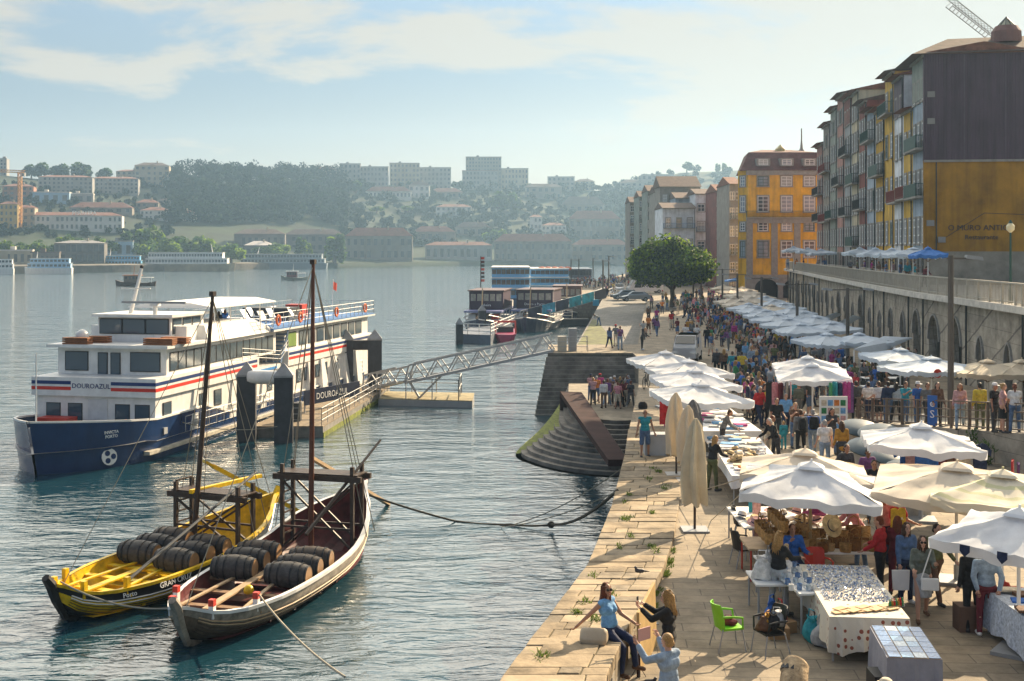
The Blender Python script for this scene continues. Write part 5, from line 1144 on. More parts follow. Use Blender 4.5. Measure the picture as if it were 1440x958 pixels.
for i in range(5): 
    q_ = pt(762 + i * 9, 378, 255); tag(MB().ball((0, 0, 0), .9, .6, .45).build('life_raft', ORANGE, None, True, loc=q_), 'orange life raft pod on the roof of the right pale blue ferry', 'life raft', 'life rafts on the ferry roof')
# pontoon in front, red speedboat, banner gangway
P3 = [at(642, 482, 0), at(690, 484, 0), at(740, 458, 0), at(690, 458, 0)]
PP = thing('pontoon', 'white railed boarding pontoon in front of the tour boats', 'pontoon', (0, 0, 0))
m = MB().hexa([p + Vector((0, 0, -.2)) for p in P3] + [p + Vector((0, 0, 1.1)) for p in P3]); m.build('float', mat('blue_grey_float', (.12, .14, .18), .6), PP)
railing([P3[0] + Vector((0, 0, 1.1)), P3[1] + Vector((0, 0, 1.1)), P3[2] + Vector((0, 0, 1.1)), P3[2] + Vector((7, 0, 1.1))], 1.3, PP, WHITE, gap=1.6, r=.05)
m = MB().bar(P3[2] + Vector((0, 0, .6)), P3[2] + Vector((9.5, .5, .6)), 3, .9); m.build('float', DKMET, PP)
pp1 = pile(at(646, 484, 0).x, at(646, 484, 0).y, 2.4, .42); tag(pp1, 'dark pile with white cap at the left corner of the boarding pontoon', 'mooring pile', 'mooring piles')
pp2 = pile(at(678, 470, 0).x, at(678, 470, 0).y, 3.2, .5); tag(pp2, 'dark pile with white cap between the boarding pontoon and the tour boats', 'mooring pile', 'mooring piles')
p = at(711, 481, 0); SB = thing('speedboat', 'red and purple speedboat moored at the boarding pontoon', 'boat', p, R(92))
m = MB(); m.rings([[(x, -b_, z), (x, -b_ * .7, -.2), (x, b_ * .7, -.2), (x, b_, z)] for x, b_, z in ((0, .9, .9), (.4, 1.35, 1.0), (2, 1.45, 1.0), (6.5, 1.4, 1.2), (8, 1.3, 1.2))]); m.build('hull', mat('crimson_purple', (.40, .03, .10), .3), SB)
m = MB()
for y in (-1.3, 1.3): m.bar((1.2, y, 1), (2.4, y, 2.4), .22)
m.bar((2.4, -1.4, 2.4), (2.4, 1.4, 2.4), .25); m.build('roll_bar', REDP, SB)
for i in range(3): MB().box(2.8 + i * 1.3, 3.4 + i * 1.3, -1.1, 1.1, 1.0, 1.7).build('seat_row', DKMET, SB)
a = at(734, 452, 1.4); b = pt(846, 413, 190)
G = gangway((pt(735, 449, 170).x, 170, 1.8), (pt(846, 416, 187).x, 187, 4.2), 1.6, 1.0, 6, 'banner-clad gangway down to the tour boats')
d = Vector(((pt(846, 416, 187).x - pt(735, 449, 170).x), 17, 2.4)); BC = [mat('banner_' + n, c, .5, var=.5, vs=.8) for n, c in (('navy', (.02, .03, .08)), ('cyan', (.03, .32, .5)), ('navy2', (.03, .04, .09)), ('aqua', (.02, .38, .48)), ('teal', (.03, .42, .52)), ('night', (.015, .02, .05)))]
nx = Vector((d.y, -d.x, 0)).normalized() * .86
for i in range(6):
    p0 = d * (i / 6 + .004) + nx; p1 = d * ((i + 1) / 6 - .004) + nx
    m = MB().hexa([p0, p1, p1 + nx * .03, p0 + nx * .03] + [q_ + Vector((0, 0, 1.45)) for q_ in (p0, p1, p1 + nx * .03, p0 + nx * .03)]); m.build('banner', BC[i], G)
gangway((pt(800, 440, 196).x, 196, 2.0), (pt(862, 404, 215).x, 215, 4.1), 1.6, 1.0, 6, 'pale gangway behind the banner-clad one', mt=WHITE)
# ---------------------------------------------------------------- boats on the far side
def liner(x0, x1, yt, yw, label, hullm, cabm, tiers, glassrow=GLASS, bow=1, name='river_ship', winn=16):
    p = at((x0 + x1) / 2, yw, 0); k = p.y / F; Ln = (x1 - x0) * k; H = (yw - yt) * k
    t = thing(name, label, 'ship', p, -math.atan2(p.x, p.y) * .3); b = min(5, Ln * .09); e = Ln / 2; hz_ = H * .34
    m = MB(); m.rings([[(x, -bb, hz_ + q_), (x * .985, -bb * .8, -.3), (x * .985, bb * .8, -.3), (x, bb, hz_ + q_)] for x, bb, q_ in ((-e * bow, .3, .5), (-e * .88 * bow, b * .8, .2), (-e * .7 * bow, b, 0), (e * bow, b * .9, 0))]); m.build('hull', hullm, t)
    th = (H * .9 - hz_) / tiers
    for i in range(tiers):
        a_, c_ = sorted((-e * (.84 - .1 * i) * bow, e * (.95 - .06 * i) * bow)); z = hz_ + i * th
        MB().box(a_, c_, -b * .88, b * .88, z, z + th - .05).build('deckhouse', cabm, t); MB().box(a_ - .3, c_ + .3, -b * .95, b * .95, z + th - .12, z + th).build('deck_edge', WHITE, t)
        n = winn
        for j in range(n):
            x = a_ + (c_ - a_) * (j + .5) / n; o = obj('window', UNITWIN, None, t, (x, -b * .88, z + th * .5)); o.scale = ((c_ - a_) / n * .72, 1, th * .45)
    mm = MB().tube([(-e * .5 * bow, 0, H * .85), (-e * .46 * bow, 0, H * 1.3)], [.25, .1], 5); mm.build('mast', WHITE, t)
    return t
liner(-16, 19, 362, 386, 'white motor yacht cut by the left edge of the picture', WHITE, WHITE, 2, winn=6)
liner(36, 101, 361, 385, 'white and blue river boat moored on the far bank, second from the left', WHITE, mat('pale_blue_paint', (.35, .55, .75), .4), 2, winn=10)
liner(140, 200, 357, 381, 'pale blue cruise ship on the far bank with red-brown breakwater before it', SKY_, SKY_, 2, winn=12)
liner(205, 330, 352, 381, 'long rusty white cruise ship with cream hull on the far bank', mat('rusty_cream_hull', (.36, .29, .19), .7, var=.4, vs=.15), WHITE, 2, bow=-1, winn=26)
liner(330, 460, 355, 378, 'long slate-grey cruise ship on the far bank, right of the rusty one', mat('slate_hull', (.14, .18, .22), .5), mat('slate_cabin', (.22, .27, .31), .5), 2, winn=24)
def smallboat(px, pyw, wpx, label, hullm, cabm, trim):
    p = at(px, pyw, 0); k = p.y / F; L = wpx * k; t = thing('river_boat', label, 'boat', p, R(188)); e = L / 2
    m = MB(); m.rings([[(x, -b_, z), (x * .95, -b_ * .7, -.2), (x * .95, b_ * .7, -.2), (x, b_, z)] for x, b_, z in ((-e, .5, 1.5), (-e * .6, 1.7, 1.0), (0, 2, .9), (e * .7, 1.4, 1.3), (e, .15, 2.0))]); m.build('hull', hullm, t)
    MB().box(-e * .2, e * .55, -1.5, 1.5, 1.0, 3.3).build('cabin', cabm, t); MB().box(-e * .3, e * .62, -1.7, 1.7, 3.3, 3.5).build('cabin_roof', trim, t)
    for j in range(4): x = -e * .1 + j * e * .18; MB().box(x - .35, x + .35, 1.49, 1.54, 2.1, 3.0).build('window', GLASS, t)
    MB().box(-e * .85, -e * .25, -1.6, 1.6, 2.6, 2.72).build('awning', WHITE, t)
    for x in (-e * .8, -e * .3): MB().bar((x, 1.4, 1), (x, 1.4, 2.6), .1).build('awning_post', WHITE, t)
    MB().tube([(e * .1, 0, 3.4), (e * .05, 0, 6.4)], [.1, .05], 5).build('mast', trim, t)
smallboat(191, 402, 56, 'dark brown wooden tour boat under way in mid river, left one', mat('brown_hull', (.09, .05, .03), .5), mat('brown_cabin2', (.16, .12, .09), .5), mat('orange_trim', (.4, .14, .04), .5))
smallboat(414, 394, 38, 'small tour boat with yellow bow under way in mid river, right one', mat('white_green_hull', (.35, .36, .3), .5), mat('maroon_cabin', (.16, .06, .07), .5), WHITE)
# ---------------------------------------------------------------- mooring lines
def line(pts, r, label, mt=ROPE, name='mooring_line', sag=.0, n=14):
    P = []
    for a, b in zip(pts, pts[1:]):
        a = Vector(a); b = Vector(b)
        for i in range(n): u = i / n; P.append(a.lerp(b, u) - Vector((0, 0, sag * 4 * u * (1 - u))))
    P.append(Vector(pts[-1])); tag(MB().tube(P, r, 5).build(name, mt), label, 'rope', 'mooring lines')
wst = b2w(WB, WL * .93, -.3, 2.1); wbow = b2w(WB, WL * .155, -whb(.155), 1.2)
knot = at(775, 738, .25)
line([pt(868, 690, 37.5), knot], .055, 'thick dark hawser from the quay wall to the knotted float', DKROPE, sag=.3)
line([knot, at(720, 738, .05), at(640, 733, .03), wst], .045, 'dark hawser from the knotted float to the stern of the white-rimmed boat', DKROPE, sag=.05)
tag(MB().ball((0, 0, 0), .15).build('rope_knot', DKROPE, None, True, loc=knot), 'dark knot where the hawsers meet above the water', 'knot')
line([pt(884, 652, 43), at(725, 737, .05)], .022, 'thin upper line from the quay to the water', ROPE, sag=.25)
line([pt(866, 692, 37.6), at(705, 741, .03)], .02, 'thin lower line running beside the thick hawser', ROPE, sag=.2)
line([wbow, pt(485, 952, 27)], .03, 'rope running from the bow of the white-rimmed boat toward the viewer', ROPE, sag=.2)
line([b2w(YB, .3, 0, 1.3), b2w(WB, .6, 0, 1.2)], .03, 'short rope tying the two wooden bows together', ROPE, sag=.35)
line([b2w(SH, 3, -3.7, 1.6), pt(390, 600, 72)], .025, 'green-grey line from the ship side to the near pile', ROPE, sag=.3)
# ---------------------------------------------------------------- people
def cap(m, a, b, r0, r1, n=10):
    a = Vector(a); b = Vector(b); d = (b - a); L = d.length; d = d.normalized() if L > 1e-6 else Vector((0, 0, 1)); pts = []; rs = []
    for t in (-1, -.8, -.45, 0): pts.append(a + d * r0 * t); rs.append(max(.004, r0 * math.sqrt(max(0, 1 - t * t))))
    for t in (0, .45, .8, 1): pts.append(b + d * r1 * t); rs.append(max(.004, r1 * math.sqrt(max(0, 1 - t * t))))
    u = Vector((0, 0, 1)) if abs(d.z) < .9 else Vector((0, 1, 0)); x = d.cross(u).normalized(); y = x.cross(d)
    return m.rings([[p + (x * math.cos(2 * PI * k / n) + y * math.sin(2 * PI * k / n)) * r for k in range(n)] for p, r in zip(pts, rs)])
def remesh(m, name, vox, smooth=6):
    me = m.mesh('tmp'); o = bpy.data.objects.new('tmp', me); C.objects.link(o)
    md = o.modifiers.new('r', 'REMESH'); md.mode = 'VOXEL'; md.voxel_size = vox
    ms = o.modifiers.new('s', 'SMOOTH'); ms.factor = .5; ms.iterations = smooth
    dg = bpy.context.evaluated_depsgraph_get(); r = bpy.data.meshes.new_from_object(o.evaluated_get(dg)); bpy.data.objects.remove(o); bpy.data.meshes.remove(me)
    r.name = name; r.polygons.foreach_set('use_smooth', [True] * len(r.polygons)); return r
def rotx(v, a): return Vector((v.x, v.y * math.cos(a) - v.z * math.sin(a), v.y * math.sin(a) + v.z * math.cos(a)))
def limb(up, fwd, out, sg):   # direction of a limb: hanging down, swung forward (-Y) and outward
    v = Vector((0, 0, -1)); a = R(fwd); v = Vector((0, -math.sin(a), -math.cos(a))); o = R(out)
    return Vector((sg * math.sin(o) * abs(v.z) + sg * math.sin(o) * .3 * abs(v.y), v.y, v.z * math.cos(o))).normalized()
PEOPLE = {}
def person_meshes(key, legs=((4, 2, 4), (-4, 4, 4)), arms=((5, 8, 12), (-5, 8, 12)), lean=0, sit=False, sleeve=2, bottom='trousers', hair='short', fem=False, head=(0, 0), hat=False, vox=.022, fingers=True, waist_coat=0.):
    if key in PEOPLE: return PEOPLE[key]
    hips = [Vector((-.095, 0, .92)), Vector((.095, 0, .92))]; J = {}
    for i, sg in enumerate((-1, 1)):
        f, k, o = legs[i]; d1 = limb(0, f, o, sg); d2 = limb(0, f - k, o * .6, sg)
        J[i] = (hips[i], hips[i] + d1 * .43, hips[i] + d1 * .43 + d2 * .42)
    low = min(J[0][2].z, J[1][2].z) - .075
    sh_ = Vector((0, 0, -low)); J = {i: [p + sh_ for p in J[i]] for i in J}; pel = Vector((0, 0, .95)) + sh_
    def up(x, y, z): return pel + rotx(Vector((x, y, z - .95)), R(lean))
    sw = .165 if fem else .19
    A = {}
    for i, sg in enumerate((-1, 1)):
        f, o, e = arms[i][:3]; s0 = up(sg * sw, 0, 1.41); tw = arms[i][3] if len(arms[i]) > 3 else 0
        d1 = rotx(limb(0, f, o, sg), R(lean * .6)); d2 = limb(0, f + e, o, sg); d2 = (d2 + Vector((-sg * tw, 0, 0))).normalized()
        A[i] = (s0, s0 + d1 * .29, s0 + d1 * .29 + d2 * .25, d2)
    hd, ht = head; hc = up(0, -.035, 1.60) + Vector((math.sin(R(hd)) * .0, 0, 0))
    Mh = Matrix.Translation(hc) @ Matrix.Rotation(R(hd), 4, 'Z') @ Matrix.Rotation(R(ht + lean * .4), 4, 'X')
    H = lambda x, y, z: Mh @ Vector((x, y, z))
    # continuous body
    b = MB()
    for i, sg in enumerate((-1, 1)):
        h_, k_, a_ = J[i]; cap(b, h_, k_, .083, .055); cap(b, k_, a_, .056, .036); cap(b, k_.lerp(a_, .3) + Vector((0, .012, 0)), k_.lerp(a_, .45), .055, .05)
        toe = Vector((sg * .02, -.15, -.03)) if not sit else Vector((sg * .02, -.14, -.05)); cap(b, a_ + Vector((0, .025, -.03)), a_ + toe, .038, .03)
        s0, e0, w0, d2 = A[i]; cap(b, s0, e0, .05, .04); cap(b, e0, w0, .04, .026); cap(b, w0, w0 + d2 * .07, .03, .026)
        cap(b, up(sg * .05, 0, 1.40), s0, .058, .052)
    cap(b, hips[0] + sh_, hips[1] + sh_, .10, .10); cap(b, up(-.05, 0, 1.0), up(.05, 0, 1.0), .10, .10); cap(b, up(-.045, 0, 1.12), up(.045, 0, 1.12), .095, .095)
    cap(b, up(-.07, 0, 1.28), up(.07, 0, 1.28), .105, .105); cap(b, up(0, .01, 1.38), up(0, -.02, 1.53), .06, .05)
    if fem:
        for sg in (-1, 1): cap(b, up(sg * .07, -.06, 1.27), up(sg * .07, -.075, 1.265), .06, .06)
    hm = MB().ball((0, 0, .02), .074, .094, .108, 12, 9); cap(hm, (0, -.03, -.055), (0, -.058, -.075), .048, .032); cap(hm, (0, -.088, .012), (0, -.108, -.022), .012, .017, 6)
    for sg in (-1, 1): cap(hm, (sg * .074, .005, .015), (sg * .078, .01, -.02), .016, .011, 6)
    hm.xf(Mh); b.v, b.f, b.m = b.v + hm.v, b.f + [[i + len(b.v) for i in f] for f in hm.f], b.m + hm.m
    body = remesh(b, 'person', vox * .8, 4)
    ex = MB()
    if fingers:
        for i, sg in enumerate((-1, 1)):
            s0, e0, w0, d2 = A[i]; side = Vector((1, 0, 0)) if abs(d2.x) < .8 else Vector((0, 1, 0)); side = (side - d2 * side.dot(d2)).normalized(); nrm = d2.cross(side).normalized() * (1 if i else -1)
            for q_ in range(4):
                p = w0 + d2 * .085 + side * (.027 - .018 * q_); l = (.062, .072, .068, .052)[q_]
                ex.tube([p - d2 * .02, p + d2 * l * .5, p + d2 * l * .85 + nrm * l * .35, p + d2 * l * .9 + nrm * l * .7], [.0095, .009, .008, .006], 5)
            inn = side * (1 if True else -1); p = w0 + d2 * .03 + inn * .025; ex.tube([p, p + d2 * .03 + inn * .025, p + d2 * .06 + inn * .022 + nrm * .02], [.012, .011, .008], 5)
    ex.mat(1)
    f_ = MB().mat(1)
    for sg in (-1, 1): f_.ball((sg * .032, -.086, .02), .012, .008, .008, 6, 4)
    f_.mat(2).ball((0, -.1, -.052), .022, .008, .007, 6, 4); f_.mat(1).bar((-.05, -.088, .042), (-.015, -.094, .045), .008, .006); f_.bar((.05, -.088, .042), (.015, -.094, .045), .008, .006); f_.xf(Mh)
    bm = bmesh.new(); bm.from_mesh(body); tmp = ex.mesh('t', True) if ex.v else None
    if tmp:
        for p in tmp.polygons: p.material_index = 0
        bm.from_mesh(tmp); bpy.data.meshes.remove(tmp)
    tmp = f_.mesh('t', True); bm.from_mesh(tmp); bpy.data.meshes.remove(tmp); bm.to_mesh(body); bm.free()
    out = {'body': body}
    # clothes
    s = MB(); g = .014
    for i, sg in enumerate((-1, 1)):
        s0, e0, w0, d2 = A[i]; cap(s, up(sg * .05, 0, 1.40), s0, .058 + g, .054 + g)
        if sleeve >= 1: cap(s, s0, s0.lerp(e0, .6 if sleeve == 1 else 1), .054 + g, (.056 if sleeve == 1 else .045) + g)
        if sleeve == 2: cap(s, e0, e0.lerp(w0, .93), .045 + g, .034 + g)
    cap(s, up(-.06, 0, 1.02 - waist_coat), up(.06, 0, 1.02 - waist_coat), .108 + g, .108 + g); cap(s, up(-.05, 0, 1.12), up(.05, 0, 1.12), .10 + g, .10 + g); cap(s, up(-.075, 0, 1.29), up(.075, 0, 1.29), .11 + g, .11 + g)
    cap(s, up(0, .005, 1.36), up(0, .005, 1.44), .07, .062)
    if fem:
        for sg in (-1, 1): cap(s, up(sg * .07, -.06, 1.27), up(sg * .07, -.075, 1.265), .062 + g, .062 + g)
    out['top'] = remesh(s, 'top', vox)
    t = MB()
    if bottom in ('trousers', 'shorts'):
        cap(t, hips[0] + sh_, hips[1] + sh_, .115, .115); cap(t, up(-.05, 0, 1.0), up(.05, 0, 1.0), .105, .105)
        for i in (0, 1):
            h_, k_, a_ = J[i]
            if bottom == 'trousers': cap(t, h_, k_, .098, .072); cap(t, k_, k_.lerp(a_, .96), .07, .058)
            else: cap(t, h_, h_.lerp(k_, .95), .102, .088)
    else:
        n = 14; hem = .5 if bottom == 'skirt' else .62
        P = [(0, 0, 1.06), (0, 0, .98), (0, 0, .85), (0, 0, hem)]; rr_ = [.115, .135, .155, .17 if bottom == 'skirt' else .2]
        t.rings([[(r * 1.15 * math.cos(2 * PI * k / n), r * .95 * math.sin(2 * PI * k / n), z + sh_.z) for k in range(n)] for (x, y, z), r in zip(P, rr_)])
    out['bottom'] = remesh(t, {'trousers': 'trousers', 'shorts': 'shorts'}.get(bottom, 'skirt'), vox)
    f = MB()
    for i, sg in enumerate((-1, 1)):
        a_ = J[i][2]; toe = Vector((sg * .02, -.155, -.034)); cap(f, a_ + Vector((0, .03, -.032)), a_ + toe, .046, .038, 8); 
    out['shoes'] = f.mesh('shoes', True)
    h = MB(); h.ball((0, .018, .045), .083, .092, .092, 10, 8); cap(h, (-.03, .06, -.02), (.03, .06, -.02), .055, .055)
    if hair == 'long':
        for sg in (-1, 1): cap(h, (sg * .06, .035, .02), (sg * .075, .05, -.20), .04, .045)
        cap(h, (0, .07, .02), (0, .085, -.26), .07, .06)
    elif hair == 'tail': cap(h, (0, .1, .05), (0, .12, -.18), .035, .03)
    elif hair == 'bun': h.ball((0, .11, .08), .045)
    h.xf(Mh); out['hair'] = remesh(h, 'hair', .016, 3)
    if hair == 'long' and vox <= .0185:
        st_ = MB(); rh = random.Random(str(key))
        for _ in range(90):
            a = rh.uniform(.35, PI * 2 - .35) - PI / 2; x, y = math.cos(a), math.sin(a); r0 = rh.uniform(.2, 1)
            P = [Vector((x * .05 * r0, y * .05 * r0 + .02, .13)), Vector((x * .083, y * .09 + .02, .06)), Vector((x * .088, y * .085 + .035, -.06 + rh.uniform(-.02, .02))), Vector((x * .085 + rh.gauss(0, .012), y * .07 + .055 + rh.gauss(0, .012), -.17)), Vector((x * .09 + rh.gauss(0, .022), y * .06 + .07 + rh.gauss(0, .02), -.25 - rh.uniform(0, .09)))]
            st_.tube(P, [.006, .010, .011, .010, .003], 4)
        st_.xf(Mh); tm_ = st_.mesh('t', True); b_ = bmesh.new(); b_.from_mesh(out['hair']); b_.from_mesh(tm_); b_.to_mesh(out['hair']); b_.free(); bpy.data.meshes.remove(tm_)
    if hat:
        c = MB(); c.rings([[(.093 * r * math.cos(2 * PI * k / 12), .012 + .104 * r * math.sin(2 * PI * k / 12), z) for k in range(12)] for r, z in ((1, .055), (1, .09), (.9, .125), (.6, .15), (.05, .16))])
        c.add([(-.075, -.06, .06), (.075, -.06, .06), (.06, -.19, .045), (-.06, -.19, .045), (-.075, -.06, .068), (.075, -.06, .068), (.06, -.19, .053), (-.06, -.19, .053)], [(0, 1, 2, 3), (4, 5, 6, 7), (0, 1, 5, 4), (2, 3, 7, 6), (1, 2, 6, 5), (3, 0, 4, 7)])
        c.xf(Mh); out['hat'] = c.mesh('hat', True)
    for k, me in out.items():
        for mt in ([SKIN[0], mat('eye_dark', (.02, .015, .012), .3, var=0), mat('lips', (.35, .12, .1), .5, var=0)] if k == 'body' else [CLOTH['grey']]): me.materials.append(mt)
    out['A'] = A; out['J'] = J; out['Mh'] = Mh; out['sh'] = sh_
    PEOPLE[key] = out; return out
SKIN = [mat('skin_' + n, c, .55, var=.08) for n, c in (('fair', (.52, .29, .20)), ('tan', (.40, .21, .13)), ('brown', (.22, .11, .065)))]
CC = dict(black=(.018, .018, .02), navy=(.02, .03, .075), grey=(.16, .165, .17), charcoal=(.055, .055, .06), white=(.70, .69, .67), cream=(.58, .50, .38), sky=(.16, .36, .62), blue=(.03, .12, .42), teal=(.03, .28, .34), red=(.48, .025, .03), maroon=(.14, .02, .03), pink=(.62, .25, .28), magenta=(.42, .05, .22), mustard=(.46, .23, .03), olive=(.12, .13, .05), brown=(.14, .075, .045), purple=(.17, .07, .2), orange=(.6, .2, .04), lightgrey=(.42, .43, .44), denim=(.09, .15, .27), paledenim=(.26, .34, .44), green=(.04, .22, .08), yellow=(.65, .47, .05), rose=(.52, .30, .30), sage=(.13, .145, .12))
CLOTH = {k: mat('cloth_' + k, c, .85, var=.3, vs=9, bump=.7, bs=13) for k, c in CC.items()}
HAIRC = {k: mat('hair_' + k, c, .5, var=.45, vs=45, bump=.8, bs=70) for k, c in dict(dark=(.025, .016, .012), brown=(.075, .035, .018), blond=(.42, .24, .08), auburn=(.17, .045, .018), grey=(.33, .32, .31), white=(.6, .58, .55))  .items()}
WORD = dict(sky='sky-blue', lightgrey='light grey', paledenim='pale denim', denim='denim-blue')
def person(meshes, loc, rz, top, bottom, hair, label, skin=0, shoes='charcoal', hatc=None, scale=1., group=None):
    o = obj('person', meshes['body'], None, None, loc, rz); o.scale = (scale,) * 3; tag(o, label, 'person', group); paint(o, SKIN[skin])
    for k, m in (('top', CLOTH[top]), ('bottom', CLOTH[bottom]), ('shoes', CLOTH[shoes]), ('hair', HAIRC[hair] if hair else None), ('hat', CLOTH[hatc] if hatc else None)):
        if k in meshes and m: c = obj(meshes[k].name, meshes[k], None, o); paint(c, m)
    return o
PM = person_meshes
KINDS = [
 ('standing', PM('stand', arms=((6, 7, 14), (-4, 7, 14)))), ('standing', PM('standf', legs=((3, 2, 3), (-2, 2, 3)), arms=((10, 8, 40), (5, 8, 20)), fem=True, hair='long')),
 ('walking', PM('walk', legs=((24, 6, 2), (-20, 22, 2)), arms=((-18, 7, 18), (22, 7, 28)), lean=3)), ('walking', PM('walkf', legs=((20, 5, 2), (-18, 20, 2)), arms=((-16, 8, 20), (14, 8, 60)), fem=True, hair='long', lean=2)),
 ('standing', PM('short', sleeve=1, bottom='shorts', arms=((8, 9, 18), (12, 9, 50)))), ('walking', PM('walks', legs=((18, 6, 2), (-16, 18, 2)), arms=((-12, 8, 20), (16, 8, 24)), sleeve=1)),
 ('standing', PM('phone', arms=((48, 8, 78, .3), (44, 8, 80, .3)), head=(0, 14), sleeve=1)), ('standing', PM('phonef', arms=((40, 8, 84, .3), (8, 8, 20)), head=(0, 10), fem=True, hair='tail', sleeve=1)),
 ('leaning', PM('lean', lean=22, arms=((40, 8, 20), (30, 8, 35)))), ('standing', PM('skirt', bottom='skirt', fem=True, hair='bun', sleeve=1, arms=((5, 10, 15), (20, 10, 60)))),
 ('standing', PM('capman', hat=True, sleeve=1, arms=((4, 8, 10), (30, 8, 70)))), ('standing', PM('hipman', arms=((-10, 32, 70, .9), (5, 8, 15)), sleeve=2))]
SEATK = PM('sit', legs=((82, 80, 6), (80, 84, 6)), arms=((28, 8, 50), (35, 8, 60)), sit=True); SEATF = PM('sitf', legs=((80, 82, 3), (82, 78, 3)), arms=((30, 8, 60), (24, 8, 45)), sit=True, fem=True, hair='long', sleeve=1)
USED = set()
def uniq(l):
    l0 = l; 
    if l in USED: return None
    USED.add(l); return l
rp = random.Random(11)
def crowd_person(loc, place_txt, group, rz=None, seat=False, tries=60, dark=.65, scale=None):
    for _ in range(tries):
        act, ms = rp.choice(KINDS) if not seat else ('seated', rp.choice([SEATK, SEATF]))
        tops = ['black', 'navy', 'charcoal', 'grey', 'olive', 'brown', 'denim', 'maroon'] if rp.random() < dark else ['white', 'sky', 'red', 'pink', 'teal', 'mustard', 'blue', 'lightgrey', 'cream', 'orange', 'magenta', 'green', 'purple', 'rose', 'yellow']
        tp = rp.choice(tops); bt = rp.choice(['black', 'navy', 'denim', 'charcoal', 'paledenim', 'brown', 'cream', 'grey']); hr = rp.choice(['dark', 'dark', 'brown', 'brown', 'blond', 'grey', 'auburn'])
        hc = rp.choice(['white', 'red', 'navy']) if 'hat' in ms else None
        wd = lambda c: WORD.get(c, c)
        bn = ms['bottom'].name.split('.')[0]; bn = bn if bn in ('trousers', 'shorts', 'skirt') else 'trousers'
        l = f'{act} person, {wd(tp)} top, {wd(bt)} {bn}, {(wd(hc) + " cap") if hc else (hr + " hair")}, {place_txt}'
        if uniq(l): break
    return person(ms, loc, rz if rz is not None else rp.uniform(0, 6.28), tp, bt, hr, l, rp.choice([0, 0, 1, 1, 2]), rp.choice(['charcoal', 'white', 'brown', 'black']), hc, scale or rp.uniform(.93, 1.05), group)
def inpoly(x, y, P):
    c = False; n = len(P)
    for i in range(n):
        (x0, y0), (x1, y1) = P[i], P[(i + 1) % n]
        if (y0 > y) != (y1 > y) and x < (x1 - x0) * (y - y0) / (y1 - y0) + x0: c = not c
    return c
TAKEN = []
def scatter(P, n, txt, group, z=QZ, mind=.55, facing=None, **kw):
    xs = [p[0] for p in P]; ys = [p[1] for p in P]; k = 0
    for _ in range(n * 60):
        if k >= n: break
        px, py = rp.uniform(min(xs), max(xs)), rp.uniform(min(ys), max(ys))
        if not inpoly(px, py, P): continue
        p = at(px, py, z)
        if any((p - q).length < mind for q in TAKEN): continue
        TAKEN.append(p); k += 1
        f = None if facing is None else rp.gauss(R(facing), .6)
        kw2 = dict(kw); kid = rp.random() < .07
        if kid: kw2['scale'] = rp.uniform(.62, .8)
        o_ = crowd_person(p, txt, group, f, **kw2)
        if not kid and rp.random() < .17 and p.y < 130: worn_pack(o_)
BPM = None
def worn_pack(o):
    global BPM
    if BPM is None:
        m = MB(); m.rings([[(.15 * s_ * x, .10 + y * .09 * s_, z) for x, y in ((-1, -1), (1, -1), (1, .6), (.6, 1), (-.6, 1), (-1, .6))] for s_, z in ((.8, 1.0), (1, 1.06), (1, 1.34), (.7, 1.46))]); BPM = m.mesh('backpack', True); BPM.materials.append(CLOTH['black'])
    b = obj('backpack', BPM, None, None, Vector(o.location) + Vector((-.11 * math.sin(o.rotation_euler[2]), .11 * math.cos(o.rotation_euler[2]), 0)), o.rotation_euler[2]); paint(b, CLOTH[rp.choice(['black', 'navy', 'maroon', 'olive', 'grey', 'blue'])]); tag(b, 'backpack worn by someone in the market crowd', 'backpack', 'backpacks worn in the crowd')
# -- crowds
scatter([(905, 430), (935, 425), (960, 470), (1010, 500), (990, 512), (945, 470), (915, 480)], 16, 'on the sunlit promenade', 'people on the sunlit promenade', facing=180, dark=.5)
scatter([(930, 425), (1000, 415), (1050, 440), (1080, 490), (1000, 490), (950, 445)], 52, 'in the crowd below the round tree', 'people in the crowd below the tree')
scatter([(1000, 415), (1035, 412), (1060, 425), (1050, 440)], 8, 'at the back of the market', 'people in the crowd below the tree')
scatter([(1020, 490), (1095, 470), (1120, 500), (1085, 530), (1040, 545), (1035, 510)], 34, 'in the shaded market lane', 'people in the shaded market lane')
scatter([(1050, 545), (1085, 540), (1090, 580), (1070, 612), (1050, 590)], 12, 'between the stalls and the twin parasols', 'people between the stalls')
scatter([(1090, 545), (1185, 545), (1160, 580), (1110, 590)], 12, 'under the twin white parasols', 'people under the twin parasols')
scatter([(800, 400), (848, 400), (848, 407), (800, 407)], 20, 'queueing on the far pier', 'people queueing on the far pier', mind=.5)
scatter([(850, 395), (886, 392), (886, 412), (852, 420)], 18, 'by lamp posts on the far pier', 'people on the far pier', mind=.5)
for i in range(17):   # school group, seen from behind
    p = at(831 + (i * 53 % 58), 563 + (i * 29 % 13), 2.2); crowd_person(p, 'among the group on the stone landing', 'people on the stone landing', rp.gauss(R(170), .5), scale=rp.uniform(.9, .98))
for px, py, rz in ((857, 490, 150), (866, 487, 200), (872, 492, 10), (903, 492, 60), (912, 470, 150), (905, 478, 200)): crowd_person(at(px, py), 'on the stone platform by the stairs', 'people on the stone platform', R(rz))
p = at(842, 458, 2.9); person(PM('bend', lean=62, arms=((60, 8, 10), (50, 8, 10)), legs=((10, 4, 8), (-10, 4, 8))), p, R(-70), 'lightgrey', 'denim', 'brown', 'person bending right over on the mossy stone ramp', 1)
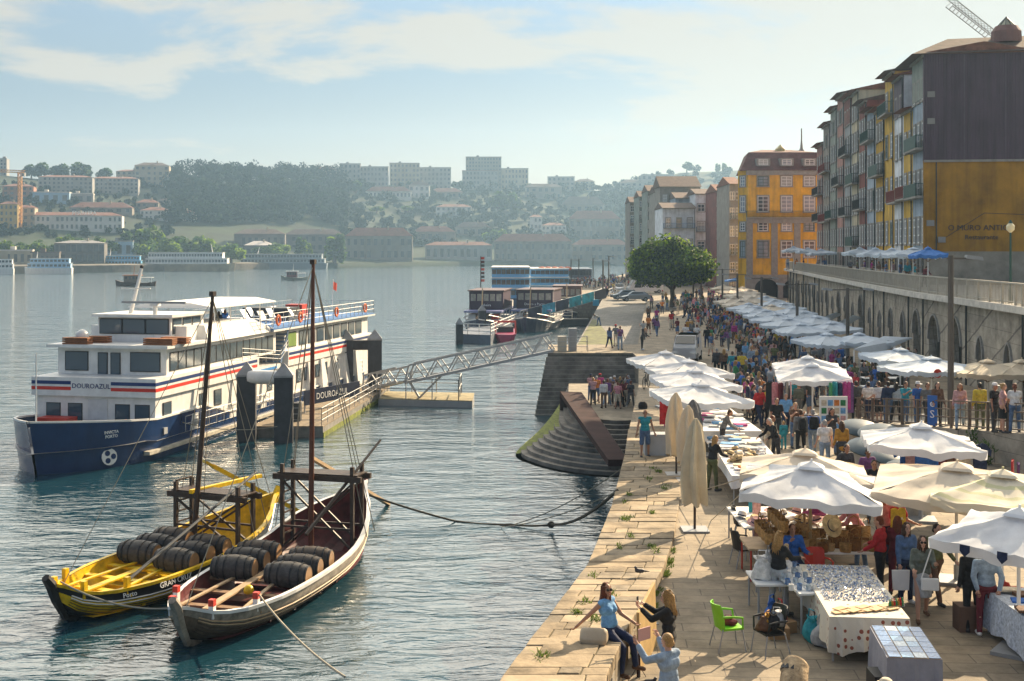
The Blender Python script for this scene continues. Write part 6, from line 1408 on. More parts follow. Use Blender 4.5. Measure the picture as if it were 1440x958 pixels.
# people at the railing of the raised platform
for i, (px, tp, bt, hr, k, rz, txt) in enumerate([(1204, 'charcoal', 'black', 'dark', 0, 170, 'charcoal jacket leftmost at the terrace railing'), (1221, 'white', 'navy', 'dark', 5, 190, 'white polo shirt, first of two at the terrace railing'), (1236, 'white', 'black', 'brown', 4, 200, 'white polo shirt and black shorts at the terrace railing'), (1249, 'navy', 'denim', 'dark', 11, 180, 'navy shirt at the terrace railing'), (1260, 'lightgrey', 'black', 'dark', 3, 150, 'light grey coat with long dark hair at the terrace railing'), (1273, 'teal', 'denim', 'brown', 6, 20, 'teal top facing out over the terrace railing'), (1290, 'blue', 'denim', 'dark', 10, 30, 'blue shirt and cap at the terrace railing'), (1304, 'grey', 'charcoal', 'brown', 5, 10, 'grey t-shirt at the terrace railing'), (1318, 'brown', 'black', 'dark', 1, 0, 'brown top with long hair leaning by the terrace railing'), (1350, 'rose', 'paledenim', 'auburn', 3, -20, 'rose top right of the tall post at the terrace railing'), (1378, 'yellow', 'olive', 'dark', 0, 180, 'yellow-green top turned away behind the terrace railing'), (1398, 'black', 'charcoal', 'grey', 10, 40, 'black jacket and white cap behind the fair-haired one'), (1410, 'rose', 'black', 'blond', 9, 60, 'pale rose blouse and fair hair leaning on the terrace railing'), (1427, 'white', 'denim', 'auburn', 7, 160, 'white blouse and auburn ponytail, rightmost at the terrace railing')]):
    t_ = (px - 1200) / 240; Y = 51.5 - 11.0 * t_ + (.8 if i % 3 == 1 else .3)
    person(KINDS[k][1], ((px - HX) / F * Y, Y, 4.15 + 1.1 * (52 - Y) / 11), R(rz), tp, bt, hr, 'person in ' + txt, i % 2, 'charcoal', 'white' if k == 10 else None, 1, 'people at the terrace railing')
# upper street guests
for i in range(16):
    px = (1108, 1120, 1130, 1150, 1160, 1196, 1206, 1216, 1226, 1236, 1246, 1256, 1266, 1276, 1286, 1300)[i]; Y = 165 - (px - 1108) * .40
    crowd_person(((px - HX) / F * Y, Y, 8.8), 'under the parasols of the upper street', 'guests on the upper street')
for i in range(26):   # restaurant guests in front of the arcade
    px = rp.uniform(1165, 1290); Y = rp.uniform(58, 78); crowd_person(((px - HX) / F * Y, Y, QZ - (.0 if i % 2 else .0)), 'at the restaurant tables by the arcade', 'restaurant guests by the arcade', seat=i % 3 != 0)
for i in range(3):
    crowd_person(b2w(SH, 12 + i * 2.2, -1.2 + i * .6, 6.1), 'on the ship sun deck', 'passengers on the cruise ship', seat=True)
# -- people in front
ws = PM('seatlady', legs=((58, 60, 8), (70, 62, 2)), arms=((-38, 34, 4), (28, 10, 36)), lean=-9, sit=True, sleeve=0, fem=True, hair='long', head=(-24, -2), vox=.016)
sx, sy = 1.62, 21.25
hipz = .92 + ws['sh'].z - .1
lady = person(ws, (sx + .10, sy, cz(21.2) - hipz + .03), R(52), 'sky', 'navy', 'auburn', 'woman in sleeveless blue blouse and navy trousers sitting on the quay wall', 1, 'brown')
m = MB(); m.bar((-.055, -.098, .02), (.055, -.098, .02), .008, .012)
for sg in (-1, 1): m.ball((sg * .034, -.096, .018), .03, .01, .024, 8, 6); m.bar((sg * .068, -.085, .022), (sg * .08, .01, .022), .006)
m.xf(ws['Mh']); m.build('sunglasses', BLACKPL, lady)
m = MB(); m.rings([[(x, a * .17 * s_, (z * s_ + .16) * .62) for a, z in ((-1, -.16), (1, -.16), (1.05, .0), (.55, .17), (.12, .25), (-.12, .25), (-.55, .17), (-1.05, .0))] for x, s_ in ((-.24, .7), (-.2, .95), (.17, 1), (.23, .75))])
hb_ = m.build('shoulder_bag', mat('beige_leather', (.42, .34, .24), .6, var=.15), None, True, (1.42, 20.86, cz(20.9) + .01), R(-12)); tag(hb_, 'soft beige shoulder bag lying on the quay wall beside the seated woman', 'bag'); bevel(hb_, .03, 2)
wp = PM('phonelady', arms=((62, 4, 62, .35), (58, 4, 66, .35)), sleeve=2, fem=True, hair='long', head=(0, 4), vox=.016, waist_coat=.06)
pl = person(wp, (2.66, 20.5, 4), R(-112), 'black', 'charcoal', 'blond', 'woman with long golden hair in black photographing the seated woman', 0)
def held(ms, o, name, mb, mt, label, cat, off=(0, 0, 0), tilt=0):
    w0 = (ms['A'][0][2] + ms['A'][1][2]) / 2 + Vector(off); M = Matrix.Rotation(o.rotation_euler[2], 4, 'Z'); p = M @ w0 + Vector(o.location)
    h = mb.build(name, mt, None, loc=p); h.rotation_euler = (R(tilt), 0, o.rotation_euler[2]); tag(h, label, cat); return h
held(wp, pl, 'phone', MB().box(-.04, .04, -.006, .006, -.02, .14), BLACKPL, 'black phone held up by the woman with golden hair', 'phone', (0, -.1, .03))
wt = PM('tabletlady', arms=((70, 14, 74, .15), (66, 14, 78, .15)), sleeve=2, hair='short', fem=True, vox=.016)
tl = person(wt, (2.36, 18.2, 4), R(-140), 'paledenim', 'charcoal', 'blond', 'person with short blond hair in pale blue jacket holding up a tablet', 0)
held(wt, tl, 'tablet', MB().box(-.13, .13, -.008, .008, -.02, .17), mat('tablet_pink', (.55, .30, .26), .4), 'pink-backed tablet held up by the blond person in pale blue', 'tablet', (0, -.09, .02))
cp = person(KINDS[10][1], (5.02, 16.2, 4), R(180), 'cream', 'denim', 'grey', 'person in tan cap cut off by the bottom edge of the picture', 0, 'brown', 'cream', 1.0)
def pp(px, py, ms, rz, top, bot, hair, label, z=QZ, **kw): return person(ms, at(px, py, z), R(rz), top, bot, hair, label, **kw)
pp(907, 643, PM('tank', sleeve=0, bottom='shorts', arms=((6, 14, 16), (4, 14, 16)), vox=.018), 5, 'teal', 'denim', None, 'bald man in teal tank top and denim shorts standing on the quay', skin=1)
pp(1095, 866, PM('hood', legs=((8, 6, 4), (-6, 4, 4)), arms=((38, 6, 48), (20, 6, 40)), fem=True, hair='long', vox=.017, head=(0, 8)), 128, 'black', 'lightgrey', 'blond', 'woman in black hoodie and grey jeans at the left side of the mug stall')
s_ = at(1112, 845); person(PM('sitblue', legs=((82, 80, 6), (80, 84, 6)), arms=((48, 6, 96, .3), (28, 8, 60)), sit=True, vox=.017), (6.25, 27.0, 4.02), R(8), 'blue', 'navy', 'brown', 'woman in bright blue jacket sitting behind the mug stall with hand at mouth', 1)
pp(1238, 838, PM('redw', arms=((20, 6, 50), (16, 6, 40)), fem=True, hair='short', vox=.018), -125, 'red', 'black', 'auburn', 'woman in red top with dark red hair looking at the trinket table', shoes='black')
gw = PM('greyw', legs=((16, 4, 2), (-12, 16, 2)), arms=((4, 8, 82), (30, 8, 78, .2)), bottom='skirt', fem=True, hair='long', sleeve=2, vox=.017)
gl = pp(1297, 872, gw, -8, 'sage', 'lightgrey', 'brown', 'woman in grey-green top and pale skirt walking with sunglasses and white handbag', shoes='brown')
m = MB(); m.bar((-.055, -.098, .02), (.055, -.098, .02), .008, .012)
for sg in (-1, 1): m.ball((sg * .034, -.096, .018), .03, .01, .024, 8, 6)
m.xf(gw['Mh']); m.build('sunglasses', BLACKPL, gl)
g0 = Vector(gl.location)
tag(bevel(MB().box(-.17, .17, -.05, .05, -.12, .12).build('handbag', WHITE, None, loc=g0 + Vector((.06, -.28, .80)), rz=R(-8)), .02, 2), 'white handbag hanging in front of the walking woman in grey-green', 'handbag')
tag(MB().bar((-.12, 0, .02), (.1, .05, .62), .02).build('handbag_strap', WHITE, None, loc=g0 + Vector((.02, -.22, .86))), 'white strap across the walking woman in grey-green', 'strap')
tag(MB().hexa([(-.15, -.05, -.40), (.15, -.05, -.40), (.15, .05, -.40), (-.15, .05, -.40), (-.18, -.015, 0), (.18, -.015, 0), (.18, .015, 0), (-.18, .015, 0)]).build('tote_bag', mat('pale_tote', (.6, .58, .57), .7), None, loc=g0 + Vector((-.42, .05, 1.0))), 'pale tote bag at the side of the walking woman in grey-green', 'bag')
pp(1274, 850, PM('denimw', fem=True, hair='long', arms=((8, 7, 20), (20, 7, 40)), vox=.018), 10, 'denim', 'navy', 'brown', 'woman with long brown hair in denim jacket behind the walking woman', shoes='white')
pp(1315, 846, KINDS[2][1], 20, 'olive', 'brown', 'dark', 'person in olive jacket half hidden behind the big right parasol')
pp(1367, 887, KINDS[0][1], 185, 'black', 'black', 'dark', 'person in black standing left of the pale blue shirt under the right parasol')
pp(1387, 893, PM('backhands', arms=((-26, 14, 6, .5), (-24, 14, 8, .5)), sleeve=2, vox=.017), 170, 'paledenim', 'maroon', 'brown', 'person in pale blue shirt and dark maroon trousers seen from behind', shoes='white')
pp(1243, 796, PM('pinkman', sleeve=1, arms=((14, 9, 30), (8, 9, 24)), vox=.018, head=(50, 0)), 10, 'rose', 'navy', 'dark', 'man in pale pink t-shirt standing behind the basket stall', skin=1)
pp(1210, 800, PM('pinklean', lean=30, arms=((54, 8, 24), (50, 8, 30)), fem=True, hair='long', vox=.018), -90, 'pink', 'denim', 'blond', 'woman in pink blouse leaning over the baskets')
pp(1149, 770, KINDS[1][1], -30, 'rose', 'cream', 'auburn', 'woman in rose shirt among the hats of the basket stall')
pp(1160, 662, PM('bluebackman', sleeve=1, arms=((4, 10, 14), (2, 10, 14)), vox=.02), 185, 'white', 'paledenim', 'grey', 'man in white-blue short sleeved shirt seen from behind on the open lane')
pp(1184, 664, PM('mustardw', fem=True, hair='long', arms=((8, 8, 30), (4, 8, 20)), waist_coat=.2, vox=.02), 180, 'mustard', 'charcoal', 'brown', 'woman in long mustard cardigan seen from behind on the open lane')
b1 = pp(1143, 641, KINDS[5][1], 178, 'blue', 'paledenim', 'grey', 'man in blue top carrying a black backpack, walking away'); 
b2 = pp(1126, 643, KINDS[0][1], 182, 'grey', 'black', 'brown', 'person in grey jacket and black trousers carrying a small backpack')
for b_, w_, l_ in ((b1, .17, 'black backpack on the man in the blue top'), (b2, .13, 'small dark backpack on the person in the grey jacket')):
    m = MB(); m.rings([[(w_ * s_ * x, .10 + y * .09 * s_, z) for x, y in ((-1, -1), (1, -1), (1, .6), (.6, 1), (-.6, 1), (-1, .6))] for s_, z in ((.8, 1.0), (1, 1.06), (1, 1.34), (.7, 1.46))]); M_ = m.build('backpack', CLOTH['black'], None, loc=Vector(b_.location) - Vector((0, .13, 0)) , rz=b_.rotation_euler[2]); tag(bevel(M_, .03, 2), l_, 'backpack')
pp(1105, 612, KINDS[5][1], 0, 'sky', 'navy', 'grey', 'grey-haired man in sky-blue polo shirt facing the viewer'); pp(1092, 622, KINDS[4][1], 5, 'black', 'charcoal', 'dark', 'man in black t-shirt and shorts with sunglasses, left of the sky-blue polo', skin=1)
pp(1102, 632, KINDS[0][1], 190, 'teal', 'teal', 'blond', 'small child in teal clothes and cap before the man in black', scale=.62); pp(1118, 630, KINDS[6][1], 8, 'brown', 'denim', 'blond', 'woman raising a phone in front of her face beside the child')
pp(1083, 600, KINDS[10][1], -20, 'yellow', 'black', 'brown', 'person in yellow top and white cap left of the sky-blue polo', hatc='white'); pp(1170, 640, PM('lookdown', arms=((34, 8, 92, .4), (34, 8, 92, .4)), head=(0, 24), fem=True, hair='long', sleeve=1), 0, 'charcoal', 'denim', 'dark', 'dark-haired woman looking down at her phone by the poster stand', skin=1)
pp(1080, 652, PM('shawl', fem=True, hair='short', lean=12, arms=((20, 10, 60), (10, 10, 40)), waist_coat=.15), 60, 'cream', 'cream', 'auburn', 'woman wrapped in a cream shawl at the hat table', skin=1); pp(1091, 655, KINDS[8][1], -70, 'black', 'charcoal', 'white', 'white-haired person in black bending over the hat table')
pp(1002, 690, PM('seller', fem=True, hair='long', arms=((30, 8, 40), (20, 8, 30)), lean=8), 120, 'black', 'olive', 'blond', 'blond stall keeper in black behind the hat table'); pp(1016, 640, KINDS[8][1], 80, 'grey', 'charcoal', 'brown', 'man in grey shirt handling goods at the textile table', skin=1)
pp(1190, 706, KINDS[11][1], 20, 'charcoal', 'black', 'dark', 'young dark-haired man behind the near parasol', skin=1); pp(1220, 712, KINDS[5][1], 15, 'purple', 'navy', 'dark', 'man in purple checked shirt in the lane', skin=2); pp(1229, 735, KINDS[7][1], -10, 'black', 'charcoal', 'dark', 'woman in black with dark hair facing the viewer in the lane', skin=1); pp(1254, 745, KINDS[3][1], 150, 'navy', 'denim', 'brown', 'woman in navy with ponytail by the big right parasols')
pp(1262, 835, KINDS[3][1], 160, 'maroon', 'maroon', 'auburn', 'woman in maroon dress beside the woman in red'); pp(1262, 800, KINDS[9][1], 30, 'red', 'red', 'dark', 'woman in red at the pushchair behind the trinket table')
for (px, py, tp, bt, hr, k, rz) in ((964, 486, 'white', 'navy', 'auburn', 5, 185), (980, 487, 'white', 'black', 'auburn', 5, 180), (994, 490, 'black', 'navy', 'dark', 2, 170), (1008, 531, 'charcoal', 'black', 'grey', 0, 180), (1018, 532, 'brown', 'black', 'blond', 1, 180), (1030, 535, 'teal', 'grey', 'brown', 2, 175), (1043, 537, 'yellow', 'charcoal', 'dark', 11, 180)):
    pp(px, py, KINDS[k][1], rz, tp, bt, hr, f'person in {tp} top and {bt} {"skirt" if k == 9 else "trousers"} walking away near the white van')

# the rest of the far crowd, beyond the three hundred people that show largest: one mass
lo = [PM('lo_' + str(i), vox=.055, fingers=False, **kw) for i, kw in enumerate((dict(), dict(legs=((22, 6, 2), (-18, 20, 2)), fem=True, hair='long'), dict(sleeve=1, bottom='shorts'), dict(arms=((30, 8, 70), (8, 8, 20)), fem=True, hair='tail')))]
cc_ = [c for c in CLOTH] + ['black', 'navy', 'charcoal', 'navy', 'black', 'white', 'grey', 'denim']; cmats = [SKIN[0], SKIN[1]] + [CLOTH[k] for k in cc_] + [HAIRC['dark'], HAIRC['brown'], HAIRC['blond']]
Va = []; La = []; Ps = []; Pt = []; Mi = []; vo = lo_ = 0; rc = random.Random(21); nr = 0
def arr(me):
    v = np.empty(len(me.vertices) * 3, np.float32); me.vertices.foreach_get('co', v); l = np.empty(len(me.loops), np.int32); me.loops.foreach_get('vertex_index', l)
    a = np.empty(len(me.polygons), np.int32); me.polygons.foreach_get('loop_start', a); b = np.empty(len(me.polygons), np.int32); me.polygons.foreach_get('loop_total', b); return v.reshape(-1, 3), l, a, b
AR = [{k: arr(m[k]) for k in ('body', 'top', 'bottom', 'shoes', 'hair')} for m in lo]
for P, n, md in (([(952, 432), (1000, 410), (1052, 420), (1078, 470), (1060, 490), (1000, 478)], 150, .42), ([(800, 399), (886, 392), (886, 405), (850, 410), (800, 406)], 50, .4), ([(1060, 470), (1110, 470), (1120, 500), (1090, 520), (1050, 530), (1045, 505)], 45, .42), ([(1090, 540), (1190, 535), (1185, 590), (1100, 600)], 22, .5), ([(1120, 500), (1190, 505), (1190, 530), (1130, 530)], 16, .5), ([(1030, 545), (1060, 540), (1070, 600), (1055, 600)], 10, .5), ([(1055, 545), (1088, 545), (1092, 575), (1075, 600)], 10, .45)):
    xs = [q[0] for q in P]; ys = [q[1] for q in P]; k = 0
    for _ in range(n * 40):
        if k >= n: break
        px, py = rc.uniform(min(xs), max(xs)), rc.uniform(min(ys), max(ys)); p = at(px, py)
        if not inpoly(px, py, P) or any((p - q).length < md for q in TAKEN): continue
        TAKEN.append(p); k += 1; A_ = rc.choice(AR); a = rc.uniform(0, 6.28); s_ = rc.uniform(.93, 1.04); Rm = np.array([[math.cos(a), -math.sin(a), 0], [math.sin(a), math.cos(a), 0], [0, 0, 1]], np.float32) * s_
        col = {'body': rc.randint(0, 1), 'top': 2 + cc_.index(rc.choice(cc_)), 'bottom': 2 + cc_.index(rc.choice(['black', 'navy', 'denim', 'charcoal', 'paledenim', 'grey'])), 'shoes': 2 + cc_.index('charcoal'), 'hair': len(cmats) - 1 - min(2, rc.randint(0, 4))}
        for kk_, (v, l, st_, tt_) in A_.items(): Va.append(v @ Rm.T + np.array(p, np.float32)); La.append(l + vo); Ps.append(st_ + lo_); Pt.append(tt_); Mi.append(np.full(len(st_), col[kk_], np.int32)); vo += len(v); lo_ += len(l)
me = bpy.data.meshes.new('crowd'); V = np.concatenate(Va); L_ = np.concatenate(La); s0_ = np.concatenate(Ps); t0_ = np.concatenate(Pt)
me.vertices.add(len(V)); me.vertices.foreach_set('co', V.ravel()); me.loops.add(len(L_)); me.loops.foreach_set('vertex_index', L_); me.polygons.add(len(s0_)); me.polygons.foreach_set('loop_start', s0_); me.polygons.foreach_set('loop_total', t0_); me.polygons.foreach_set('material_index', np.concatenate(Mi)); me.polygons.foreach_set('use_smooth', [True] * len(s0_)); me.update()
tag(obj('crowd', me, cmats), 'dense far crowd filling the market lane and the far pier', 'crowd', kind='stuff')
# ---------------------------------------------------------------- parasols
UMB = {}
def umbrella_meshes(w, seed, sag=.10, rise=.43):
    key = (w, seed)
    if key in UMB: return UMB[key]
    r = random.Random(seed); n = 9; m = MB(); h = w / 2; f1, f2, f3 = r.uniform(13, 19), r.uniform(0, 6), r.uniform(5, 9)
    def P(k, a, t):   # side k, position a along the side -1..1, t 0 centre -> 1 rim
        x, y = a * h * t, -h * t
        z = rise * (1 - t) - sag * 4 * t * (1 - t) * (1 - abs(a) ** 2) * .55 - .16 * t * (1 - a * a) * sag / .12 * .5
        z += math.sin(a * f1 + f2 + k * 2.3) * .017 * t * t + math.sin((a * 3 + t * 4) * f3 * .6 + k + seed) * .016 * t + math.sin(a * 9 + seed + k) * .018 * t + math.sin(t * 11 + a * 5 + seed * 2 + k) * .02 * t + r.uniform(-.009, .009) * t
        return Matrix.Rotation(k * PI / 2, 4, 'Z') @ Vector((x, y, z))
    for k in range(4):
        A = [-1 + 2 * i / 18 for i in range(19)]; rows = [[P(k, a, .1 + .9 * j / n) for a in A] for j in range(n + 1)]
        m.strip(rows); m.strip([rows[-1], [v + Vector((0, 0, -.20 + .02 * math.sin(i * 2.1 + k))) + (Matrix.Rotation(k * PI / 2, 4, 'Z') @ Vector((0, .03, 0))) for i, v in enumerate(rows[-1])]])
    cme = m.mesh('canopy', True)
    v = MB(); v.rings([[(s * h * x, s * h * y, rise + z) for x, y in ((-1, -1), (0, -1.0), (1, -1), (1, 0), (1, 1), (0, 1), (-1, 1), (-1, 0))] for s, z in ((.2, -.055), (.16, .0), (.02, .09))]); v.tube([(0, 0, rise + .06), (0, 0, rise + .15)], .025, 6); vme = v.mesh('vent_cap')
    p = MB(); p.tube([(0, 0, 0), (0, 0, 2.2 + rise)], .035, 8); pme = p.mesh('pole', True)
    rb = MB()
    for k in range(8):
        M = Matrix.Rotation(k * PI / 4, 4, 'Z'); L = h * (1.38 if k % 2 else .98); rb.bar(M @ Vector((0, 0, rise - .14)), M @ Vector((L * .5, 0, rise * .5 - .22)), .025); rb.bar(M @ Vector((L * .5, 0, rise * .5 - .22)), M @ Vector((L * .97, 0, -.16)), .025); rb.bar(M @ Vector((0, 0, -.5)), M @ Vector((L * .5, 0, rise * .45 - .2)), .02)
    rme = rb.mesh('ribs')
    b = MB().box(-.4, .4, -.4, .4, 0, .07); b.tube([(0, 0, .07), (0, 0, .4)], .06, 8); bme = b.mesh('base')
    UMB[key] = (cme, vme, pme, rme, bme); return UMB[key]
def umbrella(loc, w, label, seed=0, rim=2.2, rz=.0, mt=CANVAS, tilt=(0, 0), group='white market parasols', pole=None):
    c, v, p, r, b = umbrella_meshes(w, seed); t = thing('parasol', label, 'parasol', loc, rz, group)
    z = rim; cn = obj('canopy', c, [mt], t, (0, 0, z)); tr_ = random.Random(str(label)); cn.rotation_euler = (R(tilt[0] + tr_.uniform(-2.5, 2.5)), R(tilt[1] + tr_.uniform(-2.5, 2.5)), 0); paint(cn, mt)
    o = obj('vent_cap', v, [mt], cn); paint(o, mt); obj('ribs', r, [WOOD], cn); o = obj('pole', p, [WHITE], t); o.scale.z = (rim + .6) / 2.82
    if pole: paint(o, pole)
    obj('base', b, [GREYM], t); return t
def umb_px(x0, x1, rim_y, label, rim=2.2, w=None, **kw):
    Y = (7.5 - rim) * F / (rim_y - HY); X = ((x0 + x1) / 2 - HX) / F * Y
    w = w or (x1 - x0) / F * Y * .93; w = round(w * 2) / 2 if w < 5 else w
    Yc = Y + w * .45
    return umbrella((X * Yc / Y, Yc, kw.pop('z', QZ)), w, label, rim=rim, **kw)
umb_px(888, 984, 512, 'white parasol farthest back in the left row, above the white van', seed=1, rz=R(12))
umb_px(914, 1024, 526, 'white parasol second from the back in the left row', seed=2, rz=R(14), w=3.2)
umb_px(920, 1034, 541, 'pinkish white parasol third from the back in the left row', seed=3, rz=R(9), w=3.2)
umb_px(925, 1045, 563, 'white parasol nearest in the left row, beside the folded ones', seed=4, rz=R(10), w=3.0)
umb_px(1084, 1188, 520, 'white parasol at the back of the twin pair over hanging scarves', seed=5, rz=R(-8), w=3.0)
umb_px(1090, 1195, 532, 'white parasol at the front of the twin pair over hanging scarves', seed=6, rz=R(-10), w=3.0)
WP = mat('bamboo_pole', (.36, .25, .12), .6, var=.2)
umb_px(1040, 1222, 676, 'cream parasol behind the big one over the basket stall', seed=7, rz=R(-12), w=3.0, mt=mat('cream_white_canvas', (.74, .66, .54), .8, var=.1, trans=.25), pole=WP)
umb_px(1045, 1234, 698, 'large tilted white parasol with bamboo pole over the basket stall', seed=8, rz=R(-14), w=2.8, tilt=(0, 4), pole=WP)
umb_px(1208, 1382, 632, 'white parasol over the hanging blue t-shirt stall', seed=9, rz=R(-12), w=3.2)
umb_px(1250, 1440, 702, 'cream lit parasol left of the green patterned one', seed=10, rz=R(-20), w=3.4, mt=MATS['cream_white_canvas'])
GP = mat('canvas_with_green_leaf', (.72, .66, .50), .8, var=0, trans=.2); n_, l_, b_ = nodes(GP); tc_ = n_.new('ShaderNodeTexCoord'); wv_ = n_.new('ShaderNodeTexWave'); wv_.wave_type = 'RINGS'; wv_.inputs['Scale'].default_value = .8; l_.new(tc_.outputs['Object'], wv_.inputs['Vector'])
cr_ = n_.new('ShaderNodeValToRGB'); cr_.color_ramp.elements[0].position = .78; cr_.color_ramp.elements[0].color = (.72, .66, .52, 1); cr_.color_ramp.elements[1].position = .82; cr_.color_ramp.elements[1].color = (.56, .56, .34, 1); l_.new(wv_.outputs['Fac'], cr_.inputs[0]); l_.new(cr_.outputs[0], b_.inputs['Base Color'])
umb_px(1318, 1500, 712, 'cream parasol with green rings cut by the right edge', seed=11, rz=R(-18), w=3.0, mt=GP)
t6 = umb_px(1300, 1565, 774, 'big white parasol with printed crests, nearest at the right edge', seed=12, rz=R(-38), w=2.7, rim=2.2)
# folded parasols
def folded(px, py, h, label, mt, seed):
    p = at(px, py); t = thing('folded_parasol', label, 'parasol', p, 0, 'folded parasols on the quay'); r = random.Random(seed); m = MB(); rings = []
    for j in range(12):
        f = j / 11; z = h * (.24 + .76 * f); rad = (.10 + .21 * math.sin(PI * min(1, (1 - f) * 1.15) * .62)) if f < .97 else .03
        rings.append([(rad * (1 + .28 * math.cos(6 * (2 * PI * k / 36) + f * 2.5 + seed)) * math.cos(2 * PI * k / 36) + .03 * math.sin(f * 5 + seed), rad * (1 + .28 * math.cos(6 * (2 * PI * k / 36) + f * 2.5 + seed)) * math.sin(2 * PI * k / 36), z + (.05 * math.cos(6 * 2 * PI * k / 36) if j == 0 else 0)) for k in range(36)])
    m.rings(rings); m.build('canopy', mt, t, True); MB().tube([(0, 0, 0), (0, 0, h * .97)], .035, 8).build('pole', DKWOOD, t); MB().box(-.35, .35, -.35, .35, 0, .05).build('base', GREYM, t)
folded(951, 668, 2.75, 'cream folded parasol standing leftmost on the quay', CREAM, 1); folded(967, 676, 2.45, 'cream folded parasol standing between two others', CREAM, 2)
folded(977, 746, 3.0, 'cream folded parasol with greenish stripe, nearest of the folded ones', mat('cream_green_canvas', (.66, .58, .42), .8, var=.15, trans=.2), 3); folded(974, 655, 2.3, 'slate-grey folded parasol behind the cream ones', CLOTH['grey'], 4)
# restaurant parasols along the arcade
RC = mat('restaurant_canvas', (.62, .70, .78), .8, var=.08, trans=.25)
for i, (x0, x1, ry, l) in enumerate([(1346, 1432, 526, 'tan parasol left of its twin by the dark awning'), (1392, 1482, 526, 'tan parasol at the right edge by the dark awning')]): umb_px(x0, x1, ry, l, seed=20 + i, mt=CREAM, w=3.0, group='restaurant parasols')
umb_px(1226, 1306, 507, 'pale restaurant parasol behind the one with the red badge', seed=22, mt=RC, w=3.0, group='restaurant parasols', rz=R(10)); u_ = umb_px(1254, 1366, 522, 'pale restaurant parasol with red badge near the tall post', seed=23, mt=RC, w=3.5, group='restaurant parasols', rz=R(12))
m = MB().lathe([(.2, 0), (.2, .012)], 14); m.xf(Matrix.Translation((-.75, -1.72, 2.12)) @ Matrix.Rotation(R(90), 4, 'X')); m.build('badge', REDP, u_)
k = 0
for row, (a, b, n, nm) in enumerate((((1218, 480), (1047, 408), 11, 'right'), ((1172, 480), (1035, 424), 9, 'middle'), ((1090, 436), (1020, 405), 5, 'left'))):
    for i in range(n):
        f = (i / (n - 1)) ** .62; px = a[0] + (b[0] - a[0]) * f; ry = a[1] + (b[1] - a[1]) * f; Y = 5.2 * F / (ry - HY); 
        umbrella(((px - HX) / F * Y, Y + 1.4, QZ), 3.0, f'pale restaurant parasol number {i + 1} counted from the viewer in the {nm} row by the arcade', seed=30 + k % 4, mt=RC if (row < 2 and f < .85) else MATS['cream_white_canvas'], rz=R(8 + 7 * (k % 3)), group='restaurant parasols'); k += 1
# flat awnings on the arcade
for i, (p0, p1, p2, p3, l) in enumerate([((1201, 492), (1243, 474), (1283, 476), (1228, 501), 'nearest flat white awning with blue crest by the arcade'), ((1142, 452), (1176, 440), (1184, 443), (1152, 458), 'flat white awning farthest along the arcade'), ((1160, 463), (1200, 444), (1210, 447), (1172, 470), 'middle flat white awning along the arcade')]):
    Y = [66, 108, 92][i]; dz = [Y + 0, Y + 4, Y + 6, Y + 1.5]
    q_ = [pt(*p, y) for p, y in zip((p0, p1, p2, p3), dz)]; t = thing('awning', l, 'awning', (q_[0].x, q_[0].y, QZ), 0, 'flat awnings on the arcade'); o = Vector((q_[0].x, q_[0].y, QZ)); q_ = [p - o for p in q_]
    up_ = Vector((0, 0, .05)); MB().hexa([q_[0], q_[3], q_[2], q_[1], q_[0] + up_, q_[3] + up_, q_[2] + up_, q_[1] + up_]).build('cloth', RC, t)
    for c in (q_[0], q_[3]): MB().tube([(c.x, c.y, 0), c], .04, 6).build('pole', WHITE, t)
# upper street parasols
for i, (x0, x1, ry, l, mt) in enumerate([(1100, 1132, 352, 'pale parasol farthest left on the upper street', RC), (1122, 1150, 354, 'pale parasol second on the upper street', RC), (1136, 1173, 356, 'broad pale parasol before the orange building', RC), (1190, 1228, 356, 'pale parasol starting the upper street row', RC), (1212, 1250, 357, 'pale parasol second in the upper street row', RC), (1228, 1280, 358, 'pale parasol third in the upper street row', RC), (1246, 1322, 358, 'widest pale parasol on the upper street', RC), (1288, 1322, 358, 'bright blue parasol at the end of the upper street row', mat('blue_canvas', (.06, .22, .6), .7, trans=.2))]):
    Y = 150 - i * 3 if i < 3 else 104 - (i - 3) * 6; w = 1.8 if i == 7 else max(2.4, (x1 - x0) / F * Y * .9); z = CAMZ - (ry - HY) / F * Y
    umbrella((((x0 + x1) / 2 - HX) / F * Y, Y, 8.8), round(w * 2) / 2, l, seed=40 + i % 3, rim=z - 8.8, mt=mt, group='upper street parasols')
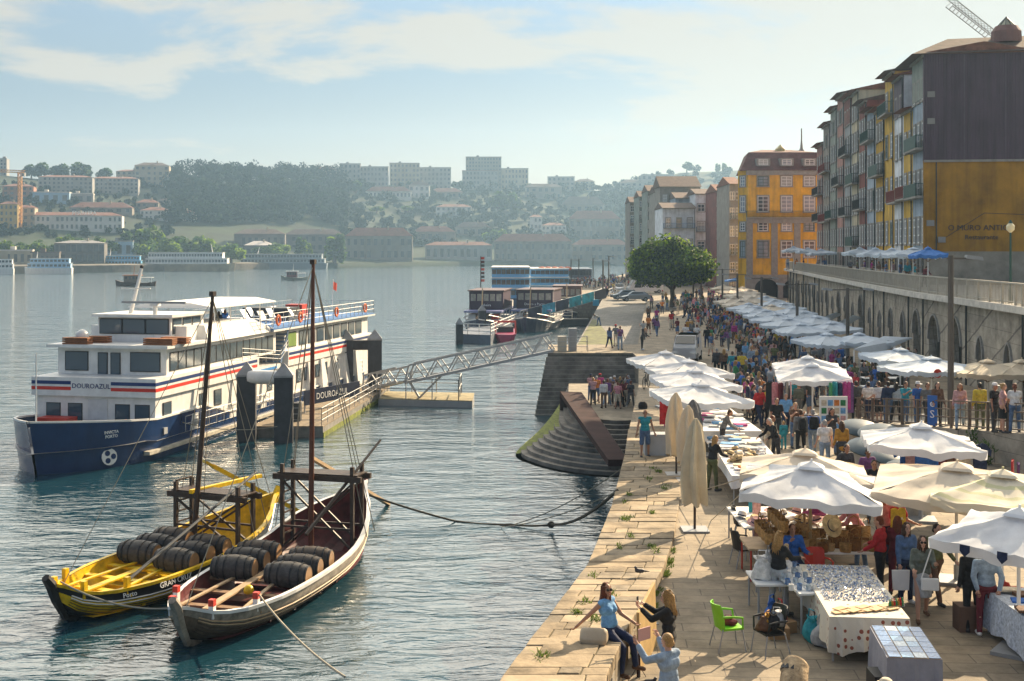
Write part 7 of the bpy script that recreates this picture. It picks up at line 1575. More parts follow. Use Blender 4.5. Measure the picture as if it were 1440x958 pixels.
# ---------------------------------------------------------------- tables, cloths and goods
def table(x0, x1, y0, y1, h, label, legm=STEEL, topm=None, name='table', rz=0, z=QZ):
    cx_, cy_ = (x0 + x1) / 2, (y0 + y1) / 2; t = thing(name, label, 'table', (cx_, cy_, z), rz); a, b = (x1 - x0) / 2, (y1 - y0) / 2
    MB().box(-a, a, -b, b, h - .04, h).build('tabletop', topm or WHITE, t)
    for sx_ in (-1, 1):
        for sy_ in (-1, 1): MB().tube([(sx_ * (a - .06), sy_ * (b - .06), 0), (sx_ * (a - .06), sy_ * (b - .06), h - .04)], .022, 6).build('leg', legm, t)
    return t
def cloth(x0, x1, y0, y1, h, drop, mt, label, z=QZ, rz=0, seed=0, flare=.06):
    cx_, cy_ = (x0 + x1) / 2, (y0 + y1) / 2; a, b = (x1 - x0) / 2 + .015, (y1 - y0) / 2 + .015; m = MB(); n = 12; per = []
    for i in range(n): per.append((-a + 2 * a * i / n, -b))
    for i in range(n): per.append((a, -b + 2 * b * i / n))
    for i in range(n): per.append((a - 2 * a * i / n, b))
    for i in range(n): per.append((-a, b - 2 * b * i / n))
    r = random.Random(seed); rows = []
    for j in range(4):
        f = j / 3; rows.append([(x * (1 + flare * f * (1 + .7 * math.sin(i * 1.9 + seed))), y * (1 + flare * f * (1 + .7 * math.sin(i * 2.3 + seed))), h + .012 - drop * f + (.05 * math.sin(i * .9 + seed) if j == 3 else 0)) for i, (x, y) in enumerate(per)])
    m.rings(rows, cap=False); m.poly(rows[0]); o = m.build('tablecloth', mt, None, False, (cx_, cy_, z), rz); return tag(o, label, 'tablecloth')
FL_ = mat('flowered_cloth', (.62, .56, .46), .85, var=0); n_, l_, b_ = nodes(FL_); g_ = n_.new('ShaderNodeNewGeometry'); vo = n_.new('ShaderNodeTexVoronoi'); vo.inputs['Scale'].default_value = 7; vo.inputs['Randomness'].default_value = .35; l_.new(g_.outputs['Position'], vo.inputs['Vector'])
cr_ = n_.new('ShaderNodeValToRGB'); cr_.color_ramp.interpolation = 'CONSTANT'; cr_.color_ramp.elements[0].color = (.26, .08, .05, 1); cr_.color_ramp.elements[1].position = .27; cr_.color_ramp.elements[1].color = (.60, .55, .45, 1); l_.new(vo.outputs['Distance'], cr_.inputs[0]); l_.new(cr_.outputs[0], b_.inputs['Base Color'])
LIN = mat('grey_linen', (.25, .255, .30), .85, var=.12, vs=3, bump=.3, bs=5); WCL = mat('white_cloth', (.68, .67, .66), .85, var=.08)
# tile table
TR_ = R(-7)
table(6.25, 7.1, 19.75, 21.35, .82, 'table under grey linen in the front, carrying painted tiles', rz=TR_); cloth(6.25, 7.1, 19.75, 21.35, .82, .74, LIN, 'grey linen cloth on the front table of painted tiles', rz=TR_, seed=1, flare=.05)
TB = [mat('glazed_tile_' + n, c, .15, spec=.6, var=.45, vs=18) for n, c in (('blue', (.12, .22, .42)), ('pale', (.45, .52, .58)), ('sky', (.2, .36, .55)))]
c_ = Vector((6.675, 20.55, 4.82)); tme = MB().box(-.095, .095, -.13, .13, 0, .012).mesh('painted_tile')
fme = MB().box(-.103, .103, -.138, .138, 0, .006).mesh('tile_frame'); 
for i in range(4):
    for j in range(6):
        q_ = Matrix.Rotation(TR_, 4, 'Z') @ Vector((-.31 + i * .21, -.69 + j * .277, 0)); o = obj('painted_tile', tme, [TB[0]], None, c_ + q_ + Vector((0, 0, .022)), TR_); paint(o, TB[(i * 5 + j * 3 + i * j) % 3]); tag(o, 'blue painted tile lying in the grid on the grey linen table', 'tile', 'painted tiles on the front table')
        obj('frame', fme, [PLANK], o, (0, 0, -.004))
tag(MB().box(-.28, .28, -.25, .25, 0, .42).build('crate', BLACKPL, None, loc=(6.3, 20.3, 4)), 'black plastic crate under the grey linen table', 'crate')
# trinket table
table(5.95, 7.35, 21.95, 25.6, .82, 'long table under the flowered cloth with trinkets and wooden boards', rz=R(-5)); cloth(5.95, 7.35, 21.95, 25.6, .82, .62, FL_, 'cream cloth with small red flowers on the trinket table', rz=R(-5), seed=3)
r6 = random.Random(6); m = MB()
for i in range(1500):
    x, y = r6.uniform(-.62, .66), r6.uniform(-.85, 1.75); s_ = r6.uniform(.012, .03); m.mat(r6.choice([0, 0, 1, 2])); a_ = r6.uniform(0, 3); m.add([(x + s_ * math.cos(a_ + k * PI / 2), y + s_ * math.sin(a_ + k * PI / 2), .004) for k in range(4)] + [(x, y, r6.uniform(.01, .035))], [(0, 1, 4), (1, 2, 4), (2, 3, 4), (3, 0, 4)])
tag(m.build('trinkets', [mat('silver', (.6, .62, .66), .25, .8), mat('trinket_blue', (.1, .16, .3), .3), mat('trinket_white', (.6, .6, .62), .4)], None, loc=(6.65, 23.8, 4.835), rz=R(-5)), 'glittering silver trinkets spread over the long table', 'trinkets', kind='stuff')
bme_ = MB().box(-.13, .13, -.075, .075, 0, .018).mesh('wooden_board')
for i in range(16):
    row, j = divmod(i, 8); x = -.5 + j * .145 + row * .05; y = -1.62 + row * .19 + j * .045; o = obj('wooden_board', bme_, [mat('pine_board', (.50, .33, .15), .5, var=.2, vs=6)], None, Vector((6.65, 23.78, 4.84 + .008 * (i % 3))) + Matrix.Rotation(R(-5), 4, 'Z') @ Vector((x, y, 0)), R(20 + 8 * (i % 3))); tag(o, 'pale wooden board among the overlapping ones at the near end of the trinket table', 'board', 'wooden boards on the trinket table')
btm = MB().lathe([(.028, 0), (.03, .08), (.012, .12), (.012, .15)], 8).mesh('small_bottle', True)
for i in range(7): o = obj('small_bottle', btm, [CLOTH['green']], None, (7.05 + i * .045, 22.55 + i * .02, 4.835)); paint(o, CLOTH[['green', 'mustard', 'red'][i % 3]]); tag(o, 'small coloured bottle in the cluster on the trinket table edge', 'bottle', 'small bottles on the trinket table')
# mug stall
table(5.45, 6.1, 23.6, 26.6, .80, 'white table of mugs left of the trinket table', rz=R(6)); table(4.95, 5.6, 24.5, 25.6, .72, 'small white side table in front of the woman in black hoodie')
mgm = MB().lathe([(.03, 0), (.042, .005), (.042, .1), (.036, .1), (.034, .015)], 12); mgm.tube([(.04, 0, .08), (.075, 0, .07), (.075, 0, .035), (.04, 0, .02)], .008, 5); mgm = mgm.mesh('mug', True)
for i in range(22): o = obj('mug', mgm, [WHITE], None, (5.5 + (i % 4) * .15 + .02 * (i % 3), 23.8 + (i // 4) * .42 + .05 * (i % 2), 4.80), i * 1.3); o.scale = (1.25,) * 3; paint(o, [WHITE, TB[0], TB[1]][i % 3]); tag(o, 'painted mug in the rows on the white table by the trinkets', 'mug', 'mugs on the white table')
ckm = MB().lathe([(.05, 0), (.05, .32), (.03, .34)], 10).mesh('cork_jar', True)
for i in range(4): o = obj('cork_jar', ckm, [mat('cork', (.50, .34, .17), .8, var=.3, vs=20)], None, (5.62 + i * .11, 26.0 + (i % 2) * .2, 4.80)); tag(o, 'tall cork jar at the back of the mug table', 'jar', 'cork jars on the mug table')
bg = MB(); bg.rings([[(.18 * s_ * math.cos(a) * (1 + .16 * math.sin(3 * a + z * 9)), .12 * s_ * math.sin(a) * (1 + .2 * math.cos(2 * a + z * 14)), z + .03 * math.sin(2 * a)) for a in [k * PI / 8 for k in range(16)]] for s_, z in ((.8, 0), (1.0, .05), (.98, .14), (.85, .22), (.45, .30), (.55, .36))]); bg.tube([(-.08, 0, .32), (-.06, 0, .46), (.06, 0, .46), (.08, 0, .32)], .012, 4); bgm = bg.mesh('plastic_bag', True)
for i, (x, y, z, c, l) in enumerate(((5.15, 24.9, 4.72, 'white', 'white plastic bag on the small side table'), (5.38, 25.3, 4.72, 'lightgrey', 'pale grey bag at the back of the small side table'), (5.75, 23.2, 4.0, 'teal', 'teal bag on the ground before the trinket table'), (5.9, 22.9, 4.0, 'lightgrey', 'grey bag on the ground at the corner of the flowered cloth'), (5.2, 24.2, 4.0, 'blue', 'blue bag under the small side table'), (5.3, 23.9, 4.0, 'red', 'red bag under the small side table'))):
    o = obj('bag', bgm, [CLOTH[c]], None, (x, y, z), i); paint(o, CLOTH[c]); o.scale = (1.2, 1.2, 1.3); tag(o, l, 'bag')
for i, (x, y) in enumerate(((5.15, 23.4), (5.35, 23.75))): tag(MB().box(-.2, .2, -.14, .14, 0, .22).build('cardboard_box', mat('cardboard', (.33, .2, .1), .8), None, loc=(x, y, 4), rz=.4 * i), ['brown cardboard box by the mug stall, nearer one', 'brown cardboard box by the mug stall, farther one'][i], 'box')
# basket stall
WK = mat('wicker', (.44, .24, .075), .7, var=.45, vs=14, bump=.6, bs=60); WKS = [WK, mat('dark_wicker', (.24, .11, .03), .7, var=.4, vs=14, bump=.6, bs=60), mat('cork_leather', (.52, .33, .14), .7, var=.3, vs=20)]; STRAW = mat('straw', (.60, .44, .22), .75, var=.25, vs=12, bump=.4, bs=60)
table(5.9, 8.3, 27.1, 28.4, .72, 'white trestle table loaded with cork and wicker bags'); table(5.6, 8.6, 29.2, 31.6, .8, 'white table of straw hats behind the bags'); 
bk = MB(); bk.rings([[(.2 * s_ * math.cos(a) * 1.1, .12 * s_ * math.sin(a), z) for a in [k * PI / 6 for k in range(12)]] for s_, z in ((.85, 0), (1, .05), (1.05, .26), (.98, .26), (.8, .06))]); bkm = bk.mesh('wicker_bag', True)
hd_ = MB().tube([(-.16, 0, .24), (-.12, 0, .42), (0, 0, .48), (.12, 0, .42), (.16, 0, .24)], .014, 5).mesh('handle', True)
for i in range(30):
    x, y = 6.0 + (i % 10) * .24, 27.2 + (i // 10) * .4; z = 4.72 + (.0 if i // 10 < 2 else .12); o = obj('wicker_bag', bkm, [WK], None, (x, y, z), random.uniform(-.5, .5)); sc_ = random.uniform(.5, .9); o.scale = (sc_, sc_, random.uniform(.6, 1.15)); o.location.x += random.uniform(-.06, .06); o.location.y += random.uniform(-.08, .08); paint(o, WKS[i % 3]); tag(o, 'brown wicker bag among the many packed on the trestle table', 'bag', 'wicker bags on the trestle table'); obj('handle', hd_, [WK], o)
for i in range(8):
    o = obj('wicker_bag', bkm, [WK], None, (5.75 + (i % 2) * .3, 27.0 + (i // 2) * .35, 4.95 + .28 * (i % 2)), R(90)); tag(o, 'brown wicker bag hanging in the cluster by the bamboo pole', 'bag', 'wicker bags by the bamboo pole'); obj('handle', hd_, [WK], o)
ht = MB(); ht.rings([[(r * math.cos(2 * PI * k / 16), r * 1.08 * math.sin(2 * PI * k / 16), z + .012 * math.sin(2 * k * PI / 8) * (r > .12)) for k in range(16)] for r, z in ((.0951, .004), (.19, 0), (.19, .008), (.1, .014), (.093, .10), (.07, .125), (.01, .12))]); htm = ht.mesh('straw_hat', True)
bdm = MB().rings([[(r * math.cos(2 * PI * k / 16), r * 1.08 * math.sin(2 * PI * k / 16), z) for k in range(16)] for r, z in ((.102, .018), (.1, .045))], cap=False).mesh('hat_band')
def hats(n, x0, x1, y0, y1, z, lab, grp, tone):
    for i in range(n):
        o = obj('straw_hat', htm, [STRAW], None, (random.uniform(x0, x1), random.uniform(y0, y1), z + random.uniform(0, .08)), random.uniform(0, 6)); o.rotation_euler = (random.uniform(-.3, .3), random.uniform(-.3, .3), random.uniform(0, 6)); o.scale = (1.1,) * 3; paint(o, tone[i % len(tone)]); tag(o, lab, 'hat', grp); obj('hat_band', bdm, [CLOTH['navy']], o)
hats(26, 5.7, 8.4, 29.3, 31.5, 4.82, 'straw hat among those spread on the table behind the wicker bags', 'hats behind the wicker bags', [STRAW, WCL, CLOTH['rose']])
hats(22, 6.95, 8.3, 37.3, 39.6, 4.88, 'straw hat among those heaped on the shaded hat table', 'hats on the hat table', [STRAW, WCL, STRAW, CLOTH['cream']])
o = obj('straw_hat', htm, [STRAW], None, (7.15, 27.0, 5.35)); o.rotation_euler = (R(65), 0, R(20)); o.scale = (1.3,) * 3; tag(o, 'big straw hat with dark band shown upright on the basket stall', 'hat'); obj('hat_band', bdm, [CLOTH['navy']], o)
o = obj('straw_hat', htm, [STRAW], None, (7.25, 29.0, 5.2)); paint(o, CLOTH['magenta']); o.scale = (1.5,) * 3; tag(o, 'pink sun hat on the basket stall', 'hat')
# hat table and textile tables
table(6.75, 8.5, 35.6, 43.0, .84, 'long shaded table heaped with hats and bright textiles', rz=R(-4)); cloth(6.75, 8.5, 35.6, 43.0, .84, .35, WCL, 'white cloth on the long hat table', rz=R(-4), seed=5, flare=.02)
table(7.0, 9.2, 44.6, 51.5, .82, 'long table of folded textiles under the left parasol row'); cloth(7.0, 9.2, 44.6, 51.5, .82, .4, WCL, 'white cloth on the folded textile table', seed=6, flare=.02)
fm = MB(); fm.box(-.22, .22, -.16, .16, 0, .05); fme2 = fm.mesh('folded_cloth')
def folds(n, x0, x1, y0, y1, z, cols, lab, grp):
    for i in range(n):
        o = obj('folded_cloth', fme2, [CLOTH['white']], None, (random.uniform(x0, x1), random.uniform(y0, y1), z + .05 * (i % 3)), random.uniform(-.3, .3)); o.scale = (random.uniform(.8, 1.5), random.uniform(.8, 1.4), random.uniform(.7, 1.6)); paint(o, CLOTH[cols[i % len(cols)]]); tag(o, lab, 'cloth', grp)
folds(26, 6.95, 8.3, 35.9, 37.2, 4.86, ['white', 'yellow', 'orange', 'rose', 'cream', 'mustard'], 'folded bright textile at the near end of the hat table', 'textiles on the hat table')
folds(34, 6.9, 8.2, 39.8, 42.8, 4.86, ['white', 'lightgrey', 'cream', 'white', 'sky'], 'folded white textile at the far end of the hat table', 'white textiles on the hat table')
folds(40, 7.2, 9.0, 44.9, 51.2, 4.83, ['white', 'sky', 'white', 'blue', 'lightgrey', 'magenta', 'white'], 'folded textile on the table under the left parasols', 'textiles under the left parasols')
sc = MB()
def garment(loc, rz, w, h, cl, label, sleeves=True, name='hanging_shirt', group=None, textstr=None):
    m = MB(); n = 5; prof = [(-w / 2, -h), (-w / 2, -.25 * h)] + ([(-w * .85, -.32 * h), (-w * .95, -.18 * h), (-w / 2, 0)] if sleeves else [(-w / 2, 0)]) + [(-w * .18, .04 * h), (0, -.02 * h), (w * .18, .04 * h)] + ([(w / 2, 0), (w * .95, -.18 * h), (w * .85, -.32 * h)] if sleeves else [(w / 2, 0)]) + [(w / 2, -.25 * h), (w / 2, -h)]
    k_ = len(prof); m.add([(x, -.025 + .02 * math.sin(x * 14), z) for x, z in prof] + [(x, .025 + .02 * math.sin(x * 14), z) for x, z in prof], [tuple(range(k_)), tuple(range(k_, 2 * k_))[::-1]] + [(i, (i + 1) % k_, k_ + (i + 1) % k_, k_ + i) for i in range(k_)])
    o = m.build(name, CLOTH[cl], None, loc=loc, rz=rz); tag(o, label, 'shirt' if sleeves else 'scarf', group)
    if textstr: text('lettering', textstr, w * .3, MATS['letter_white'], o, (0, -.05, -.32 * h), (R(90), 0, 0), .004)
    return o
P_ = pt(1303, 624, 33.2); garment(P_, 0, .62, 1.0, 'blue', 'blue t-shirt with white lettering hanging under the parasol', textstr='PORTO')
for i, (px, cl, l) in enumerate(((1286, 'rose', 'pale pink t-shirt left of the blue one'), (1278, 'blue', 'second blue t-shirt partly hidden at the left'), (1330, 'maroon', 'maroon garment right of the blue t-shirt'), (1342, 'brown', 'brown garment on the rail right of the maroon one'), (1354, 'cream', 'cream garment on the rail'), (1378, 'navy', 'dark jacket at the right corner of the parasol'))): garment(pt(px, 626, 34.2 + i * .05), .1 * i, .5, 1.0 + .1 * (i % 2), cl, l, group='garments under the t-shirt parasol')
tag(MB().tube([(10.8, 34, 6.15), (12.9, 33.9, 6.15)], .015, 5).build('clothes_rail', DKMET), 'clothes rail under the t-shirt parasol', 'rail')
for i, (px, cl) in enumerate(((1082, 'black'), (1090, 'pink'), (1098, 'maroon'), (1106, 'grey'), (1112, 'rose'), (1168, 'green'), (1174, 'teal'), (1180, 'navy'), (1186, 'magenta'), (1191, 'magenta'), (1195, 'purple'))): garment(pt(px, 538 + (i % 3), 49.2), i * .3, .3, 1.1 + .1 * (i % 3), cl, f'{cl} scarf hanging from the twin parasols, number {i + 1} from the left', sleeves=False, name='hanging_scarf', group='scarves hanging from the twin parasols')
for i, (px, py, cl, Y) in enumerate(((934, 560, 'red', 46), (940, 563, 'magenta', 46.3), (946, 566, 'green', 46), (1060, 690, 'teal', 31), (1064, 700, 'rose', 30.5), (1424, 648, 'red', 36), (1432, 652, 'purple', 36))): garment(pt(px, py, Y), .2 * i, .35, 1.0, cl, f'{cl} garment hanging at a stall, number {i + 1} from the left', sleeves=False, name='hanging_garment', group='garments hanging at the stalls')
garment(pt(1263, 716, 27.5), 0, .34, .75, 'yellow', 'yellow cloth bag with dark lettering hanging by the parasol', sleeves=False, name='cloth_bag', textstr='ANA')
# right stall
table(9.3, 11.2, 21.4, 23.8, .84, 'stall table with pale blue cloth under the right parasol'); cloth(9.3, 11.2, 21.4, 23.8, .84, .7, mat('pale_blue_print', (.45, .50, .58), .85, var=.4, vs=16), 'pale blue printed cloth on the right stall', seed=8)
folds(14, 9.5, 10.8, 21.6, 23.6, 4.85, ['white', 'brown', 'blue', 'cream'], 'folded goods on the right stall table', 'goods on the right stall')
tag(MB().box(-.22, .22, -.2, .2, 0, .5).build('crate', mat('dark_crate', (.12, .07, .05), .7), None, loc=(9.0, 23.9, 4)), 'dark wooden crate between the right stall and the walkers', 'crate')
# red-legged table with bag, chairs
table(5.35, 6.1, 27.3, 28.5, .75, 'bare table with thin red legs at the left of the basket stall', legm=REDP, topm=PLANK)
o = obj('bag', bgm, [CLOTH['rose']], None, (6.05, 27.6, 4.1), .3); paint(o, CLOTH['rose']); o.scale = (1.6, 1.4, 2.0); tag(o, 'pale rose cloth bundle hanging at the red-legged table', 'bundle')
def chair(loc, rz, mt, label, group=None, stuffing=None):
    t = thing('armchair', label, 'chair', loc, rz, group)
    MB().hexa([(-.23, -.22, .41), (.23, -.22, .41), (.21, .2, .39), (-.21, .2, .39), (-.23, -.22, .45), (.23, -.22, .45), (.21, .2, .43), (-.21, .2, .43)]).build('seat', mt, t)
    m = MB(); m.rings([[(x * s_, y0 + .10 * (1 - abs(x / .24) ** 2) + d_, z) for d_, xs in ((0, 1), (.025, -1)) for x in [(-.24 + .08 * i) * xs for i in range(7)]] for s_, y0, z in ((.9, .13, .43), (1, .16, .62), (1.02, .20, .82), (.85, .22, .88))]); m.build('backrest', mt, t)
    for sg in (-1, 1):
        m = MB(); m.tube([(sg * .25, .2, .66), (sg * .28, 0, .67), (sg * .28, -.18, .65), (sg * .24, -.2, .44)], .022, 6); m.build('armrest', mt, t)
        for yy, dy_ in ((-.2, -.06), (.18, .1)): MB().tube([(sg * .22, yy, .42), (sg * .25, yy + dy_, 0)], .014, 6).build('leg', STEEL, t)
    return t
chair(at(1024, 912), R(100), GREENPL, 'lime green plastic armchair on steel legs in the foreground'); 
chair(at(1083, 920), R(-70), BLACKPL, 'black wicker armchair heaped with clothes in the foreground', 'black chairs'); chair(at(1046, 796), R(100), BLACKPL, 'black armchair near the red-legged table', 'black chairs'); chair(at(1046, 760), R(80), BLACKPL, 'black armchair behind the one near the red-legged table', 'black chairs'); chair(at(1150, 830) , R(10), REDP, 'red plastic chair behind the trinket table'); chair(at(1432, 878), R(80), REDP, 'red plastic chair at the right stall')
c_ = at(1083, 920)
for i, cl in enumerate(('brown', 'mustard', 'black', 'lightgrey')): o = obj('bag', bgm, [CLOTH[cl]], None, c_ + Vector((-.12 + .08 * i, -.06 + .06 * (i % 2), .46 + .03 * i)), i); paint(o, CLOTH[cl]); o.scale = (.9, 1, .7); tag(o, f'{WORD.get(cl, cl)} garment heaped on the black foreground chair', 'garment')
o = obj('bag', bgm, [CLOTH['maroon']], None, at(1024, 912) + Vector((0, 0, .45))); paint(o, CLOTH['maroon']); o.scale = (.9, .9, .4); tag(o, 'dark red garment on the lime green chair', 'garment')
# ---------------------------------------------------------------- quay furniture
tag(bevel(MB().add([(0, 0, 0), (1.55, .0, 0), (1.55, .05, 0), (0, .05, 0), (0, .02, 1.05), (1.45, .02, 1.22), (1.45, .07, 1.22), (0, .07, 1.05)], [(0, 1, 2, 3), (4, 5, 6, 7), (0, 1, 5, 4), (1, 2, 6, 5), (2, 3, 7, 6), (3, 0, 4, 7)]).build('plywood_board', mat('plywood', (.48, .32, .13), .7, var=.2, vs=3), None, loc=(2.28, 21.5, 4), rz=R(72)), .004), 'yellowish plywood board leaning against the quay wall behind the seated woman', 'board')
p = at(898, 952); t = thing('marker_post', 'short rusty marker post on thin wire feet', 'post', p); MB().tube([(0, 0, 0), (0, 0, .42)], .035, 6).build('post', RUST, t); m = MB()
for a in range(4): m.tube([(0, 0, .22), (.13 * math.cos(a * 1.57), .13 * math.sin(a * 1.57), 0)], .006, 4)
m.build('feet', DKMET, t)
m = MB(); m.box(-.3, .3, -.08, .08, .003, .01); t = m.build('drain_grate', BLACKP, None, loc=at(905, 877)); tag(t, 'small striped drain grate in the paving by the quay wall', 'grate')
for i in range(6): MB().box(-.28 + i * .1, -.24 + i * .1, -.07, .07, .01, .02).build('bar', WHITE, t)
p = Vector((4.18, 18.0, 4)); m = MB(); m.tube([(-.35, -.6, -.1), (-.1, -.25, .7), (.08, .15, 1.28), (.11, .19, 1.33)], [.24, .22, .20, .15], 14); t = m.build('mooring_post', mat('bleached_timber', (.40, .29, .17), .8, var=.5, vs=5, bump=.9, bs=12), None, True, p); tag(t, 'leaning bleached timber post at the bottom edge of the picture', 'post'); MB().tube([(.035, .08, 1.16), (.06, .115, 1.21)], [.212, .209], 14).build('iron_band', DKMET, t)
def bird(p, rz, label):
    t = MB(); cap(t, (0, .06, .13), (0, -.06, .15), .05, .055); cap(t, (0, -.08, .17), (0, -.1, .22), .03, .03); cap(t, (0, .1, .125), (0, .24, .10), .03, .012, 6); t.tube([(0, -.12, .225), (0, -.155, .215)], [.01, .003], 5)
    for sg in (-1, 1): t.tube([(sg * .02, 0, .1), (sg * .022, -.01, 0)], .006, 4)
    me = remesh(t, 'pigeon', .011, 2); o = obj('pigeon', me, [mat('pigeon_grey', (.06, .06, .07), .5, var=.3, vs=20)], None, p, rz); tag(o, label, 'pigeon')
bird(Vector((lerp_edge(INN, 26.6) - .35, 26.6, cz(26.6) + .006)), R(-70), 'dark pigeon standing on the edge of the quay wall')
bird(Vector((2.35, 20.6, 4)), R(60), 'dark pigeon on the paving near the plywood board')
# lamp posts
LAMPG = mat('lamp_grey', (.30, .31, .31), .5); POSTC = mat('brown_grey_post', (.11, .095, .08), .6)
def lamp(x, y, z, h, label, arm=1.6, two=True):
    t = thing('lamp_post', label, 'lamp post', (x, y, z), 0, 'lamp posts on the quay'); MB().tube([(0, 0, 0), (0, 0, h)], [.13, .11], 8).build('pole', POSTC, t)
    m = MB(); m.bar((-arm if two else -.15, 0, h - .12), (arm, 0, h - .12), .07); m.build('arm', POSTC, t)
    for sx_ in ((-arm, arm) if two else (arm,)): MB().hexa([(sx_ - .32, -.16, h - .12), (sx_ + .32, -.16, h - .2), (sx_ + .32, .16, h - .2), (sx_ - .32, .16, h - .12), (sx_ - .3, -.13, h + .02), (sx_ + .3, -.13, h - .06), (sx_ + .3, .13, h - .06), (sx_ - .3, .13, h + .02)]).build('lamp_head', LAMPG, t)
q_ = pt(1337, 600, 47.0); lamp(q_.x, 47.0, 4.6, 6.7, 'tall brown lamp post on the raised terrace, nearest of all', .9, False)
for i, (px, py, top, l) in enumerate([(1192, 519, 405, 'lamp post standing among the restaurant parasols, second from the viewer'), (1121, 486, 398, 'lamp post third from the viewer in the market'), (1071, 462, 390, 'lamp post fourth from the viewer in the market'), (1037, 450, 385, 'lamp post fifth from the viewer near the round tree'), (1016, 438, 378, 'lamp post behind the round tree, sixth from the viewer'), (986, 428, 374, 'double-armed lamp post in front of the round tree, right one'), (975, 430, 376, 'double-armed lamp post in front of the round tree, left one'), (848, 420, 366, 'lamp post at the head of the stone ramp'), (856, 412, 360, 'lamp post on the far pier behind the ramp'), (834, 400, 363, 'slim lamp post on the far pier, right of three'), (814, 398, 364, 'slim lamp post on the far pier, middle of three'), (803, 398, 365, 'slim lamp post on the far pier, left of three')]):
    p = at(px, py); lamp(p.x, p.y, QZ, (py - top) / F * p.y, l, 1.3 if i < 7 else .8, i < 7)
p = pt(1421, 395, 62); t = thing('street_lantern', 'dark green lantern post with pale yellow globe before the mustard gable', 'street lamp', (p.x, 62, 8.8)); MB().tube([(0, 0, 0), (0, 0, .8), (0, 0, 3.6)], [.12, .07, .05], 8).build('pole', GRIRON, t); MB().lathe([(.05, 3.6), (.2, 3.75), (.21, 3.95), (.1, 4.08)], 12).build('globe', mat('lantern_globe', (.75, .65, .4), .3, var=0), t, True); MB().lathe([(.12, 4.08), (.03, 4.25)], 10).build('cap', GRIRON, t)  # globe is plain pale yellow
# terrace railing, sign
tr = thing('terrace_railing', 'dark iron railing round the raised terrace with the row of onlookers', 'railing', (0, 0, 0))
IR2 = mat('warm_iron', (.16, .12, .09), .5)
R_ = [Vector((17.5, 53.9, 4.12)), Vector((14.42, 52.3, 4.12)), Vector((17.57, 41.15, 5.25)), Vector((21.3, 27.6, 6.2))]; m = MB()
for a, b in zip(R_, R_[1:]):
    n = int((b - a).length / 1.05)
    for i in range(n + 1): p = a.lerp(b, i / n); MB().bar(p, p + Vector((0, 0, 1.05)), .09).build('post', IR2, tr)
    for z in (.12, .42, .72, 1.02): m.bar(a + Vector((0, 0, z)), b + Vector((0, 0, z)), .045)
    n = int((b - a).length / .3)
    for i in range(n): p = a.lerp(b, i / n); m.bar(p + Vector((0, 0, .1)), p + Vector((0, 0, 1.0)), .02)
m.build('rails', IR2, tr)
p = pt(1313, 600, 46.4); t = thing('sign', 'blue and white upright sign fixed to the terrace railing', 'sign', (p.x - .12, 46.2, 4.8), R(-35)); MB().box(-.18, .18, -.02, .02, 0, 1.15).build('panel', mat('sign_blue', (.02, .12, .42), .4, var=0), t); text('lettering', 'e\nS', .42, MATS['letter_white'], t, (0, -.03, .72), (R(90), 0, 0), .004)
# waste containers
def waste(x, y, label):
    t = thing('waste_container', label, 'waste container', (x, y, QZ), random.uniform(0, 1), 'waste containers by the terrace wall'); m = MB(); m.rings([[(.64 * (1 + .012 * (k % 2)) * math.cos(2 * PI * k / 48), .64 * (1 + .012 * (k % 2)) * math.sin(2 * PI * k / 48), z) for k in range(48)] for z in (0, .3, .302, .6, .602, .9, .902, 1.15)]); m.build('slatted_body', mat('weathered_slats', (.34, .32, .28), .7, var=.2), t)
    m = MB().lathe([(.70, 1.13), (.72, 1.18), (.64, 1.24), (.4, 1.31), (.05, 1.33)], 20, sy=1); l = m.build('lid', mat('blue_grey_lid', (.04, .07, .09), .4, var=.15), t, True); l.rotation_euler = (R(14), R(-8), 0); l.location = (.0, .1, .12); MB().box(-.3, .3, -.7, -.5, 1.3, 1.36).build('handle', BLACKPL, l)
for px, py, l in ((1232, 690, 'waste container with blue-grey lid, nearest the blue t-shirt'), (1205, 672, 'waste container with pale slats behind the near parasol'), (1258, 712, 'waste container half hidden behind the big right parasols'), (1190, 640, 'waste container left in the back row'), (1222, 648, 'waste container right in the back row')): p = at(px + 18, py + 10); waste(p.x, p.y, l)
# poster stand
p = at(1172, 620); t = thing('poster_stand', 'white poster stand with small coloured pictures in the lane', 'stand', p); MB().box(-.55, .55, -.03, .03, .35, 1.75).build('panel', WHITE, t)
for i in range(4):
    for j in range(4): MB().box(-.48 + i * .25, -.28 + i * .25, -.04, -.031, .45 + j * .31, .68 + j * .31).build('picture', CLOTH[['rose', 'sky', 'green', 'cream', 'orange'][(i * 3 + j) % 5]], t)
for sg in (-1, 1): MB().bar((sg * .5, .05, 0), (sg * .5, .0, .4), .05).build('leg', STEEL, t)
# restaurant tables and chairs by the arcade
for i in range(18):
    Y = 56 + (i % 6) * 4.1; X = (1180 + (i // 6) * 34 - HX) / F * Y + .4; t = table(X - .45, X + .45, Y - .45, Y + .45, .74, 'square white restaurant table in the rows by the arcade'); t['group'] = 'restaurant tables'
ch = chair((0, 0, 0), 0, BLACKPL, 'dark restaurant chair in the rows by the arcade', 'restaurant chairs')
for i in range(18):
    Y = 56 + (i % 6) * 4.1; X = (1180 + (i // 6) * 34 - HX) / F * Y + .4
    for j, (dx_, dy_, r_) in enumerate(((0, -.8, 180), (0, .8, 0))):
        if i == 0 and j == 0: ch.location = (X + dx_, Y + dy_, QZ); ch.rotation_euler = (0, 0, R(r_))
        else: dup(ch, (X + dx_, Y + dy_, QZ), R(r_))
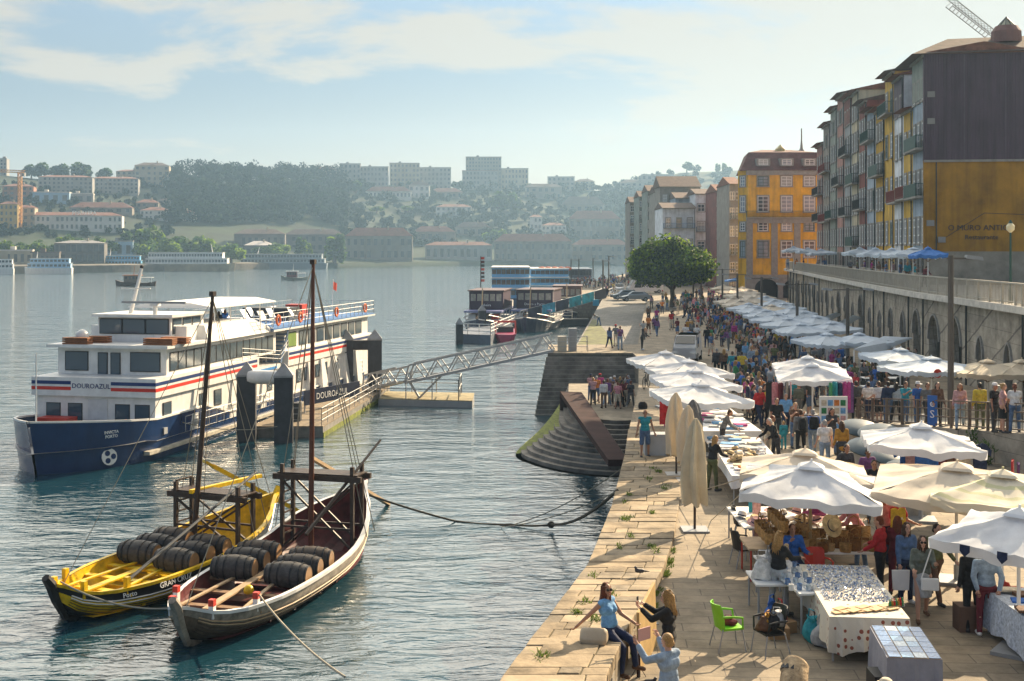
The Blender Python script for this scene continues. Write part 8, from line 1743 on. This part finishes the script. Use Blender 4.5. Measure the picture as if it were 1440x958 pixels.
# ---------------------------------------------------------------- vehicles, bicycle
CARG = mat('car_glass', (.02, .025, .03), .06, spec=.8, var=0); TYRE = mat('tyre', (.015, .015, .015), .8)
def car(loc, rz, mt, label, L=4.2, Wd=1.75, Ht=1.48, van=False, name='car'):
    t = thing(name, label, 'van' if van else 'car', loc, rz); h = Wd / 2
    if van: prof = [(-L / 2, .35), (-L / 2 + .03, 1.0), (-L / 2 + .35, 1.2), (-L / 2 + 1.25, Ht), (L / 2 - .1, Ht), (L / 2, 1.2), (L / 2, .35)]
    else: prof = [(-L / 2, .35), (-L / 2 + .05, .7), (-L / 2 + 1.1, .88), (-L / 2 + 1.85, Ht), (L / 2 - 1.0, Ht - .03), (L / 2 - .25, .95), (L / 2, .85), (L / 2, .35)]
    m = MB(); m.rings([[(x, y * h * (1 if z < 1.0 else .93 - .12 * (z - 1) / max(.1, Ht - 1) * (.6 if van else 1)), z) for y in (-1, -.9, .9, 1)] for x, z in prof], cap=False)
    sd_ = [[(x, sg * h * (1 if z < 1.0 else .93 - .12 * (z - 1) / max(.1, Ht - 1) * (.6 if van else 1)), z) for x, z in prof] for sg in (-1, 1)]
    m.poly(sd_[0]); m.poly(sd_[1][::-1]); b = m.build('body', mt, t); bevel(b, .05, 2)
    for sg in (-1, 1):
        y = sg * h * (.925 if not van else .935); m = MB()
        x0, x1, x2, x3 = (-L / 2 + 1.0, -L / 2 + 1.5, L / 2 - 1.2, L / 2 - .8) if not van else (-L / 2 + .75, -L / 2 + 1.25, -L / 2 + 2.2, -L / 2 + 2.2)
        m.hexa([(x0 + .2, y - .02, .98), (x3, y - .02, .98), (x3, y + .02, .98), (x0 + .2, y + .02, .98), (x1 + .3, y * .93 - .02, Ht - .14), (x2, y * .93 - .02, Ht - .14), (x2, y * .93 + .02, Ht - .14), (x1 + .3, y * .93 + .02, Ht - .14)]); m.build('side_window', CARG, t)
        for x in (-L / 2 + .8, L / 2 - .8):
            w_ = MB().tube([(x, sg * (h - .2), .32), (x, sg * (h + .02), .32)], .32, 16).build('wheel', TYRE, t); MB().tube([(x, sg * (h + .021), .32), (x, sg * (h + .035), .32)], .2, 12).build('rim', STEEL, w_)
        MB().box(-L / 2 - .02, -L / 2 + .08, sg * h * .75 - .18, sg * h * .75 + .18, .66, .82).build('headlight', mat('headlight', (.7, .7, .68), .15, spec=.8, var=0), t)
        MB().box(L / 2 - .06, L / 2 + .02, sg * h * .8 - .1, sg * h * .8 + .1, .7, 1.0).build('tail_light', REDP, t)
    xa, za, xb, zb = (prof[2][0], prof[2][1], prof[3][0], prof[3][1]); ww = h * .8
    for (xa, za, xb, zb, nm, o_) in ((prof[2][0], prof[2][1], prof[3][0], prof[3][1], 'windscreen', -.03), (prof[-4][0], prof[-4][1], prof[-3][0], prof[-3][1], 'rear_window', .03) if not van else (L / 2 - .1, Ht - .1, L / 2, 1.2, 'rear_window', .03)):
        a = Vector((xa, 0, za)).lerp(Vector((xb, 0, zb)), .1); b_ = Vector((xa, 0, za)).lerp(Vector((xb, 0, zb)), .88)
        MB().hexa([(a.x + o_, -ww, a.z + .03), (a.x + o_, ww, a.z + .03), (a.x, ww, a.z), (a.x, -ww, a.z), (b_.x + o_, -ww * .92, b_.z + .03), (b_.x + o_, ww * .92, b_.z + .03), (b_.x, ww * .92, b_.z), (b_.x, -ww * .92, b_.z)]).build(nm, CARG, t)
    return t
CW = mat('car_white', (.72, .72, .72), .25, spec=.5, var=.03); CS = mat('car_silver', (.30, .33, .36), .3, .5, var=.03); CB = mat('car_blue_grey', (.12, .16, .2), .3, .3, var=.03)
p = at(955, 512); car((11.9, 82, QZ), R(76), CW, 'white van standing behind the left parasol row', 4.2, 1.65, 1.8, True, 'van')
p = at(893, 424); car((p.x, p.y, QZ), R(5), CS, 'silver car parked at the head of the stone ramp', 4.4); car((p.x - .8, p.y + 7, QZ), R(8), CB, 'blue-grey car parked behind the silver one', 4.3)
p = at(912, 414); car((p.x, p.y + 6, QZ), R(10), CW, 'large white van parked left of the round tree', 6.2, 2.1, 2.8, True, 'van'); p = at(880, 414); car((p.x, p.y + 12, QZ), R(80), CW, 'white car parked farther along the pier', 4.2)
def cycle(loc, rz, label, mt):
    t = thing('bicycle', label, 'bicycle', loc, rz)
    for x in (-.52, .52):
        m = MB(); m.rings([[(x + (.32 + .022 * math.cos(b)) * math.cos(a), .022 * math.sin(b), .34 + (.32 + .022 * math.cos(b)) * math.sin(a)) for b in [k * PI / 3 for k in range(6)]] for a in [k * PI / 10 for k in range(21)]], cap=False); w_ = m.build('wheel', TYRE, t); m = MB()
        for k in range(8): m.tube([(x, 0, .34), (x + .31 * math.cos(k * PI / 4), 0, .34 + .31 * math.sin(k * PI / 4))], .004, 4)
        m.build('spokes', STEEL, w_)
    m = MB()
    for a, b in (((-.52, .34), (-.12, .82)), ((-.12, .82), (-.02, .32)), ((-.02, .32), (-.52, .34)), ((-.02, .32), (.4, .78)), ((-.12, .78), (.4, .8)), ((.52, .34), (.38, .98))): m.tube([(a[0], 0, a[1]), (b[0], 0, b[1])], .018, 6)
    m.build('frame', mt, t); MB().box(-.26, -.02, -.07, .07, .86, .92).build('saddle', BLACKPL, t); MB().tube([(.38, -.3, 1.0), (.4, 0, .98), (.38, .3, 1.0)], .015, 6).build('handlebar', BLACKPL, t)
p = at(909, 546); cycle(p, R(70), 'bicycle leaning by the left parasol row at the stairs', DKMET)
p = at(1192, 592); cycle((p.x, p.y, QZ), R(10), 'dark bicycle parked at the foot of the terrace railing', DKMET); p = at(905, 421); cycle((p.x, p.y, QZ), R(0), 'motorbike-like dark bicycle parked beside the silver car', DKMET)
p = at(904, 575); m = MB(); m.rings([[(.22 * s_ * math.cos(a), .16 * s_ * math.sin(a), z) for a in [k * PI / 6 for k in range(12)]] for s_, z in ((.9, 0), (1.05, .1), (.95, .25), (.5, .34))]); tag(m.build('backpack', CLOTH['black'], None, True, p), 'black backpack standing on the paving near the bicycle', 'backpack')
tag(MB().box(-.5, .5, -.35, .35, 0, .8).build('cool_box', mat('grey_cool_box', (.36, .38, .4), .6), None, loc=at(925, 640)), 'grey box at the end of the textile table by the man in the tank top', 'box')
tag(MB().box(-.4, .4, -.3, .3, 0, .8).build('utility_box', mat('blue_box', (.03, .3, .45), .5), None, loc=at(838, 430, 4)), 'blue cabinet at the head of the banner gangway', 'cabinet')
# guy ropes of the stall
line([at(948, 702), pt(1046, 672, 33)], .012, 'thin guy rope from the paving to the hat table', ROPE, name='guy_rope'); line([at(1000, 732), pt(1047, 690, 30)], .012, 'thin guy rope of the basket stall parasol', ROPE, name='guy_rope')
# ---------------------------------------------------------------- round tree on the quay, plants
p = at(945, 432); rng = np.random.default_rng(77)
t = thing('tree', 'big round evergreen tree standing among the crowd on the quay', 'tree', p)
tm = trunk_mb(3.3, .36, rng, 6, .8); tm.build('trunk', BARK, t, True)
Vv, kk = crown_arrays(rng, 46000, 6.2, 5.8, 4.1, .25, lumps=70, flat=-.12, cz_=5.1)
me = nmesh('crown', Vv, np.arange(len(Vv)).reshape(-1, 4), np.where(rng.random(len(kk)) < .3, 2, kk % 2)); [me.materials.append(LEAF[i]) for i in (0, 1, 2)]; obj('crown', me, None, t)
for i, (px, py, h) in enumerate(((1372, 664, 1.5), (1404, 668, 1.6), (1388, 655, .8))):
    q_ = pt(px, py, 43.6 - i * .6) + Vector((-.1, 0, 0)); V = []; Fc = []
    for j in range(160): blade((random.gauss(0, .16), random.gauss(0, .1), random.uniform(.0, h)), .12, .03, random.uniform(0, 6.3), .12)
    o = obj('wall_plant', nmesh('wall_plant', V, Fc), LEAF[1], None, q_); tag(o, ['green climber on the terrace wall, left one', 'green climber on the terrace wall, right one', 'small green climber between the other two on the terrace wall'][i], 'plant')

# crests printed on the big right parasol, blue gazebo far back
for i, a in enumerate((-.55, .1, .75)):
    m = MB(); m.prism([(-.09, .1), (.09, .1), (.09, -.02), (0, -.12), (-.09, -.02)], 0, .004); cn = [c for c in t6.children if c.name.startswith('canopy')][0]
    m.xf(Matrix.Translation((a, -1.372, -.1)) @ Matrix.Rotation(R(90), 4, 'X')); m.build('crest', CLOTH['navy'], cn)
umb_px(1020, 1062, 394, 'bright blue canopy at the back of the market before the orange building', seed=44, mt=MATS['blue_canvas'], w=4.5, rim=2.6, group='restaurant parasols')
